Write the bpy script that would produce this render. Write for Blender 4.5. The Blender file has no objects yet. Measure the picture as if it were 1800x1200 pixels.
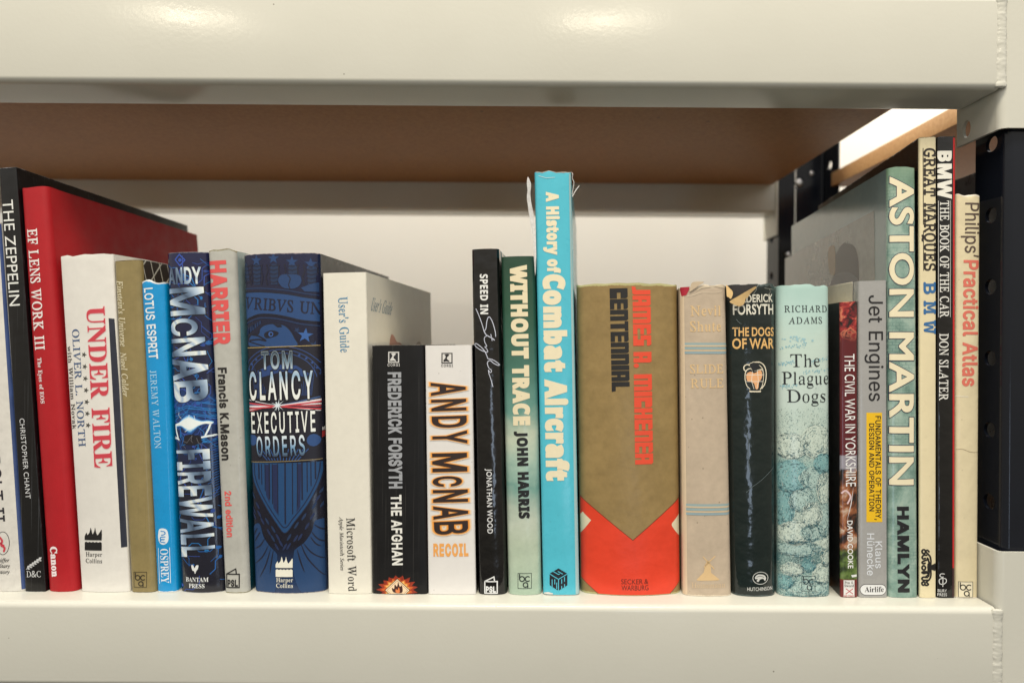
import bpy, bmesh, math, random
from mathutils import Vector, Matrix, noise
from mathutils.geometry import delaunay_2d_cdt

random.seed(7)
SC = bpy.context.scene
COL = SC.collection
R = math.radians

# ------------------------------------------------------------------ camera
ZC = 1.00            # height of the lens
F = 1112.0           # focal length in pixels of the 1800 px wide photograph
CX, CY = 920.0, 600.0
ROLL = R(0.40)
YS = 0.445           # distance of the book spines
YF = 0.428           # distance of the front faces of the beams
cam = bpy.data.cameras.new('camera')
cam.sensor_width = 36.0
cam.lens = F / 1800.0 * 36.0
cam.shift_x = (900.0 - CX) / 1800.0
cam.clip_start = 0.01
cam.clip_end = 50
cam.dof.use_dof = True
cam.dof.focus_distance = YS - 0.002
cam.dof.aperture_fstop = 4.5
camo = bpy.data.objects.new('camera', cam)
camo.location = (0, 0, ZC)
camo.rotation_euler = (R(90), -ROLL, 0)
COL.objects.link(camo)
SC.camera = camo

# ------------------------------------------------------------------ light
wd = bpy.data.worlds.new('World')
SC.world = wd
wd.use_nodes = True
bg = wd.node_tree.nodes['Background']
WARM = (1.0, 0.89, 0.685)
# a lit room: bright ceiling above, dim floor below
_t = wd.node_tree
_g = _t.nodes.new('ShaderNodeTexCoord')
_s = _t.nodes.new('ShaderNodeSeparateXYZ')
_r = _t.nodes.new('ShaderNodeValToRGB')
_m = _t.nodes.new('ShaderNodeMapRange')
_m.inputs['From Min'].default_value = -1.0
_t.links.new(_g.outputs['Generated'], _s.inputs[0])
_t.links.new(_s.outputs[2], _m.inputs['Value'])
_t.links.new(_m.outputs['Result'], _r.inputs[0])
for _e, (_p, _v) in zip([_r.color_ramp.elements[0], _r.color_ramp.elements[1], _r.color_ramp.elements.new(0.5)],
                        ((0.2, 0.02), (0.85, 1.0), (0.5, 0.32))):
    _e.position = _p
    _e.color = tuple(_v * c for c in WARM) + (1,)
_t.links.new(_r.outputs[0], bg.inputs['Color'])
bg.inputs['Strength'].default_value = 0.90

def area(name, loc, target, sx, sy, power, col=WARM):
    l = bpy.data.lights.new(name, 'AREA')
    l.shape = 'RECTANGLE'; l.size = sx; l.size_y = sy
    l.energy = power; l.color = col
    o = bpy.data.objects.new(name, l)
    o.location = loc
    d = Vector(target) - Vector(loc)
    o.rotation_euler = d.to_track_quat('-Z', 'Y').to_euler()
    COL.objects.link(o)
    return o

# two ceiling luminaires in the aisle behind the photographer, one over the gap at the wall
area('ceiling_lamp', (0.30, -1.50, ZC + 1.32), (0.1, 0.45, ZC), 0.32, 0.05, 2.0)
area('ceiling_lamp', (-1.27, -1.50, ZC + 1.32), (-0.3, 0.45, ZC), 0.32, 0.05, 2.0)
area('ceiling_lamp', (0.05, -0.22, ZC + 1.55), (0.05, 0.1, ZC), 0.9, 0.35, 18)  # overhead area light added to brighten the beam tops
area('wall_lamp', (0.15, 1.08, ZC + 0.85), (0.15, 1.22, ZC + 0.25), 1.8, 0.10, 9.6)
# cool area light added behind the camera for bluish glints on glossy spines
area('cool_glint_light', (0.48, -1.70, ZC - 0.45), (0.1, 0.45, ZC - 0.1), 0.22, 0.55, 1.1, (0.66, 0.80, 1.0))

SC.view_settings.view_transform = 'Standard'
SC.view_settings.look = 'None'
SC.view_settings.exposure = 0.82
SC.view_settings.gamma = 1.0
SC.view_settings.use_curve_mapping = False
SC.render.engine = 'CYCLES'
SC.cycles.max_bounces = 8
SC.cycles.use_denoising = True

# ------------------------------------------------------------------ colours and materials
WHITE = (240, 231, 213)          # how a white sheet reads in the photograph

def lin1(c):
    c = c / 255.0
    return c / 12.92 if c <= 0.04045 else ((c + 0.055) / 1.055) ** 2.4

WL = [lin1(c) for c in WHITE]

def C(r, g, b):
    """seen colour under this warm light -> the surface's own colour"""
    return tuple(max(0.004, min(0.9, lin1(v) / w * 0.80)) for v, w in zip((r, g, b), WL)) + (1.0,)

def newmat(name):
    m = bpy.data.materials.new(name)
    m.use_nodes = True
    nt = m.node_tree
    return m, nt, nt.nodes['Principled BSDF']

def N(nt, t, **kw):
    n = nt.nodes.new(t)
    for k, v in kw.items():
        setattr(n, k, v)
    return n

def L(nt, a, b):
    nt.links.new(a, b)

def noise_node(nt, coord, scale, detail=4.0, rough=0.55, dist=0.0):
    n = N(nt, 'ShaderNodeTexNoise')
    n.inputs['Scale'].default_value = scale
    n.inputs['Detail'].default_value = detail
    n.inputs['Roughness'].default_value = rough
    n.inputs['Distortion'].default_value = dist
    L(nt, coord, n.inputs['Vector'])
    return n.outputs['Fac']

def maprange(nt, v, a, b, c=0.0, d=1.0):
    n = N(nt, 'ShaderNodeMapRange')
    n.clamp = True
    L(nt, v, n.inputs['Value'])
    for i, x in zip(('From Min', 'From Max', 'To Min', 'To Max'), (a, b, c, d)):
        n.inputs[i].default_value = x
    return n.outputs['Result']

def math2(nt, op, a, b):
    n = N(nt, 'ShaderNodeMath', operation=op)
    for i, x in enumerate((a, b)):
        if isinstance(x, (int, float)):
            n.inputs[i].default_value = x
        else:
            L(nt, x, n.inputs[i])
    return n.outputs[0]

def mixc(nt, fac, a, b, mode='MIX'):
    n = N(nt, 'ShaderNodeMix', data_type='RGBA', blend_type=mode)
    for s, x in ((n.inputs[0], fac), (n.inputs[6], a), (n.inputs[7], b)):
        if isinstance(x, (int, float)):
            s.default_value = x
        elif isinstance(x, tuple):
            s.default_value = x
        else:
            L(nt, x, s)
    return n.outputs[2]

def ramp(nt, v, stops):
    n = N(nt, 'ShaderNodeValToRGB')
    e = n.color_ramp.elements
    while len(e) < len(stops):
        e.new(0.5)
    for el, (p, c) in zip(e, stops):
        el.position = p
        el.color = c
    L(nt, v, n.inputs[0])
    return n.outputs[0]

def bump(nt, h, strength, dist):
    n = N(nt, 'ShaderNodeBump')
    n.inputs['Strength'].default_value = strength
    n.inputs['Distance'].default_value = dist
    L(nt, h, n.inputs['Height'])
    return n.outputs['Normal']

def obj_coord(nt):
    return N(nt, 'ShaderNodeTexCoord').outputs['Object']

def simple(name, col, rough=0.5, metal=0.0, mott=0.05, scale=80.0, bumps=0.0, bscale=600.0, coat=0.0, spec=0.5):
    m, nt, p = newmat(name)
    co = obj_coord(nt)
    f = noise_node(nt, co, scale)
    c = mixc(nt, f, tuple(x * (1 - mott) for x in col[:3]) + (1,), tuple(min(1, x * (1 + mott)) for x in col[:3]) + (1,))
    L(nt, c, p.inputs['Base Color'])
    rv = maprange(nt, noise_node(nt, co, scale * 2.3), 0.3, 0.7, rough * 0.85, min(1, rough * 1.15))
    L(nt, rv, p.inputs['Roughness'])
    p.inputs['Metallic'].default_value = metal
    p.inputs['Coat Weight'].default_value = coat
    p.inputs['Coat Roughness'].default_value = 0.12
    p.inputs['Specular IOR Level'].default_value = spec
    if bumps:
        L(nt, bump(nt, noise_node(nt, co, bscale, 3), bumps, 0.0006), p.inputs['Normal'])
    return m

INKS = {}
def ink_mat(col, rough=0.45, metal=0.0, coat=0.0):
    """printing ink; the same colour is shared"""
    k = (col, rough, metal, coat)
    if k not in INKS:
        m = simple('printing_ink', C(*col), rough, metal, 0.05, 300.0, coat=coat)
        INKS[k] = m
    return INKS[k]

def cover_mat(name, col, rough=0.38, coat=0.0, mott=0.05, wear=0.0, wear_h=0.006, wear_col=(225, 212, 185), crinkle=0.15,
              side_wear=0.0, cloth=0.0, stops=None, cloud=None, streak=0.0, coat_r=0.14, dirt=0.0):
    """printed paper or cloth over a cover: UV v runs up the spine, u across it"""
    m, nt, p = newmat(name)
    tc = N(nt, 'ShaderNodeTexCoord')
    co = tc.outputs['Object']
    sep = N(nt, 'ShaderNodeSeparateXYZ')
    L(nt, tc.outputs['UV'], sep.inputs[0])
    u, v = sep.outputs[0], sep.outputs[1]
    if stops:
        vv = v
        if cloud:
            nn = noise_node(nt, co, cloud[0], 5, 0.6)
            vv = math2(nt, 'ADD', v, math2(nt, 'MULTIPLY', math2(nt, 'SUBTRACT', nn, 0.5), cloud[1]))
        base = ramp(nt, vv, [(a, C(*c)) for a, c in stops])
    else:
        base = C(*col)
    f = noise_node(nt, co, 45.0, 6, 0.62)
    f2 = noise_node(nt, co, 210.0, 4, 0.6)
    k = math2(nt, 'ADD', maprange(nt, f, 0.3, 0.7, 1 - mott * 2.2, 1 + mott), maprange(nt, f2, 0.3, 0.7, -mott, mott))
    base = mixc(nt, 1.0, base, k, 'MULTIPLY')
    if dirt:
        vd = N(nt, 'ShaderNodeTexVoronoi'); vd.inputs['Scale'].default_value = 130
        L(nt, co, vd.inputs['Vector'])
        spot = maprange(nt, vd.outputs['Distance'], 0.05, 0.09, dirt, 0.0)
        base = mixc(nt, spot, base, (0.06, 0.045, 0.03, 1))
    if streak:
        mp = N(nt, 'ShaderNodeMapping'); mp.inputs['Scale'].default_value = (900, 900, 9)
        L(nt, co, mp.inputs[0])
        s = noise_node(nt, mp.outputs[0], 1.0, 3)
        base = mixc(nt, maprange(nt, s, 0.62, 0.8, 0.0, streak), base, C(*wear_col))
    if wear or side_wear:
        n1 = noise_node(nt, co, 420.0, 5, 0.65)
        n2 = noise_node(nt, co, 70.0, 3, 0.5)
        nn = math2(nt, 'ADD', math2(nt, 'MULTIPLY', n1, 0.6), math2(nt, 'MULTIPLY', n2, 0.4))
        top = maprange(nt, v, 1.0 - wear_h, 1.0, 0.0, 1.0)
        bot = maprange(nt, v, wear_h * 0.6, 0.0, 0.0, 1.0)
        e = math2(nt, 'MULTIPLY', math2(nt, 'MAXIMUM', top, bot), wear)
        if side_wear:
            du = math2(nt, 'ABSOLUTE', math2(nt, 'SUBTRACT', math2(nt, 'ABSOLUTE', math2(nt, 'SUBTRACT', u, 0.5), 0.0), 0.5), 0.0)
            se = maprange(nt, du, 0.045, 0.0, 0.0, side_wear)
            e = math2(nt, 'MAXIMUM', e, se)
        k = maprange(nt, math2(nt, 'ADD', e, nn), 1.02, 1.12, 0.0, 1.0)
        base = mixc(nt, k, base, C(*wear_col))
    L(nt, base, p.inputs['Base Color'])
    rr = maprange(nt, noise_node(nt, co, 90.0, 4), 0.3, 0.7, rough * 0.8, min(1, rough * 1.2))
    L(nt, rr, p.inputs['Roughness'])
    p.inputs['Coat Weight'].default_value = coat
    p.inputs['Coat Roughness'].default_value = coat_r
    p.inputs['Specular IOR Level'].default_value = 0.32
    h = noise_node(nt, co, 55.0, 3, 0.5)
    nrm = bump(nt, h, crinkle, 0.0016)
    if cloth:
        wv = noise_node(nt, co, 1900.0, 2, 0.5)
        b2 = N(nt, 'ShaderNodeBump'); b2.inputs['Strength'].default_value = cloth; b2.inputs['Distance'].default_value = 0.0003
        L(nt, wv, b2.inputs['Height']); L(nt, nrm, b2.inputs['Normal'])
        nrm = b2.outputs['Normal']
    L(nt, nrm, p.inputs['Normal'])
    if coat:
        L(nt, nrm, p.inputs['Coat Normal'])
    return m

# ------------------------------------------------------------------ pixel rays -> points where things stand
CR, SR = math.cos(ROLL), math.sin(ROLL)

def ray(px, py):
    dx, dy = px - CX, CY - py
    return (dx * CR - dy * SR, dx * SR + dy * CR)

def W(px, py, Y=YS):
    wx, wz = ray(px, py)
    return Vector((wx * Y / F, Y, ZC + wz * Y / F))

# ------------------------------------------------------------------ object helpers
def tag(o, label=None, cat=None, group=None, kind=None):
    if label: o['label'] = label
    if cat: o['category'] = cat
    if group: o['group'] = group
    if kind: o['kind'] = kind
    return o

def empty(name, loc=(0, 0, 0)):
    o = bpy.data.objects.new(name, None)
    o.empty_display_size = 0.02
    o.location = loc
    COL.objects.link(o)
    return o

def mesh_obj(name, bm, mats, parent=None, smooth=True, origin=None):
    me = bpy.data.meshes.new(name)
    if origin is not None:
        bmesh.ops.translate(bm, verts=bm.verts, vec=-Vector(origin))
    bm.to_mesh(me)
    bm.free()
    if smooth:
        for p in me.polygons:
            p.use_smooth = True
    for m in (mats if isinstance(mats, (list, tuple)) else [mats]):
        me.materials.append(m)
    o = bpy.data.objects.new(name, me)
    COL.objects.link(o)
    if parent is not None:
        o.parent = parent
    return o

def add_box(bm, x0, x1, y0, y1, z0, z1, bevel=0.0, seg=2, mi=0):
    r = bmesh.ops.create_cube(bm, size=1.0)
    vs = r['verts']
    for v in vs:
        v.co = Vector(((x0 + x1) / 2 + v.co.x * (x1 - x0), (y0 + y1) / 2 + v.co.y * (y1 - y0), (z0 + z1) / 2 + v.co.z * (z1 - z0)))
    if bevel:
        es = list({e for v in vs for e in v.link_edges})
        bmesh.ops.bevel(bm, geom=es, offset=bevel, segments=seg, profile=0.5, affect='EDGES')

def sharp_by_angle(o, ang=35):
    me = o.data
    bm = bmesh.new(); bm.from_mesh(me)
    for e in bm.edges:
        if len(e.link_faces) == 2:
            e.smooth = e.calc_face_angle(0) < R(ang)
    bm.to_mesh(me); bm.free()

def signed_area(c):
    return 0.5 * sum(c[i - 1][0] * c[i][1] - c[i][0] * c[i - 1][1] for i in range(len(c)))

def pos(c):
    return list(c) if signed_area(c) > 0 else list(reversed(c))

def neg(c):
    return list(reversed(pos(c)))

def fill(contours, eps=1e-4):
    """triangulate the area the contours wind round (holes wind the other way)"""
    vs, es = [], []
    for c in contours:
        n0 = len(vs)
        vs += [Vector((p[0], p[1])) for p in c]
        es += [(n0 + i, n0 + (i + 1) % len(c)) for i in range(len(c))]
    r = delaunay_2d_cdt(vs, es, [], 0, eps)
    V, faces = r[0], r[2]
    segs = []
    for c in contours:
        for i in range(len(c)):
            a, b = c[i - 1], c[i]
            if a[1] != b[1]:
                segs.append((a[0], a[1], b[0], b[1]))
    out = []
    for f in faces:
        x = sum(V[i].x for i in f) / len(f); y = sum(V[i].y for i in f) / len(f)
        w = 0
        for ax, ay, bx, by in segs:
            if ay <= y < by:
                if ax + (y - ay) / (by - ay) * (bx - ax) > x: w += 1
            elif by <= y < ay:
                if ax + (y - ay) / (by - ay) * (bx - ax) > x: w -= 1
        if w > 0:
            out.append(tuple(f))
    return [(v.x, v.y) for v in V], out

def plate(bm, contours, to3d, thick):
    """solid sheet from 2D contours (with holes); to3d maps (a,b,depth)"""
    V, Fs = fill(contours, 1e-7)
    b2 = bmesh.new()
    vv = [b2.verts.new((x, y, 0)) for x, y in V]
    for f in Fs:
        try: b2.faces.new([vv[i] for i in f])
        except ValueError: pass
    bmesh.ops.delete(b2, geom=[v for v in b2.verts if not v.link_faces], context='VERTS')
    r = bmesh.ops.extrude_face_region(b2, geom=b2.faces[:])
    for g in r['geom']:
        if isinstance(g, bmesh.types.BMVert): g.co.z = thick
    for v in b2.verts:
        v.co = Vector(to3d(v.co.x, v.co.y, v.co.z))
    bmesh.ops.recalc_face_normals(b2, faces=b2.faces[:])
    me = bpy.data.meshes.new('tmp'); b2.to_mesh(me); b2.free()
    bm.from_mesh(me); bpy.data.meshes.remove(me)

def circle(cx, cy, r, n=20, ry=None):
    ry = r if ry is None else ry
    return [(cx + r * math.cos(2 * math.pi * i / n), cy + ry * math.sin(2 * math.pi * i / n)) for i in range(n)]

# ------------------------------------------------------------------ the setting: wall behind
m_wall = simple('painted_wall', C(238, 230, 212), 0.8, mott=0.02, scale=6)
bm = bmesh.new()
add_box(bm, -3.2, 3.2, 1.22, 1.30, 0.0, 2.7)
tag(mesh_obj('wall', bm, m_wall, smooth=False), kind='structure')

# ------------------------------------------------------------------ the steel shelving unit
def steel_mat():
    m, nt, p = newmat('beige_enamel')
    co = obj_coord(nt)
    f = noise_node(nt, co, 14, 5)
    c = mixc(nt, f, C(204, 196, 173), C(212, 204, 181))
    spk = N(nt, 'ShaderNodeTexVoronoi'); spk.inputs['Scale'].default_value = 42
    L(nt, co, spk.inputs['Vector'])
    c = mixc(nt, maprange(nt, spk.outputs['Distance'], 0.016, 0.030, 0.75, 0.0), c, (0.12, 0.10, 0.08, 1))
    mp = N(nt, 'ShaderNodeMapping'); mp.inputs['Scale'].default_value = (5, 40, 40)
    L(nt, co, mp.inputs[0])
    sm = noise_node(nt, mp.outputs[0], 3.0, 5, 0.7)
    c = mixc(nt, maprange(nt, sm, 0.5, 0.95, 0.0, 0.10), c, C(196, 186, 165))
    L(nt, c, p.inputs['Base Color'])
    L(nt, maprange(nt, noise_node(nt, co, 30, 5), 0.3, 0.75, 0.13, 0.20), p.inputs['Roughness'])
    p.inputs['Specular IOR Level'].default_value = 0.28
    h1 = noise_node(nt, co, 330, 3, 0.5)
    h2 = noise_node(nt, co, 9, 3, 0.5)
    b = bump(nt, h1, 0.07, 0.0007)
    n2 = N(nt, 'ShaderNodeBump'); n2.inputs['Strength'].default_value = 0.08; n2.inputs['Distance'].default_value = 0.004
    L(nt, h2, n2.inputs['Height']); L(nt, b, n2.inputs['Normal'])
    L(nt, n2.outputs['Normal'], p.inputs['Normal'])
    return m

m_steel = steel_mat()
m_navy = simple('navy_enamel', (0.007, 0.009, 0.015, 1), 0.14, mott=0.15, scale=40, bumps=0.06, bscale=500, spec=0.3)
m_bolt = simple('zinc_bolt', (0.55, 0.55, 0.56, 1), 0.3, metal=1.0)

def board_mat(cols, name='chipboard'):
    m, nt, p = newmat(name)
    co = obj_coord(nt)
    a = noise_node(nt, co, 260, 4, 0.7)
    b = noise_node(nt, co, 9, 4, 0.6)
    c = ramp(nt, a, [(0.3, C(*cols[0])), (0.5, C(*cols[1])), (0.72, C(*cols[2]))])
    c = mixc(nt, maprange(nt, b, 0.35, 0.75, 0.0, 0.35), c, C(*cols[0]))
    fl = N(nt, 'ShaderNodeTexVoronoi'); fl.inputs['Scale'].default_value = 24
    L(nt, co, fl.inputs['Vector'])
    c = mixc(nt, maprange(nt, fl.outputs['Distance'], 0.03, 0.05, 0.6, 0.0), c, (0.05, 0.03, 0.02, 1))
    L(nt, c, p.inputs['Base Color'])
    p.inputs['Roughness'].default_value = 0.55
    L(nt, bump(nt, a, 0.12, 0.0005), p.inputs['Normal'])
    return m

m_board = board_mat(((140, 90, 42), (156, 104, 50), (168, 116, 60)))  # face colour darkened for the shade under the boards
m_lit_cut = board_mat(((190, 138, 86), (208, 158, 102), (222, 178, 124)), 'chipboard_lit_cut_edge')  # sawn edges, made lighter for the front light put into their colour
unit = empty('shelving_unit', (-0.3, 0.655, 0.0))
tag(unit, 'beige steel shelving unit with dark blue posts and chipboard shelves holding all the books', 'shelving')
UO = (-0.3, 0.655, 0.0)
def upart(name, bm, mat, parent=None, smooth=True, ang=35):
    o = mesh_obj(name, bm, mat, parent or unit, smooth, origin=UO)
    if smooth: sharp_by_angle(o, ang)
    return o

ZB = ZC - 0.1783        # what the books stand on

def arc(cx, cy, r, a0, a1, n=7):
    return [(cx + r * math.cos(R(a0 + (a1 - a0) * i / n)), cy + r * math.sin(R(a0 + (a1 - a0) * i / n))) for i in range(n + 1)]

def beam(bm, x0, x1, y0, y1, z0, z1, r=0.0042):
    pr = (arc(y0 + r, z0 + r, r, 180, 270) + arc(y1 - r, z0 + r, r, 270, 360) +
          arc(y1 - r, z1 - r, r, 0, 90) + arc(y0 + r, z1 - r, r, 90, 180))
    nx = 24
    rings = [[bm.verts.new((x0 + (x1 - x0) * i / nx, a, b)) for a, b in pr] for i in range(nx + 1)]
    n = len(pr)
    for i in range(nx):
        for j in range(n):
            bm.faces.new((rings[i][j], rings[i + 1][j], rings[i + 1][(j + 1) % n], rings[i][(j + 1) % n]))
    bm.faces.new(rings[0]); bm.faces.new(list(reversed(rings[-1])))
    bmesh.ops.recalc_face_normals(bm, faces=bm.faces[:])

def weld(bm, x, y, z0, z1, r=0.0030, seed=0):
    """rough bead of weld up the end of the beam"""
    nz, na = 110, 18
    rings = []
    for i in range(nz + 1):
        t = i / nz
        z = z0 + (z1 - z0) * t
        end = max(0.0, 1 - min(t, 1 - t) / 0.07)
        rr = r * (0.95 + 0.14 * noise.noise((z * 260, seed, 0)) + 0.35 * end * (1 - end) * 4 * 0.5)
        if i in (0, nz): rr *= 0.3
        ring = []
        for j in range(na):
            a = 2 * math.pi * j / na
            q = rr * (1 + 0.13 * noise.noise((math.cos(a) * 2, math.sin(a) * 2, z * 520 + seed)) + 0.08 * noise.noise((math.cos(a) * 5, math.sin(a) * 5, z * 1400 + seed)))
            ring.append(bm.verts.new((x + 1.15 * q * math.cos(a), y + 0.48 * q * math.sin(a), z)))
        rings.append(ring)
    for i in range(nz):
        for j in range(na):
            bm.faces.new((rings[i][j], rings[i][(j + 1) % na], rings[i + 1][(j + 1) % na], rings[i + 1][j]))
    bm.faces.new(list(reversed(rings[0]))); bm.faces.new(rings[-1])

def bracket(bm, xi, yf, yb, z0, z1, xr, hole_z, front=True):
    """angle plate at a beam end: inner flange (with a slot) and front flange"""
    t = 0.0022
    r = 0.005
    s = 1 if front else -1
    slot = neg(circle((yb - yf) * 0.72 + 0.002, hole_z, 0.0042, 18, 0.0062))
    plate(bm, [pos([(r, z0), (abs(yb - yf), z0), (abs(yb - yf), z1), (r, z1)]), [(abs(a), b) for a, b in slot]],
          lambda a, b, d: (xi + d, yf + s * a, b), t)
    o = arc(r, r, r, 180, 270, 6)
    i = arc(r, r, r - t, 270, 180, 6)
    prof = o + [(xr - xi, 0.0), (xr - xi, t)] + i
    lo = [bm.verts.new((xi + a, yf + s * b, z0)) for a, b in prof]
    hi = [bm.verts.new((xi + a, yf + s * b, z1)) for a, b in prof]
    n = len(prof)
    fs = [bm.faces.new((lo[k], lo[(k + 1) % n], hi[(k + 1) % n], hi[k])) for k in range(n)]
    fs += [bm.faces.new(lo), bm.faces.new(hi)]
    bmesh.ops.recalc_face_normals(bm, faces=fs)

XB = 0.3215
for nm, z0, z1, bz0, bz1, hz, sd in (('front_beam', ZC + 0.1732, ZC + 0.2360, ZC + 0.1470, ZC + 0.275, ZC + 0.1575, 1.3),
                                     ('front_beam', ZB - 0.0570, ZB, ZB - 0.085, ZC - 0.1405, ZC - 0.150, 4.1)):
    bm = bmesh.new(); beam(bm, -0.95, XB, YF, YF + 0.042, z0, z1)
    fb = upart(nm, bm, m_steel)
    bm = bmesh.new(); bracket(bm, 0.3230, YF + 0.0008, 0.473, bz0, bz1, 0.372, hz)
    upart('end_bracket', bm, m_steel, fb)
    bm = bmesh.new(); weld(bm, 0.3222, YF + 0.0006, z0 + 0.0006, z1 - 0.0004, 0.0031, sd)
    upart('weld_bead', bm, m_steel, fb, ang=80)

for nm, z0, z1, bz0, bz1 in (('rear_beam', ZC + 0.1732, ZC + 0.2300, ZC + 0.143, ZC + 0.275),
                             ('rear_beam', ZB - 0.0570, ZB, ZB - 0.085, ZC - 0.1405)):
    bm = bmesh.new(); beam(bm, -0.95, 0.3335, 0.840, 0.882, z0, z1)
    rb = upart(nm, bm, m_steel)
    bm = bmesh.new(); bracket(bm, 0.3338, 0.8865, 0.838, bz0, bz1, 0.372, bz0 + 0.014, front=False)
    upart('end_bracket', bm, m_steel, rb)

def hit_x(px, py, x):
    wx, wz = ray(px, py)
    Y = x * F / wx
    return Y, ZC + wz * Y / F

def post(bm, xf, sx, yf, sy, depth, width, holes):
    """slotted angle post: sx, sy say which way the flanges run"""
    t, r = 0.0024, 0.005
    z0, z1 = 0.0, 2.05
    hs = [neg(circle(abs(y - yf), z, 0.0056, 20)) for y, z in holes]
    plate(bm, [pos([(r, z0), (depth, z0), (depth, z1), (r, z1)])] + hs, lambda a, b, d: (xf + sx * d, yf + sy * a, b), t)
    prof = arc(r, r, r, 180, 270, 6) + [(width, 0.0), (width, t)] + arc(r, r, r - t, 270, 180, 6)
    lo = [bm.verts.new((xf + sx * a, yf + sy * b, z0)) for a, b in prof]
    hi = [bm.verts.new((xf + sx * a, yf + sy * b, z1)) for a, b in prof]
    n = len(prof)
    fs = [bm.faces.new((lo[k], lo[(k + 1) % n], hi[(k + 1) % n], hi[k])) for k in range(n)] + [bm.faces.new(lo), bm.faces.new(hi)]
    bmesh.ops.recalc_face_normals(bm, faces=fs)

y0, z0 = hit_x(1743, 253, 0.330)
hz = [(y0, z0 - 0.0505 * k) for k in range(-7, 14)]
bm = bmesh.new(); post(bm, 0.330, 1, 0.4330, 1, 0.0300, 0.0395, hz)
upart('upright_post', bm, m_navy)
bm = bmesh.new(); post(bm, 0.4095, -1, 0.4330, 1, 0.0300, 0.0390, hz)
upart('upright_post', bm, m_navy)
hr = [(0.862, z0 - 0.0505 * k) for k in range(-7, 14)]
bm = bmesh.new(); post(bm, 0.3375, 1, 0.8835, -1, 0.044, 0.0395, hr)
rp = upart('upright_post', bm, m_navy)
bm = bmesh.new(); post(bm, 0.4180, -1, 0.8835, -1, 0.044, 0.0395, hr)
upart('upright_post', bm, m_navy)

def bolt(px, py, Y, r=0.0055, parent=None):
    p = W(px, py, Y)
    bm = bmesh.new()
    bmesh.ops.create_uvsphere(bm, u_segments=16, v_segments=8, radius=r)
    for v in bm.verts:
        v.co = Vector((v.co.x, v.co.y * 0.55, v.co.z)) + p
    upart('bolt', bm, m_bolt, parent)
bolt(1405, 322, 0.8805, 0.0062, rp)
bolt(1386, 449, 0.8805, 0.0050, rp)
bolt(1427, 305, 0.8805, 0.0036, rp)

for x0, x1, y0, y1, zt in ((-0.95, 0.3285, 0.4305, 0.8795, ZC + 0.72), (-0.95, 0.3285, 0.4705, 0.8395, ZC + 0.2285), (-0.95, 0.3285, 0.4705, 0.8395, ZB - 0.0002),  # topmost board is unseen, added to keep the overhead light off the wall
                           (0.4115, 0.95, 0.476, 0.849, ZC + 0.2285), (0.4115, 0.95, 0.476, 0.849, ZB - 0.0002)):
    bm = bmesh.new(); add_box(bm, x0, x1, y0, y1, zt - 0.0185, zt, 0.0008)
    ob = upart('shelf_board', bm, [m_board, m_lit_cut])
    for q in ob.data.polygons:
        q.material_index = 1 if abs(q.normal.z) < 0.5 else 0

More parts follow.
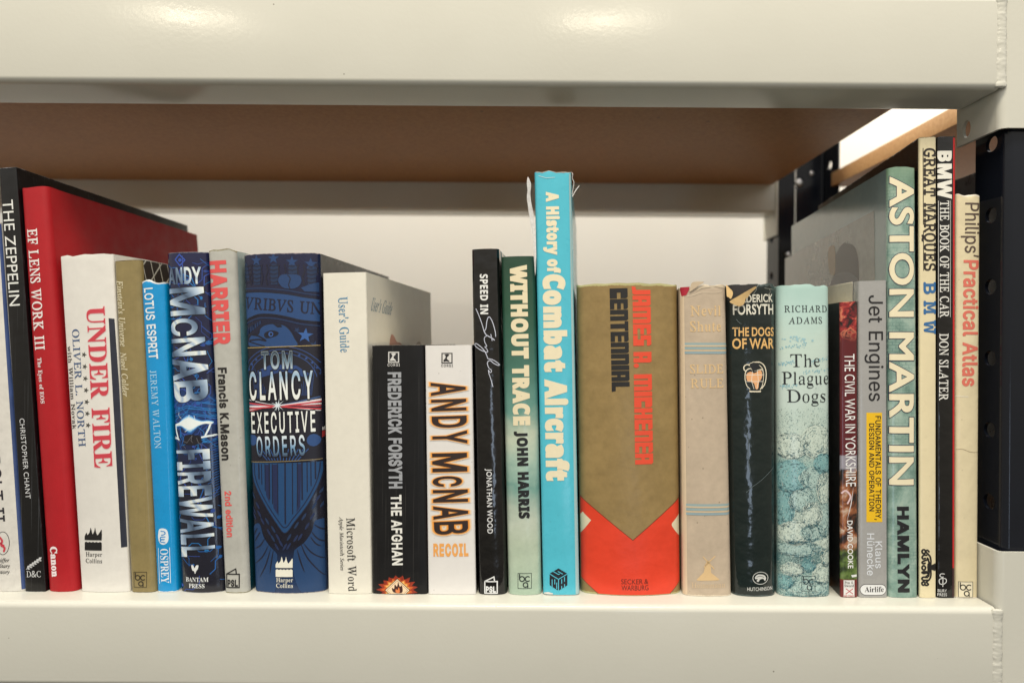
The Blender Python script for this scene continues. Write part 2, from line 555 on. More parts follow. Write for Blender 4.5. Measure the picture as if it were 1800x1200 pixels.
# ------------------------------------------------------------------ lettering: outlines in 1/500 em, one glyph per line
GLYPHS = {}
def load_glyphs(txt):
    cur = None
    for ln in txt.strip('\n').split('\n'):
        if ln[0] == '@' and len(ln) > 2 and ln[1:].isalpha():
            cur = GLYPHS.setdefault(ln[1:], {})
            continue
        parts = ln[1:].split('/')
        cur[ln[0]] = (float(parts[0]), [[tuple(map(float, q.split(','))) for q in p.split()] for p in parts[1:]])
load_glyphs(r"""
@gill
&312/248,170 232,141 211,115 163,170 199,200 219,229 226,261 222,284 210,304 193,320 170,331 144,335 114,331 90,321 72,304 60,282 56,256 68,214 95,177 53,148 24,115 14,77 18,51 31,28 50,11 73,0 100,-5 150,7 208,47 247,0 310,0 241,80 275,125 297,170/178,81 154,60 130,46 105,41 89,43 76,51 67,63 63,77 70,101 90,122 123,145/104,261 106,271 111,280 119,287 129,291 141,293 154,291 164,286 173,279 178,269 180,258 177,241 163,223 136,203 121,219 109,239
.110/55,56 45,54 37,50 30,43 26,35 25,26 26,16 30,8 37,1 45,-3 55,-5 64,-3 72,1 79,8 83,16 85,26 83,35 79,43 72,50 64,54
A334/181,343 147,343 0,0 50,0 93,101 238,101 284,0 334,0/163,268 218,145 112,145
B282/38,0 155,0 200,5 233,20 255,41 268,65 272,91 266,123 250,149 224,169 190,180 190,181 213,194 229,210 238,230 242,254 238,280 226,303 205,323 176,336 137,341 38,341/87,297 132,297 155,295 172,288 183,277 189,264 191,250 188,230 180,215 165,204 145,197 119,195 87,195/87,151 146,151 173,148 194,141 209,130 218,115 221,98 219,83 212,68 199,56 178,47 148,44 87,44
C354/328,318 265,339 211,346 150,337 98,312 59,274 33,224 24,166 31,120 52,75 88,35 140,6 208,-5 277,4 332,26 332,79 272,50 213,41 167,47 128,64 99,91 81,127 75,170 81,212 100,248 129,276 166,294 211,301 268,292 328,265
D375/38,0 171,0 233,9 283,35 321,73 344,119 352,171 345,219 324,265 289,304 238,331 171,341 38,341/87,297 163,297 214,290 253,272 280,245 296,210 302,171 298,141 285,108 261,76 222,53 165,44 87,44
E250/231,341 38,341 38,0 236,0 236,44 87,44 87,150 226,150 226,194 87,194 87,297 231,297
F234/220,341 38,341 38,0 87,0 87,159 220,159 220,203 87,203 87,297 220,297
G370/337,168 222,168 222,124 288,124 288,54 252,44 214,41 168,47 130,64 101,92 82,127 76,170 82,212 100,248 129,276 165,294 207,301 269,292 330,267 330,317 264,339 208,346 149,337 99,312 59,274 34,226 25,169 34,112 59,64 97,28 147,4 207,-5 272,2 337,24
H365/327,341 278,341 278,193 87,193 87,341 38,341 38,0 87,0 87,149 278,149 278,0 327,0
I125/87,341 38,341 38,0 87,0
J125/87,341 38,341 38,11 37,-18 33,-40 24,-56 7,-65 -19,-69 -31,-69 -22,-114 -15,-115 -7,-115 29,-110 56,-94 74,-71 84,-40 87,-4
K328/143,180 291,341 230,341 87,185 87,341 38,341 38,0 87,0 87,169 260,0 328,0
L245/86,341 37,341 37,0 240,0 240,44 86,44
M391/355,341 309,341 196,201 83,341 37,341 37,0 86,0 86,266 87,266 192,134 200,134 305,266 306,266 306,0 355,0
N391/353,341 307,341 307,77 76,341 37,341 37,0 83,0 83,263 311,0 353,0
O412/23,171 31,117 54,69 92,30 143,5 205,-5 268,5 319,31 357,69 381,117 389,171 381,225 357,273 319,311 268,336 206,346 144,336 93,311 55,273 31,225/73,171 79,213 98,249 126,276 163,294 206,301 249,294 285,276 314,249 332,213 339,171 332,128 314,93 285,65 249,47 206,41 163,47 126,65 98,93 79,128
P255/35,341 35,0 84,0 84,148 135,148 177,152 210,166 232,186 246,213 250,243 246,274 233,301 212,322 181,336 142,341/84,297 142,297 165,294 181,286 192,274 198,260 200,245 197,226 189,211 176,201 160,194 140,192 84,192
Q412/248,0 305,22 350,60 379,110 390,170 381,226 356,275 318,312 268,337 211,346 149,337 97,314 57,277 31,228 23,171 33,110 62,59 108,21 166,0 242,-46 333,-70 377,-26 376,-25 322,-26 248,-1 248,1/209,301 251,294 287,276 315,247 333,211 340,169 333,129 316,94 288,66 252,47 210,41 160,47 122,66 95,95 78,130 73,170 77,203 91,238 117,269 155,292
R302/39,341 39,0 88,0 88,148 108,148 133,143 161,121 199,70 244,0 302,0 275,37 256,68 219,123 180,162 204,176 222,194 233,218 237,246 231,278 217,305 194,324 163,337 125,341/88,299 119,299 144,297 163,290 176,279 183,265 186,248 184,231 178,216 165,203 146,195 119,192 88,192
S229/200,322 162,340 124,346 89,341 60,329 38,311 25,285 20,255 28,219 49,192 78,170 109,150 138,131 159,109 168,83 165,71 159,59 148,49 132,42 112,40 79,45 49,62 22,89 22,27 67,3 118,-5 149,0 175,13 195,32 208,58 213,88 205,128 184,158 155,181 124,200 95,217 74,236 66,261 68,274 75,286 87,294 102,300 120,302 157,294 200,266
T302/294,341 9,341 9,297 127,297 127,0 176,0 176,297 294,297
U354/324,341 275,341 275,143 273,113 267,88 254,68 234,54 207,44 174,41 146,44 121,53 100,70 88,86 81,108 80,140 80,341 31,341 31,129 38,79 60,42 91,16 130,0 173,-5 227,2 270,20 300,49 318,88 324,134
V302/302,341 254,341 152,102 49,341 0,341 148,-3 158,-3
W521/521,341 472,341 379,106 284,341 238,341 143,106 49,341 0,341 138,-3 148,-3 261,276 373,-3 382,-3
X354/344,341 285,341 178,211 71,341 12,341 148,177 1,0 61,0 178,141 294,0 353,0 208,177
Y302/151,224 59,341 0,341 127,181 127,0 176,0 176,180 302,341 243,341
Z323/225,297 8,0 316,0 316,44 99,44 316,341 22,341 22,297
@inter
,94/19,-60 34,36 68,36 42,-60
.94/48,-2 42,-1 36,1 31,4 28,9 26,15 25,20 26,27 28,32 31,37 36,40 42,43 54,43 64,37 68,32 70,27 71,20 70,15 68,9 64,4 59,1 54,-1
2227/32,0 32,24 117,114 130,129 141,141 149,153 155,163 159,174 160,186 159,198 154,209 146,218 137,224 125,228 112,230 98,228 86,224 77,216 69,207 65,195 64,181 33,181 35,202 43,221 55,237 72,248 91,255 112,258 134,255 153,248 169,237 181,223 188,205 191,186 189,172 185,159 179,145 168,129 153,111 133,90 76,30 76,28 195,28 195,0
A240/8,0 101,254 138,254 231,0 198,0 144,151 132,186 116,239 123,239 106,185 95,151 43,0/55,71 55,99 185,99 185,71
B228/30,0 30,254 121,254 145,252 164,245 180,235 190,221 197,205 199,187 198,172 193,160 187,150 178,143 168,137 157,133 157,131 170,129 182,123 192,114 201,102 207,86 209,68 207,50 200,33 189,20 172,9 151,2 123,0/62,29 122,29 148,31 165,40 172,48 176,58 178,68 176,81 171,92 163,102 153,109 140,114 124,115 62,115/62,143 119,143 132,144 144,148 154,155 162,163 166,174 168,186 167,197 163,206 156,214 147,221 135,225 120,226 62,226
C255/134,-3 103,1 75,12 52,32 35,58 24,90 20,127 24,165 35,197 52,223 75,242 103,254 134,258 152,256 170,252 186,245 201,236 214,224 224,209 232,193 236,174 204,174 200,186 195,197 187,206 179,214 169,220 158,224 146,227 134,228 111,225 92,216 75,202 62,182 54,157 52,127 54,97 63,72 75,53 92,38 112,29 134,26 146,27 158,30 169,34 179,40 187,48 195,57 200,68 204,80 236,80 232,62 224,45 214,31 201,19 187,9 170,2 153,-2
D251/109,0 48,0 48,29 107,29 136,31 159,40 177,55 189,75 197,99 200,128 197,156 190,180 177,200 160,214 138,223 110,226 47,226 47,254 113,254 147,251 176,239 200,221 217,196 227,164 231,128 227,91 217,59 199,34 175,15 145,4/62,254 62,0 30,0 30,254
E209/30,0 30,254 186,254 186,226 62,226 62,143 178,143 178,114 62,114 62,29 188,29 188,0
F205/30,0 30,254 185,254 185,226 62,226 62,139 173,139 173,111 62,111 62,0
G260/134,-3 102,1 75,13 52,32 35,58 24,90 20,127 24,165 35,197 52,223 74,242 102,254 132,258 152,256 170,252 187,245 202,235 214,222 225,208 232,192 237,174 204,174 199,186 194,197 186,206 178,213 168,220 158,224 146,227 133,228 111,225 92,216 75,202 62,182 54,157 52,127 54,97 63,72 75,53 92,38 112,29 134,26 155,29 172,36 187,47 198,62 205,80 207,101 217,100 141,100 141,128 239,128 239,100 236,71 225,45 209,25 188,9 163,0
H258/30,0 30,254 62,254 62,144 196,144 196,254 228,254 228,0 196,0 196,116 62,116 62,0
I150/16,0 16,29 59,29 59,226 16,226 16,254 135,254 135,226 91,226 91,29 135,29 135,0
J198/93,-3 62,2 38,16 26,31 19,50 17,73 17,86 49,86 49,73 50,58 54,47 61,37 70,30 80,26 93,25 105,26 115,30 124,37 131,47 135,58 136,73 136,254 168,254 168,73 166,50 159,31 147,16 123,2
K233/52,73 52,108 70,131 87,152 106,172 182,254 224,254 116,138 114,138/30,0 30,254 62,254 62,0/186,0 94,130 114,155 224,0
L196/30,0 30,254 62,254 62,29 181,29 181,0
M314/30,0 30,254 76,254 139,94 141,87 144,79 150,61 156,42 161,24 154,24 165,61 176,94 238,254 284,254 284,0 252,0 252,163 253,184 253,229 256,229 249,205 241,181 234,161 228,145 171,0 143,0 85,145 80,160 72,181 65,204 56,229 59,229 60,208 60,186 61,164 61,0
N262/30,0 30,254 68,254 172,91 181,75 194,53 207,27 202,27 200,54 200,79 199,97 199,254 232,254 232,0 193,0 101,145 89,165 74,191 54,226 60,227 61,192 62,164 62,0
O267/133,-3 103,1 75,12 52,32 35,58 24,90 20,127 24,165 35,197 52,223 75,242 103,254 133,258 164,254 192,242 215,223 232,197 243,165 247,127 243,90 232,58 215,32 192,12 164,1/133,26 155,29 175,38 191,52 204,72 212,97 215,127 212,157 204,182 191,202 175,216 155,225 133,228 112,225 92,216 75,202 63,182 54,157 52,127 54,97 63,72 75,52 92,38 112,29
P222/30,0 30,254 118,254 144,252 166,244 183,231 195,215 202,195 204,174 202,152 195,133 183,116 166,104 144,96 118,93 55,93 55,121 116,121 134,123 149,128 159,136 167,147 171,160 172,174 171,188 167,201 159,211 148,219 134,224 116,226 62,226 62,0
Q267/123,80 156,80 185,42 192,32 234,-24 200,-24 173,13 166,23/133,-3 103,1 75,12 52,32 35,58 24,90 20,127 24,165 35,197 52,223 75,242 103,254 133,258 164,254 192,242 215,223 232,197 243,165 247,127 243,90 232,58 215,32 192,12 164,1/133,26 155,29 175,38 191,52 204,72 212,97 215,127 212,157 204,182 191,202 175,216 155,225 133,228 112,225 92,216 75,202 63,182 54,157 52,127 54,97 63,72 75,52 92,38 112,29
R224/30,0 30,254 118,254 145,252 167,244 183,232 195,217 202,198 205,176 202,154 195,136 183,120 166,109 145,101 118,99 48,99 48,128 117,128 135,129 149,133 160,141 167,150 171,162 173,176 171,190 167,202 159,212 149,220 134,224 116,226 62,226 62,0/177,0 115,115 151,115 214,0
S223/112,-4 86,-2 64,5 46,15 32,30 23,48 19,68 52,68 55,55 62,44 71,35 83,29 97,26 112,25 128,26 143,30 155,37 165,46 171,57 173,70 171,81 166,89 158,96 148,102 136,107 122,111 92,120 64,130 43,145 34,156 28,170 26,186 29,206 37,224 51,238 69,249 90,256 114,258 137,256 158,249 175,238 189,224 197,208 200,189 169,189 166,201 160,211 151,219 134,227 112,229 97,228 84,224 73,218 64,209 59,199 58,188 58,180 61,173 65,167 74,160 85,154 96,150 106,147 132,140 156,132 168,126 179,119 189,110 197,99 202,85 204,69 201,50 193,32 180,17 162,5 139,-2
T224/16,226 16,254 208,254 208,226 128,226 128,0 96,0 96,226
U259/129,-4 101,-1 77,8 57,22 42,40 33,62 30,87 30,254 62,254 62,89 64,72 70,57 80,44 94,34 110,28 129,26 149,28 165,34 179,44 188,57 194,72 196,89 196,254 229,254 229,87 226,62 216,40 201,22 182,8 157,-1
V240/102,0 8,254 42,254 96,103 108,69 124,15 117,15 133,69 145,103 197,254 231,254 139,0
W343/78,0 8,254 41,254 82,98 88,73 93,47 98,20 95,20 100,47 106,73 112,98 153,254 190,254 231,98 237,73 243,47 249,20 244,20 249,47 255,73 261,98 302,254 335,254 265,0 228,0 184,161 180,178 176,196 172,215 168,237 175,237 167,197 164,179 159,161 115,0
X237/9,0 109,142 109,118 15,254 52,254 102,181 112,164 122,146 116,146 126,164 131,172 136,181 149,200 187,254 223,254 129,119 129,143 228,0 191,0 146,65 134,83 129,90 125,98 115,116 122,116 113,98 108,91 103,83 91,65 46,0
Y236/102,0 102,104 8,254 46,254 96,172 104,159 111,146 118,132 125,115 112,115 119,132 126,146 140,172 191,254 228,254 134,104 134,0
Z219/21,0 21,23 137,193 153,215 170,238 174,227 143,226 20,226 20,254 198,254 198,231 84,64 67,40 49,17 45,27 107,29 200,29 200,0
a195/80,-4 63,-3 47,2 34,11 24,22 17,37 15,54 17,69 22,80 29,90 39,97 50,102 76,108 89,110 117,113 126,115 133,117 137,123 137,139 133,148 128,156 120,161 110,164 98,165 85,164 75,161 66,156 59,150 54,144 50,137 20,146 29,161 39,173 52,182 66,188 82,191 97,192 108,192 119,190 131,186 143,180 153,172 161,160 167,145 168,126 168,0 138,0 138,26 136,26 132,19 126,12 118,6 108,1 95,-3/85,23 101,24 114,29 124,37 132,47 136,57 138,69 138,95 135,93 130,91 123,89 100,86 77,82 67,79 58,75 52,70 47,62 46,52 47,43 51,36 57,30 65,26 74,24
b212/115,-4 99,-3 86,2 76,8 63,23 59,29 56,29 56,0 26,0 26,254 57,254 57,160 59,160 63,166 69,173 76,180 86,186 98,191 115,192 137,189 156,180 173,166 185,146 193,122 195,94 193,66 185,42 173,23 157,8 137,-1/110,23 126,26 140,33 150,44 158,58 163,75 164,95 163,114 158,131 150,145 140,156 126,163 110,165 94,163 81,156 70,145 62,131 58,114 56,95 58,75 63,58 70,43 81,32 94,26
c198/104,-4 79,-1 58,8 41,23 28,43 20,66 17,94 20,122 28,146 41,165 58,180 79,189 104,192 117,191 130,189 142,184 153,178 162,170 170,161 176,150 181,138 151,131 149,138 145,145 141,150 135,155 128,159 121,162 113,164 104,165 86,162 73,155 62,144 54,129 50,112 48,94 50,75 54,59 62,44 73,33 86,26 104,23 113,24 121,26 129,29 135,33 141,38 146,44 149,51 152,59 181,51 177,39 171,28 163,19 153,11 142,4 130,0 117,-3
d212/98,-4 75,-1 56,8 40,23 27,42 20,66 17,94 20,122 27,146 40,166 56,180 75,189 98,192 114,191 126,186 136,180 144,173 153,160 155,160 155,254 186,254 186,0 156,0 156,29 153,29 149,23 136,8 126,2 114,-3/102,23 118,26 132,32 142,43 150,58 154,75 156,95 154,114 150,131 142,145 132,156 118,163 102,165 86,163 72,156 62,145 54,131 50,114 48,95 50,75 54,58 62,44 73,33 86,26
e202/106,-4 80,-1 58,8 41,23 28,42 20,66 17,93 20,121 28,145 40,165 58,180 78,189 103,192 118,191 133,187 147,180 160,170 170,157 179,141 184,121 186,97 186,85 37,85 37,110 169,110 155,101 153,119 149,134 141,147 131,157 118,163 103,165 87,163 73,157 62,147 54,135 50,121 48,105 48,89 50,69 55,53 64,40 76,31 90,25 106,23 117,24 127,26 143,36 149,44 153,53 182,45 177,32 168,20 156,10 141,2 125,-3
f127/114,190 114,164 3,164 3,190/40,0 40,216 42,231 48,243 57,252 68,259 80,264 94,265 103,265 111,263 117,262 121,260 114,234 103,237 97,237 89,236 82,234 77,230 72,221 71,209 71,0
g213/103,-75 84,-74 67,-70 53,-63 41,-55 32,-45 25,-35 51,-20 55,-26 61,-33 68,-39 77,-44 89,-48 103,-49 124,-46 141,-38 149,-29 154,-17 156,-3 156,34 153,34 149,28 143,21 136,14 126,8 114,4 97,2 76,5 56,13 40,27 28,45 20,68 17,96 20,123 27,147 40,166 56,180 76,189 98,192 114,191 127,186 137,180 144,173 150,166 154,159 157,159 157,190 186,190 186,-4 183,-27 175,-45 162,-59 145,-68 125,-73/102,30 118,32 132,38 142,47 150,61 155,77 156,96 155,115 150,132 142,146 132,156 119,163 102,165 86,163 73,156 62,145 54,131 50,115 48,96 50,78 54,61 62,48 73,38 86,32
h205/57,113 57,0 26,0 26,254 57,254 57,144 51,144 62,166 76,181 94,189 114,192 132,190 148,184 161,174 170,160 177,142 179,120 179,0 148,0 148,118 145,137 136,152 128,159 117,163 105,165 92,163 80,159 71,151 63,141 58,129
i83/26,0 26,190 57,190 57,0/42,221 34,223 27,227 23,231 21,236 21,247 23,252 27,256 34,260 42,262 50,260 57,256 60,252 62,247 63,242 62,236 60,231 57,227 50,223
j83/26,190 57,190 57,-15 55,-31 51,-45 43,-56 32,-65 19,-70 2,-71 -5,-71 -5,-43 9,-43 15,-40 20,-36 25,-27 26,-15/42,221 34,223 27,227 23,231 21,236 20,242 21,247 23,252 27,256 34,260 42,262 50,260 57,256 60,252 62,247 63,242 62,236 60,231 57,227 50,223
k190/55,68 55,106 60,106 142,190 180,190 92,100 89,100/26,0 26,254 57,254 57,0/147,0 74,93 96,114 186,0
l95/70,-1 56,0 45,4 37,10 29,24 26,42 26,254 57,254 57,49 58,38 60,31 63,28 73,26 80,26 85,27 90,1 86,0 81,0 75,-1
m305/26,0 26,190 56,190 56,148 54,148 59,162 66,173 75,182 86,188 98,192 110,193 123,192 134,187 144,180 154,166 160,147 156,147 161,160 169,172 178,181 190,187 204,192 218,193 234,191 249,186 261,177 270,164 276,148 278,128 278,0 248,0 248,127 247,139 243,149 236,156 224,163 209,165 197,164 187,160 179,153 173,145 169,135 168,124 168,0 137,0 137,130 136,140 132,148 126,156 115,163 100,165 89,164 79,160 70,154 63,145 58,133 57,119 57,0
n205/57,113 57,0 26,0 26,190 56,190 56,144 51,144 62,166 76,181 94,189 114,192 132,190 147,184 160,174 170,160 176,142 179,120 179,0 148,0 148,118 145,137 136,152 128,159 117,163 105,165 92,163 80,159 71,151 63,141 58,129
o208/104,-4 79,-1 58,8 41,23 28,43 20,66 17,94 20,122 28,146 41,165 58,180 79,189 104,192 128,189 149,180 167,165 180,146 188,122 191,94 188,66 180,43 167,23 149,8 128,-1/104,23 121,26 135,33 146,44 154,59 158,75 160,94 158,112 154,129 146,144 135,155 121,162 104,165 86,162 73,155 62,144 54,129 50,112 48,94 50,75 54,59 62,44 73,33 86,26
p212/26,-71 26,190 56,190 56,160 59,160 63,166 69,173 76,180 86,186 98,191 115,192 137,189 156,180 173,166 185,146 193,122 195,94 193,66 185,42 173,23 157,8 137,-1 115,-4 99,-3 86,2 76,8 63,23 59,29 57,29 57,-71/110,23 126,26 140,33 150,44 158,58 163,75 164,95 163,114 158,131 150,145 140,156 126,163 110,165 94,163 81,156 70,145 62,131 58,114 56,95 58,75 63,58 70,43 81,32 94,26
q212/186,-71 155,-71 155,29 153,29 149,23 136,8 126,2 114,-3 98,-4 75,-1 56,8 40,23 27,42 20,66 17,94 20,122 27,146 40,166 56,180 75,189 98,192 114,191 126,186 136,180 144,173 153,160 156,160 156,190 186,190/102,23 118,26 132,32 142,43 150,58 154,75 156,95 154,114 150,131 142,145 132,156 118,163 102,165 86,163 72,156 62,145 54,131 50,114 48,95 50,75 54,58 62,44 73,33 86,26
r130/26,0 26,190 56,190 56,160 58,160 65,173 76,184 90,190 107,192 122,192 122,161 119,162 115,162 109,163 103,163 91,161 80,157 70,151 63,142 58,131 57,118 57,0
s182/91,-4 72,-3 56,2 42,9 31,19 23,32 18,47 47,53 53,40 62,30 75,25 91,23 108,25 122,31 129,37 133,44 134,51 133,58 131,63 127,68 118,74 106,78 75,85 52,93 36,104 29,113 25,124 23,137 26,152 33,166 43,177 58,185 74,190 94,192 112,191 127,186 140,179 149,170 157,158 162,145 134,139 129,149 121,158 110,164 94,166 78,164 65,158 59,153 56,146 54,139 55,132 58,126 62,122 72,116 86,111 115,105 137,97 153,86 160,76 164,66 166,53 163,37 156,24 145,12 130,3 112,-2
t114/102,190 102,164 3,164 3,190/32,236 63,236 63,49 64,38 68,31 72,27 85,25 88,25 93,26 101,27 107,1 90,-2 84,-2 62,1 46,11 38,20 34,32 32,46
u205/91,-3 73,-1 57,5 44,15 35,29 28,47 26,69 26,190 57,190 57,72 60,52 68,37 77,31 88,26 100,25 113,27 125,31 134,38 142,48 146,61 148,76 148,190 179,190 179,0 149,0 149,46 154,46 143,23 129,8 111,0
v195/81,0 9,190 42,190 83,78 88,60 93,43 103,10 92,10 101,43 106,60 112,78 152,190 186,190 113,0
w284/69,0 11,190 44,190 67,107 77,68 88,21 82,21 93,67 103,107 126,190 158,190 181,107 191,68 201,21 196,21 206,68 217,107 240,190 272,190 215,0 184,0 159,86 152,112 145,140 138,169 145,169 138,140 131,112 124,86 99,0
x189/10,0 86,109 86,86 14,190 50,190 74,153 82,139 90,127 104,103 88,103 95,115 101,127 108,139 117,153 141,190 176,190 104,84 104,107 179,0 143,0 115,43 107,56 93,80 86,91 102,91 95,80 89,68 82,56 74,43 46,0
y195/24,-69 31,-43 36,-44 44,-45 52,-44 59,-42 65,-37 71,-29 81,-1 9,190 42,190 83,78 88,60 93,43 103,10 92,10 101,43 106,60 112,78 153,190 186,190 102,-29 96,-43 88,-54 80,-62 70,-68 58,-71 46,-73 39,-72 32,-72
z190/21,0 21,23 127,160 127,161 24,161 24,190 166,190 166,165 63,30 63,28 169,28 169,0
ü205/91,-3 73,-1 57,5 44,15 35,29 28,47 26,69 26,190 57,190 57,72 60,52 68,37 77,31 88,26 100,25 113,27 125,31 134,38 142,48 146,61 148,76 148,190 179,190 179,0 149,0 149,46 154,46 143,23 129,8 111,0/138,221 133,222 128,224 124,227 121,231 119,236 118,242 119,247 121,252 124,256 128,259 133,261 138,262 144,261 153,256 156,252 158,247 159,242 158,236 156,231 153,227 144,222/67,221 61,222 56,224 52,227 49,231 47,236 46,242 47,247 49,252 52,256 56,259 61,261 67,262 72,261 77,259 81,256 84,252 86,247 87,242 86,236 84,231 81,227 77,224 72,222
’88/26,159 41,254 75,254 49,159
@bold
A232/0,0 85,241 147,241 232,0 177,0 160,57 72,57 55,0/85,100 147,100 130,155 125,170 120,188 116,203 111,187 104,160 102,155
B226/30,0 30,240 105,240 147,236 177,226 191,215 199,199 202,179 199,160 192,144 185,136 176,131 165,127 165,126 176,122 187,117 195,110 202,100 206,86 208,70 205,49 197,32 184,18 156,5 120,0/81,145 110,145 129,146 141,152 146,157 149,164 150,172 149,181 145,187 140,192 127,197 108,198 81,198/81,42 114,42 128,43 138,46 146,51 151,57 154,65 155,75 154,83 151,90 146,96 133,102 112,104 81,104
C214/127,-3 94,0 66,12 45,30 31,55 22,85 19,120 23,154 33,184 49,209 71,227 99,239 132,243 150,242 168,239 185,233 202,226 186,185 172,191 159,196 145,200 132,201 114,198 99,191 87,179 76,153 72,119 75,85 86,60 98,48 113,41 132,39 147,40 161,42 177,46 193,52 193,9 177,4 162,0 145,-3
D248/30,0 30,240 105,240 141,236 171,226 195,210 214,187 225,158 229,122 225,85 214,55 195,31 153,8 98,0/81,42 103,42 129,45 150,55 165,70 173,92 176,121 172,156 159,179 145,190 129,196 108,198 81,198
E188/30,0 30,240 168,240 168,198 81,198 81,145 162,145 162,104 81,104 81,42 168,42 168,0
F184/30,0 30,240 168,240 168,198 80,198 80,136 162,136 162,95 80,95 80,0
G243/131,-3 98,0 70,11 48,28 27,67 19,120 23,155 34,185 52,210 77,228 108,239 145,243 164,242 182,239 200,234 216,228 199,188 187,193 174,197 160,200 144,201 124,198 106,191 92,179 81,162 74,142 72,119 73,97 78,78 86,61 98,49 114,42 134,39 144,39 167,42 167,92 121,92 121,135 216,135 216,10 197,5 177,0 155,-2
H257/30,0 30,240 81,240 81,146 176,146 176,240 227,240 227,0 176,0 176,103 81,103 81,0
I131/11,0 11,29 40,42 40,197 11,211 11,240 120,240 120,211 91,197 91,42 120,29 120,0
J111/5,-71 -25,-67 -25,-25 -8,-28 -1,-28 7,-27 15,-25 21,-20 26,-12 29,0 30,15 30,240 81,240 81,15 79,-12 71,-34 60,-51 45,-62 26,-68
K223/30,0 30,240 81,240 81,130 101,158 166,240 222,240 139,134 223,0 165,0 102,101 81,86 81,0
L190/30,0 30,240 81,240 81,42 178,42 178,0
M317/30,0 30,240 99,240 156,56 157,56 217,240 286,240 286,0 239,0 239,113 241,168 241,188 240,188 178,0 132,0 74,188 73,188 74,168 76,111 76,0
N273/30,0 30,240 94,240 198,60 199,60 197,126 197,240 243,240 243,0 178,0 74,181 73,181 75,147 76,113 76,0
O267/134,-3 98,1 69,12 47,31 32,55 23,86 19,121 23,155 32,185 47,210 69,228 98,240 134,243 169,240 198,228 220,210 236,185 245,155 248,120 245,85 236,55 220,31 198,12 169,1/134,39 153,42 169,49 180,61 191,87 194,120 191,154 180,180 169,192 153,199 134,201 114,199 99,192 87,180 76,154 73,120 76,87 87,61 99,49 114,42
P211/30,0 30,240 107,240 147,235 174,220 186,205 193,186 196,165 194,145 187,126 175,109 158,96 134,88 103,85 81,85 81,0/81,127 98,127 117,129 132,135 139,142 143,152 144,163 143,176 138,186 130,193 119,197 104,198 81,198
Q267/181,-57 137,-3 134,-3 98,1 69,12 47,31 32,55 23,86 19,121 23,155 32,185 47,210 69,228 98,240 134,243 169,240 198,228 220,210 236,185 245,155 248,120 244,83 233,51 215,25 189,7 246,-57/134,39 153,42 169,49 180,61 191,87 194,120 191,154 180,180 169,192 153,199 134,201 114,199 99,192 87,180 76,154 73,120 76,87 87,61 99,49 114,42
R222/30,0 30,240 100,240 143,235 172,222 185,208 193,190 196,168 194,152 190,139 182,128 173,118 151,104 222,0 165,0 108,92 81,92 81,0/81,133 97,133 119,135 133,142 140,148 143,156 144,167 143,177 139,185 133,191 118,196 96,198 81,198
S185/83,-3 47,0 15,11 15,58 33,51 51,45 69,40 87,39 103,40 114,46 118,51 121,57 122,64 120,73 116,80 108,86 93,95 75,103 57,113 48,119 38,127 30,136 24,147 20,160 18,175 21,195 28,212 40,225 66,239 99,243 118,242 135,239 152,233 171,226 154,187 139,193 125,197 111,200 98,201 85,199 76,194 71,189 69,183 68,177 69,169 73,162 79,156 93,148 113,138 130,130 145,120 156,110 165,98 170,84 172,66 169,47 161,30 149,16 121,1
T194/72,0 72,197 7,197 7,240 188,240 188,197 123,197 123,0
U254/126,-3 97,-1 72,7 53,21 40,39 31,60 29,85 29,240 79,240 79,93 81,75 85,61 91,51 101,45 113,41 127,39 142,41 154,45 163,52 172,69 175,93 175,240 225,240 225,85 223,61 214,40 201,22 181,8 157,0
V218/81,0 0,240 51,240 96,97 98,92 100,83 105,63 108,53 109,44 113,63 118,83 122,97 167,240 218,240 137,0
W325/61,0 0,240 50,240 81,109 83,100 89,66 92,46 94,55 95,66 100,88 103,105 138,240 186,240 221,105 223,98 225,89 229,66 232,46 234,55 235,66 240,89 244,109 275,240 325,240 264,0 206,0 173,126 171,137 167,153 162,182 162,177 160,170 157,153 154,137 151,126 119,0
X224/0,0 80,124 5,240 61,240 113,153 164,240 218,240 143,121 224,0 166,0 110,91 54,0
Y210/80,0 80,92 0,240 55,240 105,141 155,240 210,240 130,93 130,0
Z194/8,0 8,33 123,198 11,198 11,240 183,240 183,207 69,42 186,42 186,0
a203/71,-3 48,0 30,11 21,22 16,37 14,55 16,73 23,87 35,98 60,109 96,113 128,114 128,122 127,131 125,138 120,143 111,148 99,150 86,149 73,146 60,142 48,137 31,171 47,177 64,183 82,186 101,187 134,183 158,171 169,159 175,142 178,122 178,0 143,0 133,25 132,25 120,12 107,3 91,-2/90,33 105,36 117,43 123,50 127,59 128,70 128,85 108,84 88,82 75,76 70,70 67,63 65,54 66,48 68,42 72,38 80,34
b213/127,-3 109,-2 95,4 85,12 76,20 73,20 64,0 26,0 26,255 76,255 76,175 75,166 74,160 76,160 85,170 96,179 110,185 128,187 148,184 164,176 178,163 193,133 197,92 193,51 178,21 164,7 147,-1/113,37 122,39 131,44 137,52 144,69 146,93 144,116 137,133 130,141 122,145 112,147 100,145 91,141 85,135 79,119 76,98 76,92 78,69 84,52 91,44 100,39
c173/101,-3 75,-1 54,7 37,19 25,37 18,61 15,91 18,121 27,145 40,164 58,177 80,184 105,187 123,186 138,183 151,179 162,174 147,136 136,140 125,143 115,146 105,146 91,144 80,138 72,126 68,111 66,91 69,67 76,50 84,43 94,39 105,37 120,38 133,41 145,46 156,53 156,10 145,4 132,0 118,-3
f130/34,0 34,146 7,146 7,170 34,183 34,197 36,218 42,233 52,244 65,252 81,256 99,257 126,255 137,252 145,249 132,213 126,214 120,216 113,217 98,217 93,214 89,211 86,204 84,195 84,183 128,183 128,146 84,146 84,0
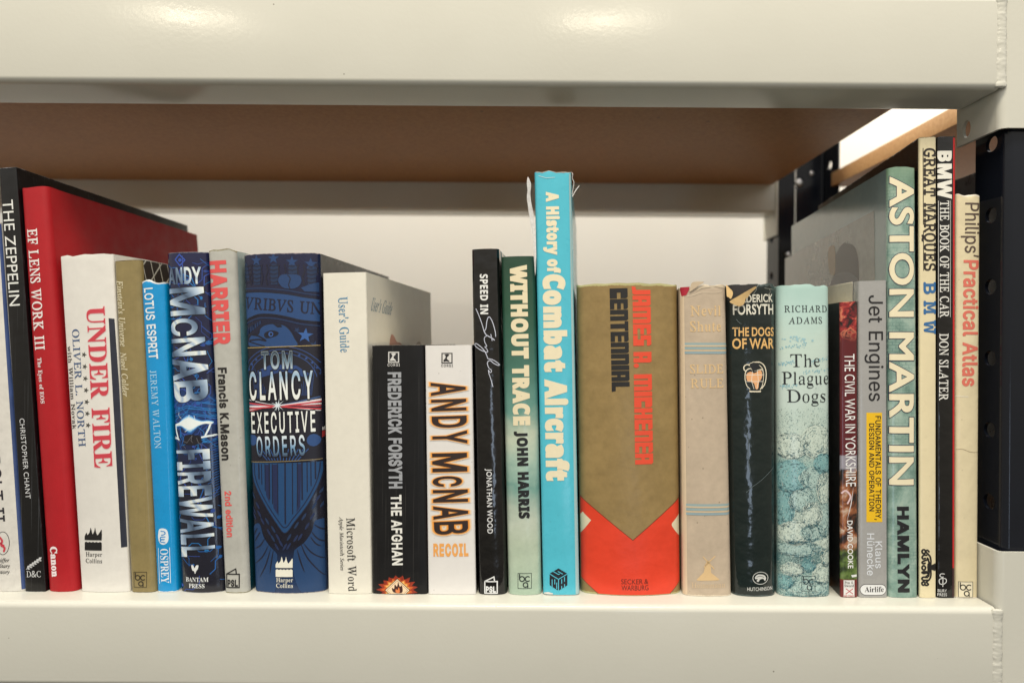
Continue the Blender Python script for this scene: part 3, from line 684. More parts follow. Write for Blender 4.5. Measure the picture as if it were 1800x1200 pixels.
i102/51,206 41,208 32,212 28,216 25,222 24,231 25,239 28,246 32,250 41,254 51,255 62,254 71,250 75,246 78,239 79,231 78,222 75,216 71,212 62,208/26,0 26,183 76,183 76,0
m330/26,0 26,183 64,183 71,160 74,160 84,172 97,180 112,185 127,187 146,185 162,180 174,172 183,160 187,160 197,172 211,180 226,185 241,187 261,185 276,180 289,171 297,158 303,141 305,120 305,0 255,0 255,107 253,121 250,132 245,140 237,145 227,147 215,145 206,140 199,133 192,115 190,92 190,0 140,0 140,107 139,121 136,132 130,140 123,145 113,147 100,145 91,140 84,131 78,112 76,86 76,0
o208/103,-3 79,-1 58,8 40,21 27,40 18,64 15,92 18,120 26,143 39,162 57,176 79,184 104,187 129,184 150,176 168,162 181,144 190,120 193,92 190,64 182,40 169,21 151,8 129,-1/104,37 116,38 126,43 133,51 139,68 142,92 139,116 133,133 126,140 116,145 104,146 92,145 82,140 75,133 68,116 66,92 68,68 75,51 82,43 92,38
p213/26,-81 26,183 67,183 74,160 76,160 85,170 96,179 110,185 128,187 148,184 164,176 178,163 193,133 197,92 192,51 178,21 163,7 146,-1 127,-3 109,-2 95,4 85,12 76,20 74,20 76,6 76,-81/113,37 123,39 132,44 138,52 144,69 146,93 145,112 141,127 134,138 124,145 112,147 100,145 91,141 85,135 79,119 76,98 76,92 78,69 84,52 91,44 100,39
r152/26,0 26,183 64,183 72,152 74,152 83,166 96,177 111,184 129,187 133,187 137,186 142,186 145,185 142,138 135,140 127,140 114,139 102,135 92,130 83,121 78,109 76,93 76,0
s167/76,-3 58,-3 43,-1 29,2 15,7 15,49 31,43 47,38 63,34 78,33 90,34 99,38 102,41 104,45 105,49 104,53 102,57 98,61 91,66 81,71 65,78 50,85 37,93 27,100 20,110 16,122 15,136 17,151 24,164 35,174 58,184 88,187 104,186 120,183 136,179 152,172 137,136 124,142 111,146 99,149 87,150 73,148 68,145 66,142 65,138 66,134 68,130 72,126 79,122 89,117 103,111 118,105 130,98 140,90 148,81 153,69 154,54 152,37 145,23 134,12 110,0
t146/89,-3 73,-2 60,2 48,9 39,21 33,36 32,57 32,146 8,146 8,167 35,184 50,222 82,222 82,183 133,183 133,146 82,146 82,51 84,46 88,42 95,38 103,37 112,37 120,38 135,42 135,5 126,2 115,-1 103,-3
u221/90,-3 64,1 43,13 33,25 27,42 25,64 25,183 75,183 75,76 77,59 82,47 88,41 95,38 105,37 118,38 129,44 136,52 142,71 144,97 144,183 194,183 194,0 156,0 149,24 147,24 136,11 123,3 107,-2
y191/37,-81 29,-80 22,-80 11,-78 11,-38 20,-40 31,-40 41,-39 49,-36 56,-31 64,-20 70,-8 73,1 0,183 55,183 89,80 92,73 93,65 95,57 95,48 96,48 98,57 99,65 103,80 137,183 191,183 113,-24 101,-48 83,-66 62,-77
@serifbold
&246/93,-3 62,1 38,14 27,27 20,43 18,62 21,86 32,104 48,119 70,133 59,145 50,159 43,174 40,191 42,206 48,219 57,230 77,240 102,243 126,240 145,230 153,220 158,207 160,192 157,172 147,156 131,142 112,129 177,66 185,78 191,90 196,105 200,120 230,120 224,99 217,80 208,63 196,48 245,0 205,0 176,28 159,15 141,5 119,-1/94,146 111,158 122,168 129,179 131,192 130,199 127,206 123,212 113,217 101,219 88,217 78,212 73,206 70,200 69,191 71,180 76,169 83,158/94,23 114,25 131,30 145,38 157,47 87,115 71,104 59,93 51,80 49,63 50,52 54,42 61,34 76,26
A218/-4,0 -4,9 5,11 12,15 18,24 25,37 103,233 112,233 192,43 199,28 206,17 210,13 215,10 222,9 222,0 115,0 115,9 132,11 137,14 141,18 142,23 140,30 136,41 126,66 52,66 39,35 38,33 38,29 38,19 41,15 46,11 64,9 64,0/57,80 121,80 88,160
B221/8,0 8,9 18,10 26,12 31,16 36,26 37,41 37,197 35,206 32,211 29,214 26,216 18,219 8,219 8,228 110,228 142,226 166,219 184,209 195,194 198,175 195,157 184,142 167,131 143,124 172,115 193,103 205,86 209,66 207,47 199,30 186,17 157,4 119,0/91,126 94,126 117,128 132,136 138,145 141,157 142,173 140,192 135,206 128,212 119,216 108,217 101,216 97,215 94,212 92,206 91,195/111,12 124,13 134,18 142,25 148,41 150,64 149,81 145,94 139,104 129,110 116,114 99,116 91,116 91,33 92,23 95,17 99,14
C234/128,-5 97,-2 69,10 45,28 28,52 17,81 13,114 17,147 28,175 46,199 69,217 98,229 130,233 155,230 184,220 189,218 194,218 199,219 204,221 207,226 210,233 218,233 218,154 210,154 196,182 178,203 157,217 133,222 111,217 94,204 82,183 74,152 72,113 75,77 83,48 96,28 115,16 139,12 159,14 179,22 198,35 214,53 224,44 198,17 166,0
D248/10,0 10,9 23,11 31,15 34,20 36,27 37,37 37,187 36,199 34,207 30,213 21,218 7,219 7,228 111,228 164,220 203,198 220,176 231,148 234,114 229,73 215,41 191,18 157,5 114,0/111,12 131,15 147,23 160,37 171,69 175,115 173,151 165,180 152,200 134,213 111,217 104,216 98,214 95,212 92,204 91,192 91,36 92,24 95,17 98,14
E221/7,0 7,8 18,9 26,11 31,15 35,20 37,28 38,39 38,184 37,197 35,207 31,213 26,216 18,219 8,219 8,228 199,228 199,160 192,160 188,179 180,193 170,203 148,212 116,215 106,215 100,214 97,213 93,208 92,203 91,194 91,123 97,123 110,124 121,128 130,134 138,150 144,173 152,173 152,59 144,59 141,77 137,91 130,100 120,107 108,110 91,111 91,34 92,26 93,21 96,17 103,15 115,14 138,15 157,19 172,27 185,37 196,52 206,72 215,72 201,0
F202/8,0 8,9 22,11 31,17 36,26 37,42 37,198 34,206 31,212 22,217 7,219 7,228 197,228 197,160 189,160 184,178 178,193 168,203 155,210 137,214 115,216 106,215 100,215 94,213 91,206 91,124 95,124 109,125 120,129 128,135 137,150 142,173 151,173 151,59 142,59 137,84 128,100 120,107 108,111 94,112 91,112 91,40 92,30 94,21 96,17 100,14 105,12 115,10 128,9 128,0
I130/7,0 7,9 21,11 31,16 34,21 37,28 38,38 38,193 37,203 35,209 32,214 22,218 7,219 7,228 122,228 122,219 107,218 98,214 94,209 92,203 91,193 91,39 92,29 94,22 96,18 99,15 103,13 111,10 123,9 123,0
L213/8,0 8,9 18,10 26,12 31,16 36,25 37,40 37,199 35,207 31,212 22,217 8,219 8,228 125,228 125,219 113,219 104,217 100,215 96,212 94,208 92,200 91,189 91,31 94,20 97,17 107,14 117,14 139,15 157,20 172,28 185,40 195,56 204,77 214,77 201,0
M317/7,0 7,9 21,11 31,16 35,21 37,29 38,40 38,191 37,201 35,208 33,211 30,214 26,216 18,218 7,219 7,228 92,228 158,71 225,228 309,228 309,219 295,217 286,212 283,206 281,199 280,189 280,43 281,30 282,21 284,17 287,14 291,12 298,10 308,9 308,0 198,0 198,9 208,10 216,12 220,15 223,18 225,22 227,30 227,199 144,0 135,0 53,194 53,40 54,29 56,20 60,15 70,10 85,9 85,0
N247/201,-5 53,175 53,39 54,29 56,21 59,15 68,11 83,9 83,0 9,0 9,9 19,10 27,12 31,14 34,17 36,21 38,39 38,194 18,217 9,219 9,228 78,228 195,84 195,199 193,207 191,211 188,214 184,216 176,218 166,219 166,228 240,228 240,219 229,218 222,216 217,212 212,203 211,188 211,-5
O263/130,-5 106,-3 84,4 64,15 47,29 33,46 22,67 16,89 14,114 16,138 22,161 33,181 47,199 65,213 85,224 108,231 133,233 157,231 179,224 198,213 216,199 230,182 240,162 247,139 249,114 247,89 240,67 230,46 215,29 198,15 177,4 155,-3/132,6 153,10 169,23 181,45 187,75 190,114 186,160 174,194 162,209 147,219 130,222 109,217 93,204 82,183 75,153 73,114 77,67 89,34 101,18 115,9
P209/8,0 8,9 18,10 26,12 31,16 36,25 37,40 37,199 35,207 31,212 22,217 8,219 8,228 107,228 144,226 168,220 183,211 195,199 202,184 204,166 202,148 195,133 183,120 157,107 121,103 91,103 91,40 93,25 97,16 102,12 110,10 121,9 121,0/91,115 101,115 116,116 127,120 136,126 144,142 146,165 144,187 138,203 130,210 121,214 108,216 98,214 95,212 92,207 91,199
R236/8,0 8,9 18,10 26,12 31,16 36,25 37,40 37,199 35,207 31,212 22,217 8,219 8,228 108,228 152,224 184,213 197,201 206,186 209,167 205,148 196,133 180,120 157,112 216,25 221,18 226,13 232,10 240,9 240,0 169,0 101,106 91,106 91,40 93,25 97,16 102,12 110,10 121,9 121,0/91,117 102,117 118,118 130,122 140,129 146,139 150,152 152,168 150,185 145,198 138,208 126,214 112,216 104,215 99,214 95,211 92,204 91,193
S195/21,-5 21,79 31,79 41,47 56,25 68,15 82,9 98,7 110,9 120,12 128,18 135,26 138,35 139,45 136,58 127,70 112,80 81,95 56,110 38,126 28,144 25,166 27,185 34,201 44,215 58,225 74,231 92,233 115,231 127,228 141,224 146,223 154,223 157,225 159,228 160,233 170,233 170,160 161,160 155,177 147,192 136,205 124,214 111,220 97,222 82,220 70,213 64,207 61,199 60,190 61,182 64,175 69,168 79,160 94,151 127,136 145,127 159,117 169,106 175,94 178,81 180,66 177,46 169,29 157,15 140,4 120,-3 96,-5 88,-5 79,-4 63,0 45,6 39,6 32,0 31,-5
T212/46,0 46,9 57,9 65,12 71,15 75,21 77,29 78,40 78,217 75,217 58,215 44,210 33,202 20,183 14,159 5,159 5,228 205,228 205,158 197,158 191,184 178,202 160,213 134,217 132,217 132,29 135,21 138,15 144,12 153,9 164,9 164,0
U246/124,-6 96,-4 74,3 57,14 46,30 39,52 37,78 37,189 36,199 34,207 30,212 22,217 7,219 7,228 120,228 120,219 109,218 101,216 97,214 94,211 91,200 90,189 90,70 93,44 102,26 111,18 122,13 137,11 158,14 175,22 187,36 194,55 196,80 196,189 195,199 193,206 190,212 180,217 164,219 164,228 237,228 237,219 228,217 221,215 216,211 213,202 211,189 211,91 206,46 190,16 173,4 151,-4
W306/85,-5 16,196 12,207 8,214 4,217 -8,219 -8,228 90,228 90,219 81,218 75,216 72,213 70,205 71,197 74,186 111,77 150,176 143,199 139,209 134,215 126,218 115,219 115,228 220,228 220,219 211,219 205,217 200,214 197,211 196,206 199,193 237,83 270,185 273,195 274,203 274,208 272,212 269,215 262,218 252,219 252,228 312,228 312,219 306,218 301,215 297,211 292,202 287,190 223,-5 214,-5 158,154 95,-5
Y213/51,0 51,9 61,10 69,12 74,16 79,25 80,40 80,89 23,193 15,207 7,215 0,218 -3,218 -7,219 -7,228 103,228 103,219 98,219 90,218 83,216 80,214 78,208 79,203 82,196 124,113 167,183 172,195 174,204 173,209 170,213 165,217 147,219 147,228 220,228 220,219 211,217 204,212 198,205 191,196 134,102 134,40 135,25 140,16 145,12 153,10 164,9 164,0
a172/127,-5 116,-4 108,1 103,8 100,17 76,1 48,-4 37,-3 28,0 20,6 15,13 11,22 10,32 12,45 20,58 32,68 59,82 99,95 99,121 98,133 93,141 89,145 82,147 74,148 60,146 56,144 53,141 52,137 53,134 57,128 60,122 61,116 61,110 59,105 55,101 48,97 39,95 32,96 27,98 22,102 18,109 16,118 19,129 25,139 34,147 47,154 63,158 81,159 112,156 132,146 140,136 145,122 146,105 146,31 147,24 147,20 156,18 160,21 165,14 153,3 141,-3/76,17 81,18 87,20 93,25 99,32 99,85 82,78 69,69 62,57 59,42 60,33 62,26 65,21 70,18
c147/78,-5 60,-2 43,5 29,18 19,34 12,53 10,75 12,98 20,118 32,135 48,148 67,157 87,160 109,157 125,149 133,142 137,133 139,123 138,117 136,112 133,108 129,105 124,103 118,102 111,103 105,106 101,110 99,117 98,125 98,131 99,133 99,136 98,140 96,144 94,146 90,148 85,148 74,146 66,140 61,129 57,113 56,94 59,61 69,38 78,28 89,21 102,19 114,21 125,27 136,36 142,30 124,11 103,-1
d185/70,-5 53,-2 39,5 27,17 17,33 12,52 10,74 12,98 18,119 28,136 41,149 56,157 73,159 88,157 100,151 111,140 111,207 109,212 106,215 99,218 88,220 88,228 160,228 160,27 162,20 165,17 170,15 177,14 177,5 147,3 111,-5 111,19 101,6 87,-2/86,14 93,16 101,21 107,28 111,38 111,121 109,129 103,135 96,139 87,140 80,139 74,136 69,132 65,125 60,105 59,77 60,49 65,29 68,23 73,18 79,15
e150/77,-5 59,-2 42,5 29,18 18,34 12,55 10,79 12,101 19,120 30,136 43,149 60,157 79,159 97,157 112,151 124,140 137,117 141,87 141,83 58,83 60,61 65,43 74,31 85,24 100,21 112,24 124,31 135,43 142,36 124,13 102,0/58,96 101,96 101,107 100,126 97,139 94,143 90,146 86,148 81,148 72,147 66,141 62,132 59,119 58,102
f107/7,0 7,8 15,9 20,11 23,14 25,17 26,24 26,138 8,138 8,155 26,155 26,177 28,193 33,207 42,218 62,229 87,232 106,230 120,223 126,216 130,208 132,200 131,193 129,188 126,183 122,180 117,178 112,178 104,179 98,183 95,186 93,190 92,195 93,202 96,210 96,221 93,221 90,222 81,220 77,215 75,207 74,195 74,155 102,155 102,138 74,138 74,24 76,17 79,13 87,9 100,8 100,0
h190/9,0 9,8 19,10 22,13 25,19 26,28 26,199 25,208 23,215 20,217 15,219 9,220 9,228 74,228 74,133 88,148 103,156 122,159 137,157 149,151 158,140 163,125 165,106 165,28 166,19 169,13 172,10 182,8 182,0 101,0 101,8 109,9 112,11 115,15 117,21 118,28 118,108 117,120 115,129 112,133 107,135 101,136 91,134 82,128 74,118 74,28 75,19 77,13 80,10 90,8 90,0
i99/50,181 44,182 38,184 32,188 28,193 26,199 25,206 26,213 28,219 32,224 38,228 44,231 50,232 57,231 63,228 68,224 72,219 75,213 76,206 75,199 72,193 68,188 63,184 57,182/9,0 9,8 20,10 23,13 25,19 26,28 26,126 25,136 23,142 21,145 10,147 10,155 74,155 74,28 75,19 77,13 84,9 90,8 90,0
l100/9,0 9,8 20,10 23,13 25,19 26,28 26,208 24,215 21,217 16,219 10,220 10,228 74,228 74,28 75,19 77,13 84,9 90,8 90,0
n190/9,0 9,8 19,10 22,13 25,19 26,28 26,127 25,136 23,142 20,145 9,147 9,155 74,155 74,134 87,148 103,156 122,159 137,157 149,151 158,140 163,125 165,106 165,28 166,19 169,13 172,10 182,8 182,0 101,0 101,8 109,9 112,11 115,15 117,21 118,28 118,108 117,120 115,129 112,133 107,135 101,136 91,134 82,128 74,118 74,28 75,19 77,13 80,10 90,8 90,0
o168/84,-5 63,-2 45,6 30,18 19,35 12,55 9,77 12,99 19,119 30,136 45,149 63,157 84,159 105,157 123,149 138,136 149,120 156,100 158,77 156,54 149,34 138,18 123,5 105,-2/84,6 93,7 99,12 104,19 107,28 109,41 110,57 110,77 108,114 104,135 100,141 96,146 91,149 78,149 72,146 67,141 64,135 60,114 58,77 59,57 60,41 62,28 64,19 68,13 72,9 78,7
r144/9,0 9,8 20,10 23,13 25,19 26,28 26,126 25,136 23,143 20,145 10,147 10,155 73,155 73,126 82,140 94,151 105,157 117,159 125,158 132,156 138,152 142,147 144,140 145,133 143,124 139,117 135,114 130,112 124,111 114,113 111,115 101,128 94,130 90,129 85,126 81,121 76,110 75,96 75,21 77,16 79,13 87,10 99,8 99,0
s144/76,-5 61,-3 40,4 33,4 30,2 27,-1 26,-4 18,-4 18,53 27,53 33,34 43,19 52,13 61,9 70,7 81,9 89,13 93,18 95,23 96,29 94,38 88,46 78,52 53,65 38,74 27,85 21,97 18,110 20,123 25,135 32,145 43,153 56,158 71,160 83,158 106,152 113,156 115,160 122,160 122,111 114,111 107,127 98,139 87,146 75,148 65,147 58,143 55,139 53,135 52,130 53,125 55,120 58,116 64,111 73,106 96,95 111,86 121,76 127,63 129,47 127,32 122,20 114,9 97,-2
t114/62,-5 50,-4 40,0 33,5 26,18 24,36 24,139 10,139 10,150 29,168 44,185 56,199 64,212 72,212 72,155 104,155 104,139 72,139 72,41 73,32 75,25 77,22 84,20 90,21 95,24 99,30 103,37 111,33 102,16 91,5 78,-2
w217/61,-5 8,132 6,138 3,142 -1,145 -5,147 -5,155 69,155 69,147 63,146 60,145 57,141 60,126 83,63 105,118 100,133 98,140 95,144 91,146 84,147 84,155 162,155 162,147 155,146 151,144 149,142 149,131 168,71 193,133 193,141 192,143 185,146 178,147 178,155 223,155 223,147 218,147 215,145 212,142 209,136 206,129 152,-5 144,-5 111,98 70,-5
y150/26,-70 15,-68 5,-62 0,-57 -2,-50 -3,-42 -2,-34 2,-27 7,-23 12,-21 18,-20 26,-21 32,-25 35,-28 37,-33 47,-48 52,-44 57,-37 61,-30 65,-22 68,-13 70,-2 18,125 15,132 12,138 8,144 -2,147 -2,155 81,155 81,147 73,146 68,145 66,131 66,128 93,59 115,121 117,126 119,134 119,137 117,143 115,145 101,147 101,155 150,155 150,147 145,146 142,144 139,140 134,132 130,121 81,-12 73,-33 65,-48 56,-59 48,-65 38,-69
@italic
'76/29,153 22,240 54,240 47,153
A232/-42,0 -41,6 -26,9 -13,16 0,28 54,91 178,237 185,237 176,29 177,22 179,16 183,12 192,8 206,6 204,0 110,0 112,6 115,6 124,7 131,9 136,13 141,23 143,39 144,79 66,79 60,77 58,75 33,45 20,28 16,18 16,15 17,12 21,9 29,7 39,6 38,0/72,91 145,91 149,183
C235/109,-5 82,-2 58,6 39,20 25,39 16,62 13,89 15,114 23,138 35,161 51,182 70,201 91,217 125,232 161,237 182,235 206,229 211,227 215,227 220,228 223,230 227,235 233,235 220,166 213,166 213,177 210,198 200,213 191,221 178,225 164,226 143,224 123,215 104,202 87,185 73,164 62,140 55,115 52,87 57,55 70,30 83,19 99,12 118,9 147,14 174,28 199,51 206,46 184,23 162,7 137,-2
E227/-17,0 -15,7 0,8 9,13 16,22 21,37 63,192 65,203 66,210 65,215 63,219 60,221 52,224 41,226 42,232 220,232 210,182 204,182 204,197 201,207 198,212 193,215 186,218 173,220 154,221 117,221 108,218 105,216 103,213 98,198 80,130 108,130 130,132 144,138 154,148 161,163 167,163 143,81 137,81 138,87 138,103 136,110 134,113 131,115 126,117 118,118 107,119 77,119 56,42 54,31 52,24 53,19 55,16 58,14 65,12 100,12 122,13 141,17 157,24 170,34 182,47 193,64 200,64 176,0
H260/-17,0 -15,7 -4,7 3,9 9,12 14,18 18,26 21,36 63,192 65,203 66,210 65,215 63,219 60,221 52,224 41,226 42,232 135,232 133,226 119,224 109,220 103,210 97,195 83,143 82,139 84,131 88,130 184,130 190,137 205,192 207,202 208,210 208,215 206,219 202,221 194,224 183,226 185,232 277,232 275,226 273,226 260,224 251,219 245,211 239,196 198,40 195,30 195,26 194,22 195,17 197,14 200,11 208,8 220,7 218,0 126,0 127,7 138,7 146,9 152,12 156,18 160,26 163,36 182,106 177,117 81,117 76,115 74,110 55,40 52,26 52,22 53,17 55,14 58,11 66,8 78,7 76,0
M295/-18,0 -16,7 -6,7 2,9 8,12 12,18 16,26 20,36 64,192 66,202 67,210 66,215 64,219 61,221 53,224 41,226 43,232 106,232 130,54 248,232 312,232 310,226 307,226 295,224 286,219 279,211 274,196 232,40 229,26 229,22 230,17 232,14 235,11 243,8 255,7 253,0 161,0 163,6 172,7 180,9 186,13 190,19 195,29 198,41 240,196 109,0 105,0 79,196 38,51 33,24 34,18 36,14 39,11 47,8 59,6 57,0
N250/169,-5 77,186 38,42 36,35 34,25 34,18 35,14 40,10 48,8 61,7 59,0 -17,0 -15,7 -1,8 8,13 15,21 21,36 65,196 65,212 60,219 55,223 49,225 41,226 42,232 91,232 177,54 214,190 217,207 217,215 216,218 214,221 203,224 190,226 192,232 268,232 266,226 256,225 249,223 243,220 238,215 234,207 230,196 175,-5
S184/77,-5 54,-2 29,5 16,6 13,4 10,1 7,-4 1,-4 13,73 19,73 23,44 34,23 45,13 58,7 73,5 85,7 96,12 105,19 112,28 116,40 118,52 117,61 114,70 109,78 103,87 98,94 92,101 77,116 61,133 51,148 46,162 44,177 46,193 52,208 62,220 76,230 92,235 111,237 126,237 155,229 156,228 162,229 166,232 169,236 176,236 165,168 160,168 156,194 148,212 139,220 128,225 116,227 105,226 95,222 88,216 82,208 78,199 77,188 79,178 84,167 91,156 100,145 116,129 132,112 146,89 150,63 148,45 141,28 130,15 115,4 97,-2
U245/100,-5 69,-1 46,12 35,24 28,39 26,56 27,71 32,91 59,194 62,203 62,215 60,219 56,222 47,225 34,226 36,232 134,232 132,226 129,226 119,225 111,222 105,218 98,207 92,191 67,96 61,71 59,55 61,42 65,31 72,23 87,14 108,11 126,13 142,19 155,28 166,40 175,59 185,91 208,177 212,194 213,206 213,213 211,218 208,222 199,225 186,226 188,232 266,232 265,226 260,226 249,224 240,219 234,210 229,198 226,189 223,178 198,82 188,53 177,31 163,14 146,3 125,-3
a171/25,-4 17,-3 10,0 4,5 -1,17 -3,32 0,60 9,88 25,114 45,137 68,153 92,158 101,157 108,154 113,148 116,140 121,154 146,154 116,45 112,31 117,17 122,20 131,27 141,40 146,36 128,14 112,0 98,-4 89,-2 86,2 84,6 84,11 87,28 95,59 77,31 60,12 43,0/41,16 49,18 58,24 67,32 76,43 85,56 93,71 100,85 105,101 108,115 109,129 109,136 107,142 103,146 99,149 92,149 82,148 72,142 62,133 48,113 37,88 32,74 29,61 27,48 27,29 29,24 32,20 36,17
c149/50,-4 35,-2 23,3 13,11 3,30 0,54 1,71 6,87 14,104 24,119 37,132 51,143 75,154 100,158 114,156 124,151 129,146 132,140 133,133 132,125 129,119 125,116 117,114 107,116 104,119 102,128 102,131 103,134 106,149 99,149 81,146 65,135 51,119 39,98 32,75 30,54 32,36 38,23 44,16 52,13 61,11 78,15 96,25 114,41 119,35 96,13 73,0
d177/31,-4 20,-3 12,1 5,7 -2,20 -4,37 -3,53 3,72 11,90 22,109 35,125 50,139 61,148 73,154 85,157 96,158 105,157 112,155 118,152 121,147 136,208 137,210 137,213 138,215 138,218 136,224 129,227 117,227 118,234 138,236 153,239 163,242 171,234 120,40 117,26 122,15 125,15 132,18 141,26 153,40 158,36 144,18 131,6 120,-2 108,-4 102,-3 98,-1 94,2 92,7 91,13 94,31 101,56 83,29 66,11 49,0/45,14 54,16 64,22 73,31 83,43 92,56 99,71 106,87 111,102 115,116 116,130 115,138 111,145 108,148 104,150 99,150 88,148 77,143 66,134 51,115 38,89 29,62 26,39 27,28 31,20 35,17 40,15
e144/44,-3 31,-2 20,3 10,10 1,27 -2,49 0,66 5,83 12,99 23,115 36,130 50,142 74,154 98,158 111,157 121,152 125,147 128,140 129,133 126,119 118,107 104,95 73,80 31,71 29,65 29,59 28,54 28,49 29,36 33,26 39,19 48,14 59,13 76,16 93,25 110,41 116,36 99,18 82,6 64,-1/32,79 62,86 84,99 94,110 100,123 102,136 102,140 98,147 94,149 90,149 79,147 68,140 58,129 48,115 39,98
f99/-24,-77 -33,-75 -40,-71 -43,-67 -45,-63 -46,-58 -44,-49 -41,-46 -38,-44 -33,-43 -26,-45 -24,-47 -22,-54 -22,-57 -25,-63 -15,-66 -9,-61 -5,-54 -2,-46 1,-37 4,-26 7,-12 36,141 3,141 6,152 38,152 42,170 52,201 67,224 80,235 93,241 108,243 120,242 129,237 134,232 137,226 138,219 137,214 135,210 132,207 127,205 122,204 114,206 111,209 111,231 106,234 103,234 94,232 86,224 79,210 74,192 66,152 105,152 103,141 64,141 50,75 42,36 34,4 25,-23 16,-43 4,-61 -9,-73
g143/32,-77 8,-74 -10,-65 -19,-57 -24,-48 -26,-37 -21,-19 -6,-3 18,12 11,16 7,19 4,24 3,29 4,33 6,37 29,60 16,70 8,83 5,97 7,113 14,128 26,141 40,151 57,157 76,159 89,158 103,153 116,149 123,148 145,148 145,133 122,133 124,118 122,102 115,87 104,74 89,65 73,59 55,57 48,57 41,58 35,53 31,48 30,43 32,39 37,35 45,31 56,27 79,19 97,9 105,2 110,-8 111,-20 109,-36 102,-50 90,-61 74,-70 54,-75/56,64 66,67 75,73 83,83 90,95 94,109 95,125 94,136 89,144 85,148 80,150 74,151 64,149 54,143 46,133 39,120 35,106 33,91 34,81 37,74 41,69 48,66/38,-66 56,-65 70,-60 80,-53 86,-43 88,-30 87,-25 85,-20 82,-16 74,-10 66,-5 56,-1 47,3 35,7 26,9 9,-3 -1,-17 -5,-32 -3,-44 2,-54 11,-61 22,-65
h201/152,-3 143,-2 136,1 130,6 124,16 122,30 122,39 123,49 125,62 128,76 136,110 138,120 141,142 140,149 138,154 135,158 131,161 125,162 112,159 100,150 87,136 71,110 62,86 44,0 12,0 56,208 59,225 58,231 55,235 51,239 36,241 33,241 36,255 98,255 85,193 78,166 71,138 75,138 94,163 115,178 137,183 150,182 160,177 167,170 171,159 173,146 173,139 171,131 167,109 158,69 156,59 154,42 154,28 158,20 161,18 166,18 176,20 187,26 193,16 172,1
i89/57,197 53,199 49,202 46,205 44,214 46,222 49,226 53,229 57,231 66,231 70,229 73,226 76,222 78,218 79,214 78,209 74,202 70,199 66,197/16,-4 11,-3 6,-1 3,3 1,8 0,14 0,20 2,27 6,43 28,121 29,127 28,139 25,141 18,143 9,144 10,149 32,152 41,154 48,155 64,148 32,39 29,26 29,22 31,18 36,16 44,19 53,28 65,42 70,37 51,14 33,1
l86/16,-4 7,-2 1,4 -1,8 -1,13 1,27 7,50 49,206 51,216 49,224 46,227 40,229 29,229 30,235 60,239 67,241 77,243 86,242 84,233 31,42 28,25 28,22 30,18 34,17 41,20 50,28 61,41 66,36 52,18 39,6 26,-1
n182/111,-4 106,-4 99,0 95,6 94,14 98,33 108,70 118,108 121,127 121,131 120,134 116,137 112,137 106,136 98,132 89,125 70,106 61,95 53,83 46,71 34,41 21,0 -6,0 27,110 30,123 31,131 29,138 27,140 21,142 9,142 10,148 34,152 43,153 50,155 66,158 66,154 46,89 71,119 94,141 115,153 132,157 139,157 144,155 148,151 150,146 151,139 151,133 150,126 146,111 127,44 123,28 123,22 125,18 127,17 130,17 137,20 146,29 156,45 161,41 145,16 128,1
o175/53,-4 37,-2 24,3 13,11 5,22 0,35 -2,51 0,70 7,89 17,107 31,124 47,138 64,149 82,156 101,158 117,156 130,152 142,143 150,132 155,119 157,103 155,86 150,69 141,52 130,37 117,23 102,11 78,0/56,6 70,8 83,16 95,28 106,43 115,60 121,78 126,96 127,113 126,126 123,136 117,144 109,148 99,149 88,148 77,142 66,134 51,115 39,92 31,66 28,42 30,26 35,15 41,10 48,7
p170/-48,-75 -46,-69 -33,-67 -24,-63 -19,-55 -14,-43 27,118 30,128 30,131 28,138 26,140 20,142 8,143 10,149 31,151 40,153 47,154 56,157 65,157 65,152 56,125 74,143 93,154 113,158 125,157 135,153 143,146 151,132 154,113 152,93 145,72 135,53 122,34 106,19 89,7 70,-1 50,-4 36,-2 25,3 15,-41 12,-52 11,-57 12,-61 14,-64 18,-66 26,-68 38,-69 37,-75/50,5 64,7 78,15 90,26 101,41 110,58 118,77 122,95 124,114 122,126 118,135 113,140 107,142 100,143 89,141 78,136 68,126 55,107 46,81 33,32 33,29 32,14 34,10 38,7 43,5
r112/-6,0 23,104 27,120 28,130 28,133 27,136 17,141 6,142 7,148 30,152 38,154 45,155 62,154 45,90 69,128 88,151 104,158 108,158 115,154 118,148 119,141 117,133 113,126 109,123 105,121 100,120 95,121 90,124 87,128 85,134 48,79 20,0
s124/39,-4 26,-3 9,2 3,3 0,3 -4,0 -4,-2 -11,-2 -4,53 2,53 5,32 12,17 19,10 26,6 36,5 43,6 49,9 55,13 61,22 63,34 60,47 52,60 42,73 32,87 27,95 23,103 21,111 20,119 21,130 25,139 32,147 45,155 61,158 74,157 83,155 91,152 97,151 100,151 104,155 104,157 110,157 103,107 98,107 94,126 87,139 78,147 65,149 60,149 55,147 51,144 48,140 46,135 45,130 48,118 58,104 68,91 78,77 86,61 89,53 90,44 88,32 83,20 75,10 65,3 53,-2
t93/16,-4 11,-3 6,-1 3,2 1,7 0,13 1,18 1,22 3,31 33,141 10,141 11,148 31,156 50,172 68,196 76,196 63,152 91,152 89,141 60,141 33,39 31,29 36,15 42,18 51,26 62,40 67,34 50,13 33,0
v148/31,-4 25,85 24,102 22,116 20,126 18,133 14,138 7,142 0,143 -3,143 -2,149 7,151 14,152 21,154 26,155 31,157 34,157 37,158 40,158 43,154 47,142 49,122 51,94 55,29 82,58 93,72 102,85 116,106 120,120 120,122 116,127 111,131 105,139 104,144 106,152 109,155 114,158 125,158 132,153 135,146 136,137 122,98 80,43 38,-4
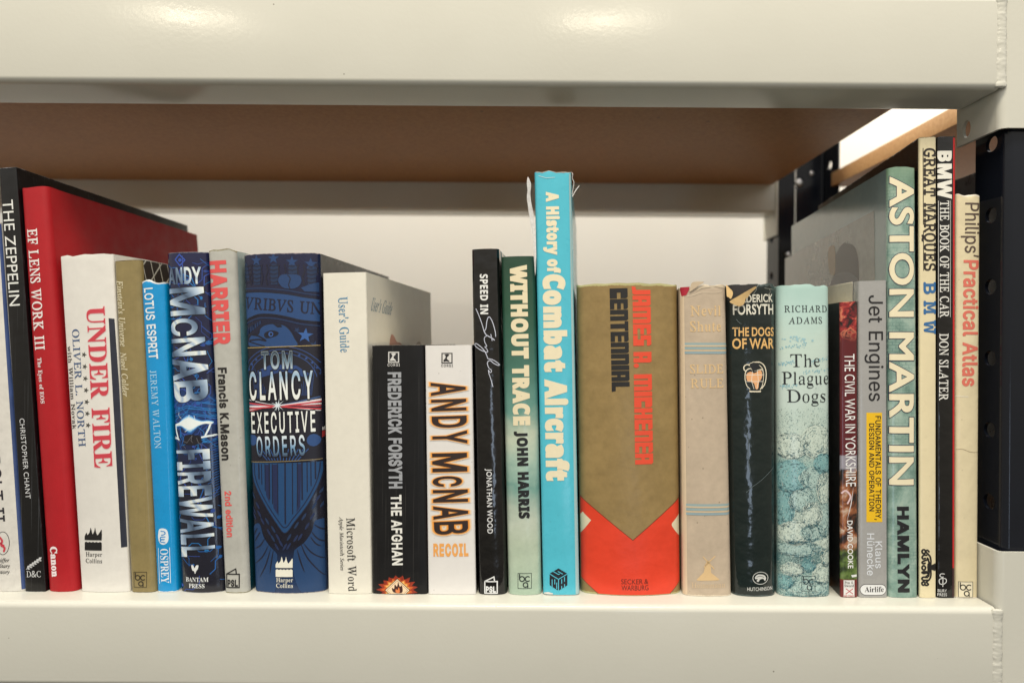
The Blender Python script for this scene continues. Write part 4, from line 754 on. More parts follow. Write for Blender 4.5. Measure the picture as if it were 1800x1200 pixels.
y135/-22,-77 -29,-76 -34,-73 -37,-70 -39,-62 -37,-56 -35,-53 -30,-50 -24,-49 -19,-50 -10,-54 -4,-54 1,-52 8,-46 17,-35 40,-3 22,88 18,108 16,116 14,122 10,131 5,138 -2,142 -12,144 -11,149 -3,150 4,152 11,153 16,155 25,157 31,158 34,156 37,151 42,129 50,89 61,29 86,69 95,83 100,93 104,100 106,107 108,112 108,122 105,126 95,134 93,137 92,140 92,148 96,154 101,157 107,158 112,157 116,155 120,152 123,145 125,136 119,112 104,79 88,51 66,17 43,-17 31,-33 19,-47 8,-59 -3,-69 -13,-75
@serif
&246/93,-3 62,1 38,14 27,27 20,43 18,62 21,86 32,104 48,119 70,133 59,145 50,159 43,174 40,191 42,206 48,219 57,230 77,240 102,243 126,240 145,230 153,220 158,207 160,192 157,172 147,156 131,142 112,129 177,66 185,78 191,90 196,105 200,120 230,120 224,99 217,80 208,63 196,48 245,0 205,0 176,28 159,15 141,5 119,-1/94,146 111,158 122,168 129,179 131,192 130,199 127,206 123,212 113,217 101,219 88,217 78,212 73,206 70,200 69,191 71,180 76,169 83,158/94,23 114,25 131,30 145,38 157,47 87,115 71,104 59,93 51,80 49,63 50,52 54,42 61,34 76,26
'76/29,153 22,240 54,240 47,153
.90/45,-5 37,-3 30,1 27,5 25,11 24,18 25,26 27,31 30,36 37,39 45,41 53,39 60,36 63,31 65,26 66,18 65,11 63,5 60,1 53,-3
A272/13,0 12,6 26,9 38,16 47,28 84,91 167,237 174,237 223,29 226,22 230,16 235,12 245,8 259,6 260,0 166,0 165,6 168,6 177,7 184,9 188,13 190,23 187,39 177,79 100,79 94,77 92,75 75,45 67,28 66,18 67,15 71,10 82,7 93,6 93,0/101,91 174,91 153,183
B218/18,0 18,7 33,8 41,13 45,22 46,36 44,192 44,202 42,210 40,215 37,219 33,222 25,224 13,226 12,232 98,232 126,230 150,224 168,214 181,200 189,182 191,164 185,148 171,135 148,126 168,117 184,106 195,91 203,73 205,52 201,34 190,20 172,9 149,2 121,0/95,129 126,133 146,144 154,155 156,168 154,184 148,198 140,208 130,215 116,219 101,221 91,221 85,220 78,205 78,183 79,135 84,130 88,130/109,10 139,15 159,28 166,41 167,57 164,76 159,89 152,100 142,108 123,116 99,119 90,118 84,118 81,117 79,114 79,111 80,36 80,29 81,25 81,22 83,19 84,16 87,14 98,11
C235/139,-5 111,-2 85,6 62,20 43,39 27,62 17,89 12,114 13,138 19,161 29,182 42,201 59,217 89,232 123,237 145,235 171,229 176,227 181,227 185,228 188,230 190,235 197,235 202,166 195,166 195,169 193,177 183,198 169,213 158,221 145,225 130,226 110,224 92,215 77,202 64,185 56,164 52,140 52,115 57,87 70,55 91,30 107,19 125,12 145,9 172,14 195,28 214,51 222,46 207,23 189,7 166,-2
D254/17,0 18,7 32,8 41,13 45,22 46,36 44,192 44,203 43,210 40,215 37,219 33,221 24,224 12,226 13,232 102,232 134,229 163,221 188,207 209,188 226,164 237,136 241,109 240,84 233,61 220,41 202,24 179,11 151,3 118,0/117,11 143,14 164,22 180,35 192,52 199,72 202,94 201,119 196,144 182,177 161,201 143,212 123,219 100,221 91,221 82,218 80,215 79,212 78,204 78,193 79,45 80,32 81,25 82,21 84,18 91,14 109,11
E230/18,0 18,7 33,8 41,13 45,22 46,37 44,192 44,203 42,210 40,215 37,219 33,221 25,224 13,226 12,232 190,232 194,182 189,182 188,183 184,197 178,207 174,212 168,215 161,218 147,220 128,221 91,221 82,218 80,216 79,213 78,207 78,130 107,130 128,132 141,138 148,148 150,163 156,163 156,81 150,81 149,87 147,94 144,103 140,110 137,113 129,117 109,119 79,119 80,42 80,27 83,19 85,16 89,14 97,12 132,12 153,13 171,17 185,24 196,34 204,47 210,64 217,64 211,0
F197/18,0 18,7 29,7 36,9 41,12 44,18 45,26 46,37 44,192 44,203 43,210 40,215 37,219 33,221 24,224 12,226 13,232 179,232 184,177 177,177 176,184 171,196 166,206 159,213 145,219 125,221 99,221 88,220 82,218 79,214 79,187 80,129 99,129 114,130 126,132 134,136 140,142 144,151 146,163 153,163 154,78 147,78 147,82 144,95 141,103 137,109 133,113 123,116 107,118 80,118 82,35 82,28 83,25 83,22 89,12 93,10 103,7 116,6 117,0
G268/153,-5 121,-2 92,7 66,21 44,40 28,63 17,90 12,115 13,139 19,162 28,184 42,202 59,217 89,232 126,237 149,235 182,226 196,221 199,221 205,222 209,224 212,228 215,235 220,235 225,164 219,164 205,190 184,210 159,222 131,226 103,221 80,207 64,183 54,153 52,119 58,87 72,52 94,27 112,15 132,8 154,5 171,7 185,13 191,18 195,25 197,32 196,79 195,86 195,90 193,97 191,100 184,104 174,106 160,107 159,113 256,113 256,107 245,106 238,104 233,100 231,94 230,85 230,73 232,17 195,1
H266/18,0 18,7 29,7 36,9 40,12 44,18 46,36 44,192 44,203 42,210 40,215 37,219 33,221 25,224 13,226 12,232 105,232 105,226 91,224 83,220 79,210 78,195 78,139 87,130 182,130 187,134 187,192 185,210 183,215 180,219 167,224 155,226 155,232 248,232 247,226 245,226 233,224 225,219 221,211 220,196 222,40 222,30 223,26 223,22 225,17 228,14 233,11 241,8 253,7 253,0 161,0 160,7 171,7 178,9 183,12 186,18 188,26 188,36 183,116 179,117 84,117 79,113 79,40 80,30 80,26 81,22 83,17 86,14 90,11 99,8 111,7 111,0
I125/18,0 18,7 29,7 36,9 41,12 44,18 46,36 44,192 44,203 43,210 40,215 37,219 33,221 24,224 12,226 13,232 106,232 107,226 104,226 92,224 84,219 80,211 79,196 80,40 82,22 84,17 87,14 91,11 100,8 112,7 112,0
J140/58,-5 42,-3 29,3 22,9 17,16 13,25 12,32 14,38 17,41 21,43 26,43 32,42 39,39 42,36 45,32 47,28 47,16 49,10 55,5 62,5 67,9 68,13 68,18 69,24 69,38 67,190 66,203 65,210 61,217 58,220 55,222 45,224 31,225 31,232 127,232 127,226 114,224 106,221 102,213 101,199 103,67 101,35 93,13 84,3 73,-3
K265/18,0 18,7 29,7 36,9 40,12 44,18 46,36 44,192 44,203 42,210 40,215 37,219 33,221 25,224 13,226 12,232 105,232 104,226 102,226 90,224 83,221 79,212 78,198 80,125 86,127 149,193 157,202 162,211 162,217 160,220 157,223 140,226 139,232 221,232 220,226 218,226 205,223 191,213 154,177 110,132 203,35 216,22 228,13 240,8 252,6 252,0 153,0 153,6 156,6 165,7 171,9 173,11 174,14 174,18 172,23 169,28 164,33 158,40 87,114 82,117 80,37 80,29 81,23 83,17 87,13 91,10 101,8 114,7 114,0
L230/18,0 18,7 33,8 41,13 45,22 46,36 44,192 44,202 43,206 43,210 41,215 38,219 25,224 13,226 12,232 105,232 104,226 92,224 84,220 80,211 78,196 80,46 80,32 81,26 83,21 86,17 89,14 97,12 133,12 157,13 175,16 188,23 198,33 206,47 211,66 218,66 214,0
M300/16,0 16,7 26,7 33,9 38,12 42,18 44,36 44,202 43,210 40,215 37,219 33,221 24,224 12,226 13,232 75,232 149,54 217,232 281,232 281,226 278,226 266,224 259,219 255,211 253,196 255,40 256,30 256,26 257,22 259,17 262,14 266,11 275,8 287,7 287,0 195,0 195,6 204,7 211,9 216,13 219,19 221,29 221,41 220,196 144,0 139,0 58,196 58,51 59,35 61,24 63,18 66,14 70,11 79,8 91,6 91,0
N251/205,-5 60,186 61,42 61,30 64,18 72,10 81,8 94,7 94,0 18,0 18,7 31,8 40,13 44,21 46,36 41,212 34,219 28,223 22,225 13,226 12,232 61,232 197,54 195,190 195,202 192,215 190,218 187,221 184,222 175,224 162,226 162,232 238,232 238,226 229,225 222,223 216,220 213,215 211,207 210,196 212,-5
O251/130,-5 104,-2 80,5 58,18 40,35 26,56 17,81 13,104 12,126 16,148 24,169 34,188 47,204 63,218 81,229 101,235 122,237 148,235 172,227 193,214 210,196 224,175 234,151 237,132 238,113 236,94 232,76 225,58 217,42 206,28 194,16 165,0/128,5 144,7 158,14 171,26 181,40 189,57 195,77 198,98 199,120 196,143 192,166 181,192 166,212 154,220 140,226 125,227 108,225 92,217 79,204 68,187 59,167 54,143 52,124 52,106 54,87 58,69 69,41 85,21 98,12 112,7
P204/18,0 18,7 33,8 41,12 45,21 46,36 44,192 44,202 42,210 40,215 37,219 33,222 25,224 13,226 12,232 104,232 130,230 151,224 168,214 181,199 189,180 191,161 187,145 177,131 162,120 141,113 115,111 81,111 80,32 80,28 81,23 83,18 85,15 88,12 92,10 102,8 116,7 116,0/98,121 127,125 145,137 152,149 153,164 150,182 146,195 139,205 131,213 115,220 95,222 87,221 82,219 79,213 78,202 79,132 79,126 83,122 88,121
R257/18,0 18,7 33,8 41,13 45,22 46,36 44,192 44,202 42,210 40,215 37,219 33,222 25,224 13,226 12,232 111,232 143,229 168,219 180,209 190,197 196,182 198,160 190,142 173,128 147,118 199,43 211,27 221,15 228,11 235,8 244,7 244,0 192,0 114,114 106,114 91,115 85,115 79,116 80,44 80,31 82,23 84,17 87,13 91,10 99,7 111,6 114,6 114,0/101,125 131,129 151,140 158,152 160,165 158,182 152,196 143,207 131,215 116,220 99,221 91,221 86,220 82,217 80,214 79,208 78,199 79,126 90,125
S168/98,-5 75,-2 48,5 35,6 32,4 30,1 29,-4 23,-4 13,73 19,73 31,44 48,23 62,13 76,7 92,5 103,7 113,12 120,19 124,28 126,40 124,52 120,61 115,70 108,78 92,94 84,101 65,116 44,133 30,148 21,162 15,177 12,193 15,208 21,220 32,230 47,235 65,237 81,237 108,230 113,228 118,229 122,232 124,236 130,236 138,168 133,168 123,194 109,212 98,220 86,225 73,227 62,226 54,222 48,216 44,208 43,199 45,188 50,178 57,167 68,156 80,145 100,129 121,112 141,89 153,63 156,45 153,28 146,15 134,4 118,-2
T224/65,0 65,7 78,7 86,10 92,14 95,21 97,31 97,45 96,209 96,215 95,217 88,220 76,220 57,219 43,216 33,210 26,202 22,190 21,176 13,177 12,232 206,232 211,175 205,175 204,180 198,197 193,206 186,212 172,218 152,220 134,220 130,212 131,46 132,32 134,21 135,17 137,14 144,10 153,7 171,7 171,0
U256/143,-5 111,-1 84,12 70,24 59,39 52,56 49,71 48,91 47,194 47,203 46,210 43,215 40,219 36,222 26,225 13,226 12,232 111,232 111,226 108,226 98,225 91,222 86,218 82,207 81,191 82,96 83,71 86,55 91,42 98,31 108,23 125,14 146,11 164,13 179,19 189,28 197,40 200,59 201,91 200,177 200,194 198,206 195,213 192,218 187,222 178,225 165,226 165,232 243,232 244,226 239,226 228,224 221,219 217,210 215,198 215,178 217,82 215,53 210,31 200,14 186,3 167,-3
V263/99,-5 50,197 47,207 43,214 39,219 33,223 25,225 16,226 13,226 12,232 106,232 106,226 93,226 87,223 83,220 81,210 84,193 118,48 197,187 205,204 206,215 205,218 198,224 180,226 179,232 251,232 250,226 241,224 233,217 225,207 217,192 106,-5
W338/99,-5 51,197 47,207 43,214 38,220 28,224 13,226 12,232 106,232 106,226 94,226 87,223 83,220 82,210 84,193 117,58 167,177 163,198 160,207 156,214 151,219 145,223 138,225 127,226 126,232 215,232 215,226 205,225 199,223 196,221 194,217 194,203 197,189 228,60 277,186 281,203 281,216 278,220 273,223 265,225 254,226 255,232 325,232 325,226 315,224 308,217 301,206 294,191 217,-5 211,-5 173,155 105,-5
Y259/93,0 93,6 105,7 114,9 120,12 123,17 125,24 125,33 124,100 71,183 60,198 51,209 43,217 34,222 24,225 13,226 12,232 113,232 113,226 101,224 93,222 91,221 89,215 91,208 97,196 148,118 185,179 192,191 196,200 198,207 198,214 195,219 189,223 180,225 174,225 167,226 167,232 247,232 247,225 238,223 230,217 221,206 212,191 158,102 159,33 159,23 161,16 167,10 170,9 181,7 196,6 196,0
a163/121,-5 115,-4 111,1 110,8 107,17 62,1 45,-4 35,-3 35,0 32,6 25,13 21,22 20,32 21,45 27,58 36,68 61,82 104,95 104,121 102,133 97,141 91,145 78,147 70,148 63,147 53,146 48,144 45,141 44,137 45,134 46,128 50,116 48,105 46,101 42,97 37,95 33,96 30,98 28,102 26,109 24,118 26,129 29,139 37,147 55,154 60,158 77,159 96,156 118,146 124,136 128,122 130,105 130,31 129,24 128,20 135,17 145,17 148,18 141,21 145,14 136,3 129,-3/72,17 85,18 91,20 97,25 104,32 104,85 73,78 58,69 49,57 46,42 47,33 49,26 52,21 58,18
c139/74,-5 64,-2 53,5 38,18 28,34 21,53 19,75 21,98 27,118 36,135 50,148 70,157 83,160 95,157 113,149 119,142 122,133 124,123 121,108 118,103 112,102 108,103 105,106 103,110 101,125 101,136 100,140 98,144 95,146 89,148 80,148 66,146 57,140 50,129 46,113 45,94 47,61 55,38 65,28 76,21 97,19 110,21 120,27 130,36 122,30 105,11 89,-1
d176/66,-5 57,-2 49,5 34,17 26,33 21,52 19,74 21,98 26,119 34,136 51,149 59,157 69,159 77,157 84,151 115,140 115,207 113,212 110,215 101,218 98,220 98,228 142,228 142,27 143,20 148,17 154,15 155,14 155,5 140,3 119,-5 119,19 83,6 76,-2/81,14 91,16 106,21 112,28 115,38 115,121 113,129 107,135 99,139 83,140 70,139 63,136 57,132 53,125 48,105 46,77 48,49 52,29 57,23 62,18 68,15
e143/73,-5 63,-2 52,5 38,18 27,34 21,55 19,79 26,101 26,120 35,136 46,149 64,157 75,159 85,157 102,151 112,140 123,117 119,87 119,83 46,83 48,61 52,43 60,31 72,24 95,21 109,24 120,31 130,43 131,36 114,13 87,0/46,96 103,96 103,107 102,126 98,139 94,143 90,146 85,148 77,148 64,147 56,141 51,132 47,119 46,102
f101/22,0 22,8 14,9 28,11 32,14 33,17 34,24 34,138 23,138 23,155 34,155 34,177 36,193 40,207 47,218 67,229 83,232 93,230 110,223 114,216 116,208 117,200 117,193 116,188 114,183 110,178 107,178 102,179 98,183 95,195 96,202 99,218 95,221 88,221 85,222 81,221 72,220 68,218 65,215 62,207 61,195 61,155 82,155 82,138 61,138 61,24 62,17 65,13 74,9 80,8 80,0
g155/69,-70 42,-68 29,-61 20,-54 14,-46 13,-37 14,-30 18,-23 25,-17 43,-13 34,-5 28,4 26,15 27,23 23,30 26,37 35,46 52,55 38,64 28,75 22,89 20,106 22,121 27,134 35,144 52,152 57,157 75,159 93,157 111,152 138,152 138,134 120,134 127,119 129,102 128,88 123,76 116,65 100,58 97,53 82,51 78,51 74,52 67,52 57,51 50,47 46,44 43,40 42,36 42,32 44,29 49,26 60,25 83,25 106,23 114,20 123,15 129,6 133,-5 135,-18 143,-33 137,-46 125,-56 95,-67/75,62 85,63 91,65 95,68 99,73 103,86 104,105 102,125 98,138 100,143 95,146 89,148 75,148 63,147 56,144 51,138 46,125 45,105 46,86 51,73 56,67 63,63/76,-58 94,-57 111,-54 121,-49 128,-42 130,-33 129,-28 127,-24 123,-21 110,-18 97,-17 42,-17 35,-23 30,-29 29,-36 30,-42 34,-47 40,-52 58,-56
h181/24,0 24,8 14,9 27,10 31,13 34,19 37,28 37,199 34,208 31,215 27,217 21,219 22,220 22,228 61,228 61,133 96,148 105,156 115,159 124,157 141,140 146,125 147,106 147,28 148,19 150,13 154,10 167,9 158,8 158,0 111,0 111,8 98,8 112,9 117,11 119,15 121,21 121,108 120,120 118,129 115,133 109,135 96,136 78,134 69,128 61,118 61,19 63,13 66,10 72,9 71,8 71,0
i94/48,181 44,182 41,184 38,188 36,193 34,206 36,219 40,228 44,231 48,232 52,231 55,228 58,224 60,219 62,206 60,193 58,188 55,184 52,182/24,0 24,8 14,9 27,10 31,13 34,19 34,136 32,142 28,145 15,146 22,147 23,155 61,155 61,19 63,13 72,9 71,8 71,0
k170/23,0 23,8 14,9 27,11 31,13 34,19 34,209 32,215 28,217 16,219 22,220 23,228 61,228 61,84 111,124 116,129 120,134 121,139 121,142 120,144 116,146 105,146 99,147 112,147 112,155 150,155 150,147 143,142 128,130 96,104 155,17 159,12 164,9 164,0 115,0 115,8 103,8 107,8 119,9 123,11 125,16 120,25 87,74 61,67 61,19 63,13 72,9 71,8 71,0
l95/24,0 24,8 14,9 27,10 31,13 34,19 34,208 32,215 29,217 22,219 22,228 61,228 61,19 63,13 72,9 71,8 71,0
m263/24,0 24,8 14,9 27,10 31,13 33,19 34,28 34,127 36,136 31,142 27,145 21,146 22,147 22,155 60,155 60,132 95,147 104,156 113,159 122,157 128,152 136,143 141,131 178,146 188,156 198,159 207,157 212,151 223,140 228,125 230,106 230,19 232,13 236,10 241,9 240,8 240,0 194,0 194,8 192,9 198,10 201,13 203,19 204,28 204,108 203,120 201,129 198,133 192,135 179,136 161,134 153,128 145,119 145,19 147,13 150,10 156,9 154,8 154,0 110,0 110,8 108,9 113,10 116,13 119,19 119,120 118,129 117,132 110,134 99,135 95,136 77,134 68,128 60,118 60,28 61,19 62,13 71,9 69,8 69,0
n181/24,0 24,8 14,9 27,10 31,13 34,19 34,127 37,136 28,145 21,146 22,147 22,155 60,155 60,134 96,148 105,156 115,159 124,157 141,140 146,125 147,106 147,28 148,19 150,13 154,10 167,9 158,8 158,0 111,0 111,8 98,8 112,9 117,11 119,15 121,21 121,108 120,120 118,129 115,133 109,135 96,136 78,134 69,128 61,118 61,19 63,13 66,10 72,9 71,8 71,0
o160/80,-5 68,-2 48,6 36,18 27,35 21,55 19,77 21,99 26,119 35,136 48,149 67,157 80,159 91,157 111,149 124,136 133,120 139,100 141,77 139,54 133,34 124,18 112,5 93,-2/80,6 93,7 101,12 106,19 110,28 112,41 114,57 114,77 112,114 106,135 101,141 96,146 90,149 70,149 63,146 58,141 53,135 47,114 46,77 46,57 48,41 50,28 54,19 58,13 63,9 70,7
p176/23,-70 23,-62 24,-61 29,-59 32,-55 34,-50 34,122 35,134 31,142 28,144 22,146 22,155 58,155 58,131 92,147 100,156 109,160 119,157 127,149 142,137 150,121 155,102 157,80 155,57 150,36 142,19 126,6 118,-2 108,-5 100,-3 93,4 61,16 61,-41 62,-49 64,-54 66,-57 70,-59 86,-61 79,-61 79,-70/93,14 106,15 113,18 118,23 123,30 128,50 130,77 128,104 124,124 120,131 115,135 108,138 94,139 83,137 68,129 61,118 61,34 65,25 70,19 77,15
r137/24,0 24,8 14,9 28,10 32,13 34,19 35,28 35,126 34,136 31,143 27,145 15,146 22,147 22,155 60,155 60,126 90,140 98,151 105,157 111,159 119,158 122,152 125,133 128,124 126,117 124,114 121,112 118,111 113,112 103,128 99,129 90,130 83,129 71,126 67,121 63,110 61,96 61,28 63,16 66,13 79,8 79,0
s137/72,-5 58,-3 38,4 29,4 24,-1 23,-4 21,-4 21,53 23,53 29,34 37,19 44,13 53,9 67,7 81,9 90,13 94,18 96,23 97,29 96,38 90,46 81,52 49,74 40,85 31,97 25,110 26,123 29,135 36,145 52,153 53,158 67,160 79,158 101,152 109,156 111,160 112,160 112,111 111,111 104,127 97,139 87,146 71,148 58,147 50,143 47,139 45,135 44,130 44,125 45,120 48,116 54,111 80,95 92,86 100,76 110,63 115,47 114,32 111,20 103,9 84,-2
t108/59,-5 47,-4 46,0 44,5 35,18 33,36 33,139 25,139 25,150 33,168 55,199 63,212 62,212 62,155 84,155 84,139 59,139 59,41 61,25 64,22 69,21 80,20 87,21 92,24 96,30 99,37 103,33 95,16 76,5 68,-2
u178/62,-5 54,-4 41,9 33,25 31,48 31,134 28,141 25,144 19,146 18,147 18,155 58,155 58,37 59,29 63,23 67,20 72,18 84,18 102,19 110,25 118,33 118,124 117,135 115,142 110,145 97,146 103,147 103,155 144,155 144,25 145,19 158,15 158,6 142,4 122,-5 122,20 87,10 79,2 71,-3
v145/77,-5 27,124 24,133 20,141 17,144 12,146 14,147 14,155 63,155 63,147 74,147 69,147 57,146 53,144 51,141 52,134 78,61 115,126 118,136 116,143 112,145 103,147 107,147 107,155 135,155 135,147 129,139 125,132 114,122 66,-5
w206/67,-5 17,132 15,138 13,142 9,145 10,147 10,155 51,155 51,147 53,146 47,145 44,141 47,126 70,63 109,118 105,133 100,144 95,146 95,155 138,155 138,147 141,146 135,144 131,142 132,131 150,71 184,128 186,133 187,138 187,141 186,143 184,144 176,146 178,147 178,155 203,155 203,147 200,145 199,142 196,136 187,129 136,-5 147,-5 116,98 58,-5
@slab
A202/17,0 9,1 4,2 2,4 0,12 2,19 4,21 9,23 20,23 76,171 52,171 38,173 34,179 34,187 38,192 45,194 110,194 115,193 119,188 185,23 195,23 200,21 202,19 203,16 203,8 202,5 200,3 196,1 189,0 144,0 129,2 127,3 125,8 125,16 129,21 135,23 158,23 142,62 59,62 45,23 69,23 75,21 78,19 80,12 77,3 75,2 69,1 60,0/67,84 134,84 99,171
B202/21,0 16,4 14,12 16,19 18,21 24,23 40,23 40,171 25,171 19,173 17,175 15,183 17,190 19,193 22,194 103,194 134,191 156,181 166,170 172,157 174,142 172,126 164,113 152,103 167,95 178,85 185,72 187,56 185,41 179,28 170,16 157,7 138,2 111,0/66,110 100,110 121,112 135,118 141,123 145,131 146,141 144,152 140,160 132,166 121,170 107,171 66,171/66,23 102,23 129,25 146,31 153,38 157,46 158,57 157,69 153,78 145,84 128,89 104,90 66,90
E202/19,0 15,2 13,4 11,12 11,15 12,18 15,21 21,23 41,23 41,171 21,171 15,173 13,175 11,183 11,186 12,189 16,193 22,194 170,194 174,192 176,190 178,181 178,143 177,136 175,131 173,129 170,128 162,128 159,129 157,131 155,135 154,142 154,171 67,171 67,116 110,116 110,124 111,132 112,137 117,140 124,140 129,135 131,121 131,90 130,81 129,75 124,71 117,71 112,75 111,81 110,91 110,96 67,96 67,23 154,23 154,50 155,59 156,65 166,70 173,68 175,66 177,61 178,53 178,12 176,4 174,2 170,0
G202/109,-5 82,-2 58,8 38,23 24,43 14,68 11,97 14,125 24,150 38,171 57,186 80,196 105,200 128,197 151,190 154,194 158,197 163,198 173,195 174,192 175,185 176,172 176,150 175,143 173,139 171,137 157,136 155,138 150,149 144,160 134,169 121,175 105,178 87,175 72,168 59,157 46,131 41,97 44,75 50,56 61,40 75,28 92,20 112,18 132,20 153,28 153,67 112,67 106,69 104,71 103,74 103,82 107,88 110,88 113,89 184,89 191,85 192,82 192,74 190,69 178,67 178,17 177,13 173,8 169,6 155,1 145,-2 134,-4 123,-5
M202/10,0 6,2 4,4 2,12 4,19 6,21 11,23 24,23 29,172 26,172 18,173 14,174 10,179 10,183 12,190 14,193 17,194 54,194 59,192 63,188 65,183 101,81 136,183 139,188 143,192 148,194 185,194 188,193 192,187 192,179 191,176 189,174 184,173 174,172 178,23 191,23 196,21 198,19 200,12 198,4 196,2 192,0 142,0 130,2 126,7 126,16 130,21 137,23 153,23 149,164 117,70 114,64 111,60 106,58 94,58 90,60 86,64 84,70 51,164 48,23 67,23 72,21 76,16 76,7 75,4 72,2 60,0
Q202/56,-43 51,-39 47,-31 48,-28 55,-19 64,-11 75,0 58,8 42,20 30,35 20,54 14,75 12,98 15,125 24,150 38,171 56,186 77,196 101,200 125,196 146,186 164,171 178,150 187,125 190,97 187,69 178,44 165,24 147,9 125,0 100,-3 89,-3 72,-20 91,-14 112,-12 117,-13 122,-13 127,-14 133,-16 144,-19 151,-20 158,-19 169,-15 176,-14 182,-21 183,-26 181,-31 173,-37 159,-41 152,-42 141,-41 111,-33 100,-31 84,-34 65,-41/101,18 118,21 132,28 144,40 156,65 160,97 156,131 144,156 132,167 118,174 101,177 85,174 70,167 58,155 46,130 42,97 46,64 58,39 70,28 85,21
R202/17,0 12,4 10,12 10,16 11,19 13,21 18,23 39,23 39,172 24,172 15,174 12,176 10,183 12,190 14,193 17,194 113,194 130,192 142,188 151,183 159,176 165,168 171,154 173,138 170,121 161,106 148,95 129,87 133,85 137,81 140,77 143,74 176,23 189,23 194,21 196,19 197,16 197,8 195,4 190,0 164,0 161,1 158,3 141,28 129,46 118,62 110,73 103,80 95,83 86,84 64,84 64,23 84,23 89,21 93,16 93,7 89,2 77,0/64,106 98,106 115,107 128,111 137,118 143,127 144,139 143,151 137,160 128,167 116,171 99,172 64,172
S202/40,-7 34,-6 30,-2 27,3 26,10 24,40 24,52 25,58 27,62 29,64 37,66 42,65 46,62 49,58 51,51 57,38 68,27 83,20 102,17 122,20 137,27 144,35 149,43 150,53 148,64 142,74 132,80 118,84 94,87 65,94 45,104 36,114 31,126 29,141 31,157 38,171 49,183 64,192 81,198 101,200 121,197 143,190 143,193 145,197 153,199 163,197 165,195 166,192 169,152 169,146 165,140 157,138 152,139 149,141 146,145 144,151 138,162 129,170 116,176 100,178 82,175 68,168 61,161 57,152 55,142 58,131 65,123 77,117 93,113 119,109 144,103 163,92 173,76 177,56 175,39 168,24 157,12 133,-1 101,-5 78,-2 53,6 52,0 50,-4
T202/51,0 45,4 44,8 44,16 45,19 47,21 51,23 88,23 88,171 41,171 40,128 39,119 37,113 35,111 27,109 19,111 17,114 15,122 17,183 18,187 22,193 26,194 177,194 180,193 183,190 185,183 187,121 185,113 183,111 175,109 167,111 165,113 163,119 163,128 161,171 114,171 114,23 150,23 154,21 158,16 158,8 157,4 151,0
U202/101,-5 81,-3 64,4 50,15 39,30 32,50 30,75 30,171 26,171 14,173 12,176 10,183 15,193 22,194 74,194 80,192 84,187 84,178 80,173 64,171 57,171 57,78 59,52 67,33 76,25 88,20 102,18 117,20 129,25 138,33 145,52 148,78 148,171 129,171 123,173 120,175 118,179 118,187 119,190 122,192 127,194 184,194 187,193 191,187 191,179 187,173 175,171 172,171 172,75 169,46 161,24 147,8 127,-2
W202/40,9 15,172 5,174 1,179 1,187 70,194 75,192 77,190 79,183 78,179 76,176 73,174 64,172 41,172 59,42 87,140 90,147 93,148 109,148 113,145 115,141 147,42 163,172 137,172 128,174 125,176 123,179 123,187 124,190 126,192 131,194 194,194 198,192 200,188 200,179 196,174 186,172 163,8 142,0 137,4 136,7 100,120 69,7 66,2 63,0
""")

def slab_block(cuts, w=250, top=None):
    """heavy block letter: a slab with slits cut into it"""
    o = top or [(0, 0), (w, 0), (w, 318), (w - 32, 350), (0, 350)]
    return (w + 17.0, [pos(o)] + [neg([(a, b), (c, b), (c, d), (a, d)]) for a, b, c, d in cuts])

GLYPHS['block'] = {
    'C': slab_block([(100, 140, 270, 212)], 240),
    'E': slab_block([(100, 84, 270, 140), (100, 212, 270, 264)], 240),
    'N': slab_block([(108, -10, 148, 275)], 256),
    'T': slab_block([], 230, [(60, 0), (170, 0), (170, 280), (230, 280), (230, 350), (0, 350), (0, 280), (60, 280)]),
    'I': slab_block([], 112, [(0, 0), (112, 0), (112, 350), (0, 350)]),
    'A': slab_block([(104, -10, 144, 112), (104, 180, 144, 272)], 248),
    'L': slab_block([], 205, [(0, 0), (240, 0), (240, -22), (215, 78), (112, 78), (112, 350), (0, 350)]),
    'J': slab_block([], 170, [(-30, -14), (140, 0), (170, 30), (170, 350), (58, 350), (58, 70), (-12, 60)]),
    'M': slab_block([(104, -10, 140, 275), (244, -10, 280, 275)], 384),
    'S': slab_block([(100, 88, -20, 144), (108, 208, 270, 264)], 245),
    'H': slab_block([(104, -10, 144, 140), (104, 204, 144, 360)], 248, [(0, 0), (248, 0), (248, 350), (0, 350)]),
    'R': slab_block([(104, -10, 144, 122), (104, 190, 144, 272)], 252),
    '.': (130.0, [circle(52, 52, 52, 20)]),
}
SIGN, CAPH, TRI = {}, {}, {}
for f in GLYPHS:
    tot = sum(signed_area(c) for g in GLYPHS[f].values() for c in g[1])
    SIGN[f] = 1 if tot > 0 else -1
    e = GLYPHS[f].get('E') or GLYPHS[f].get('T')
    CAPH[f] = max(p[1] for c in e[1] for p in c)

def grow(c, off):
    n = len(c); out = []
    for i in range(n):
        a, p, b = c[i - 1], c[i], c[(i + 1) % n]
        d1 = (p[0] - a[0], p[1] - a[1]); d2 = (b[0] - p[0], b[1] - p[1])
        l1 = math.hypot(*d1) or 1; l2 = math.hypot(*d2) or 1
        n1 = (d1[1] / l1, -d1[0] / l1); n2 = (d2[1] / l2, -d2[0] / l2)
        k = 1 + n1[0] * n2[0] + n1[1] * n2[1]
        k = max(k, 0.55)
        out.append((p[0] + off * (n1[0] + n2[0]) / k, p[1] + off * (n1[1] + n2[1]) / k))
    return out

def glyph_tri(font, ch, off):
    k = (font, ch, off)
    if k not in TRI:
        w, cs = GLYPHS[font][ch]
        cs = [c if SIGN[font] > 0 else list(reversed(c)) for c in cs]
        if off: cs = [grow(c, off) for c in cs]
        TRI[k] = fill(cs, 0.02)
    return TRI[k]

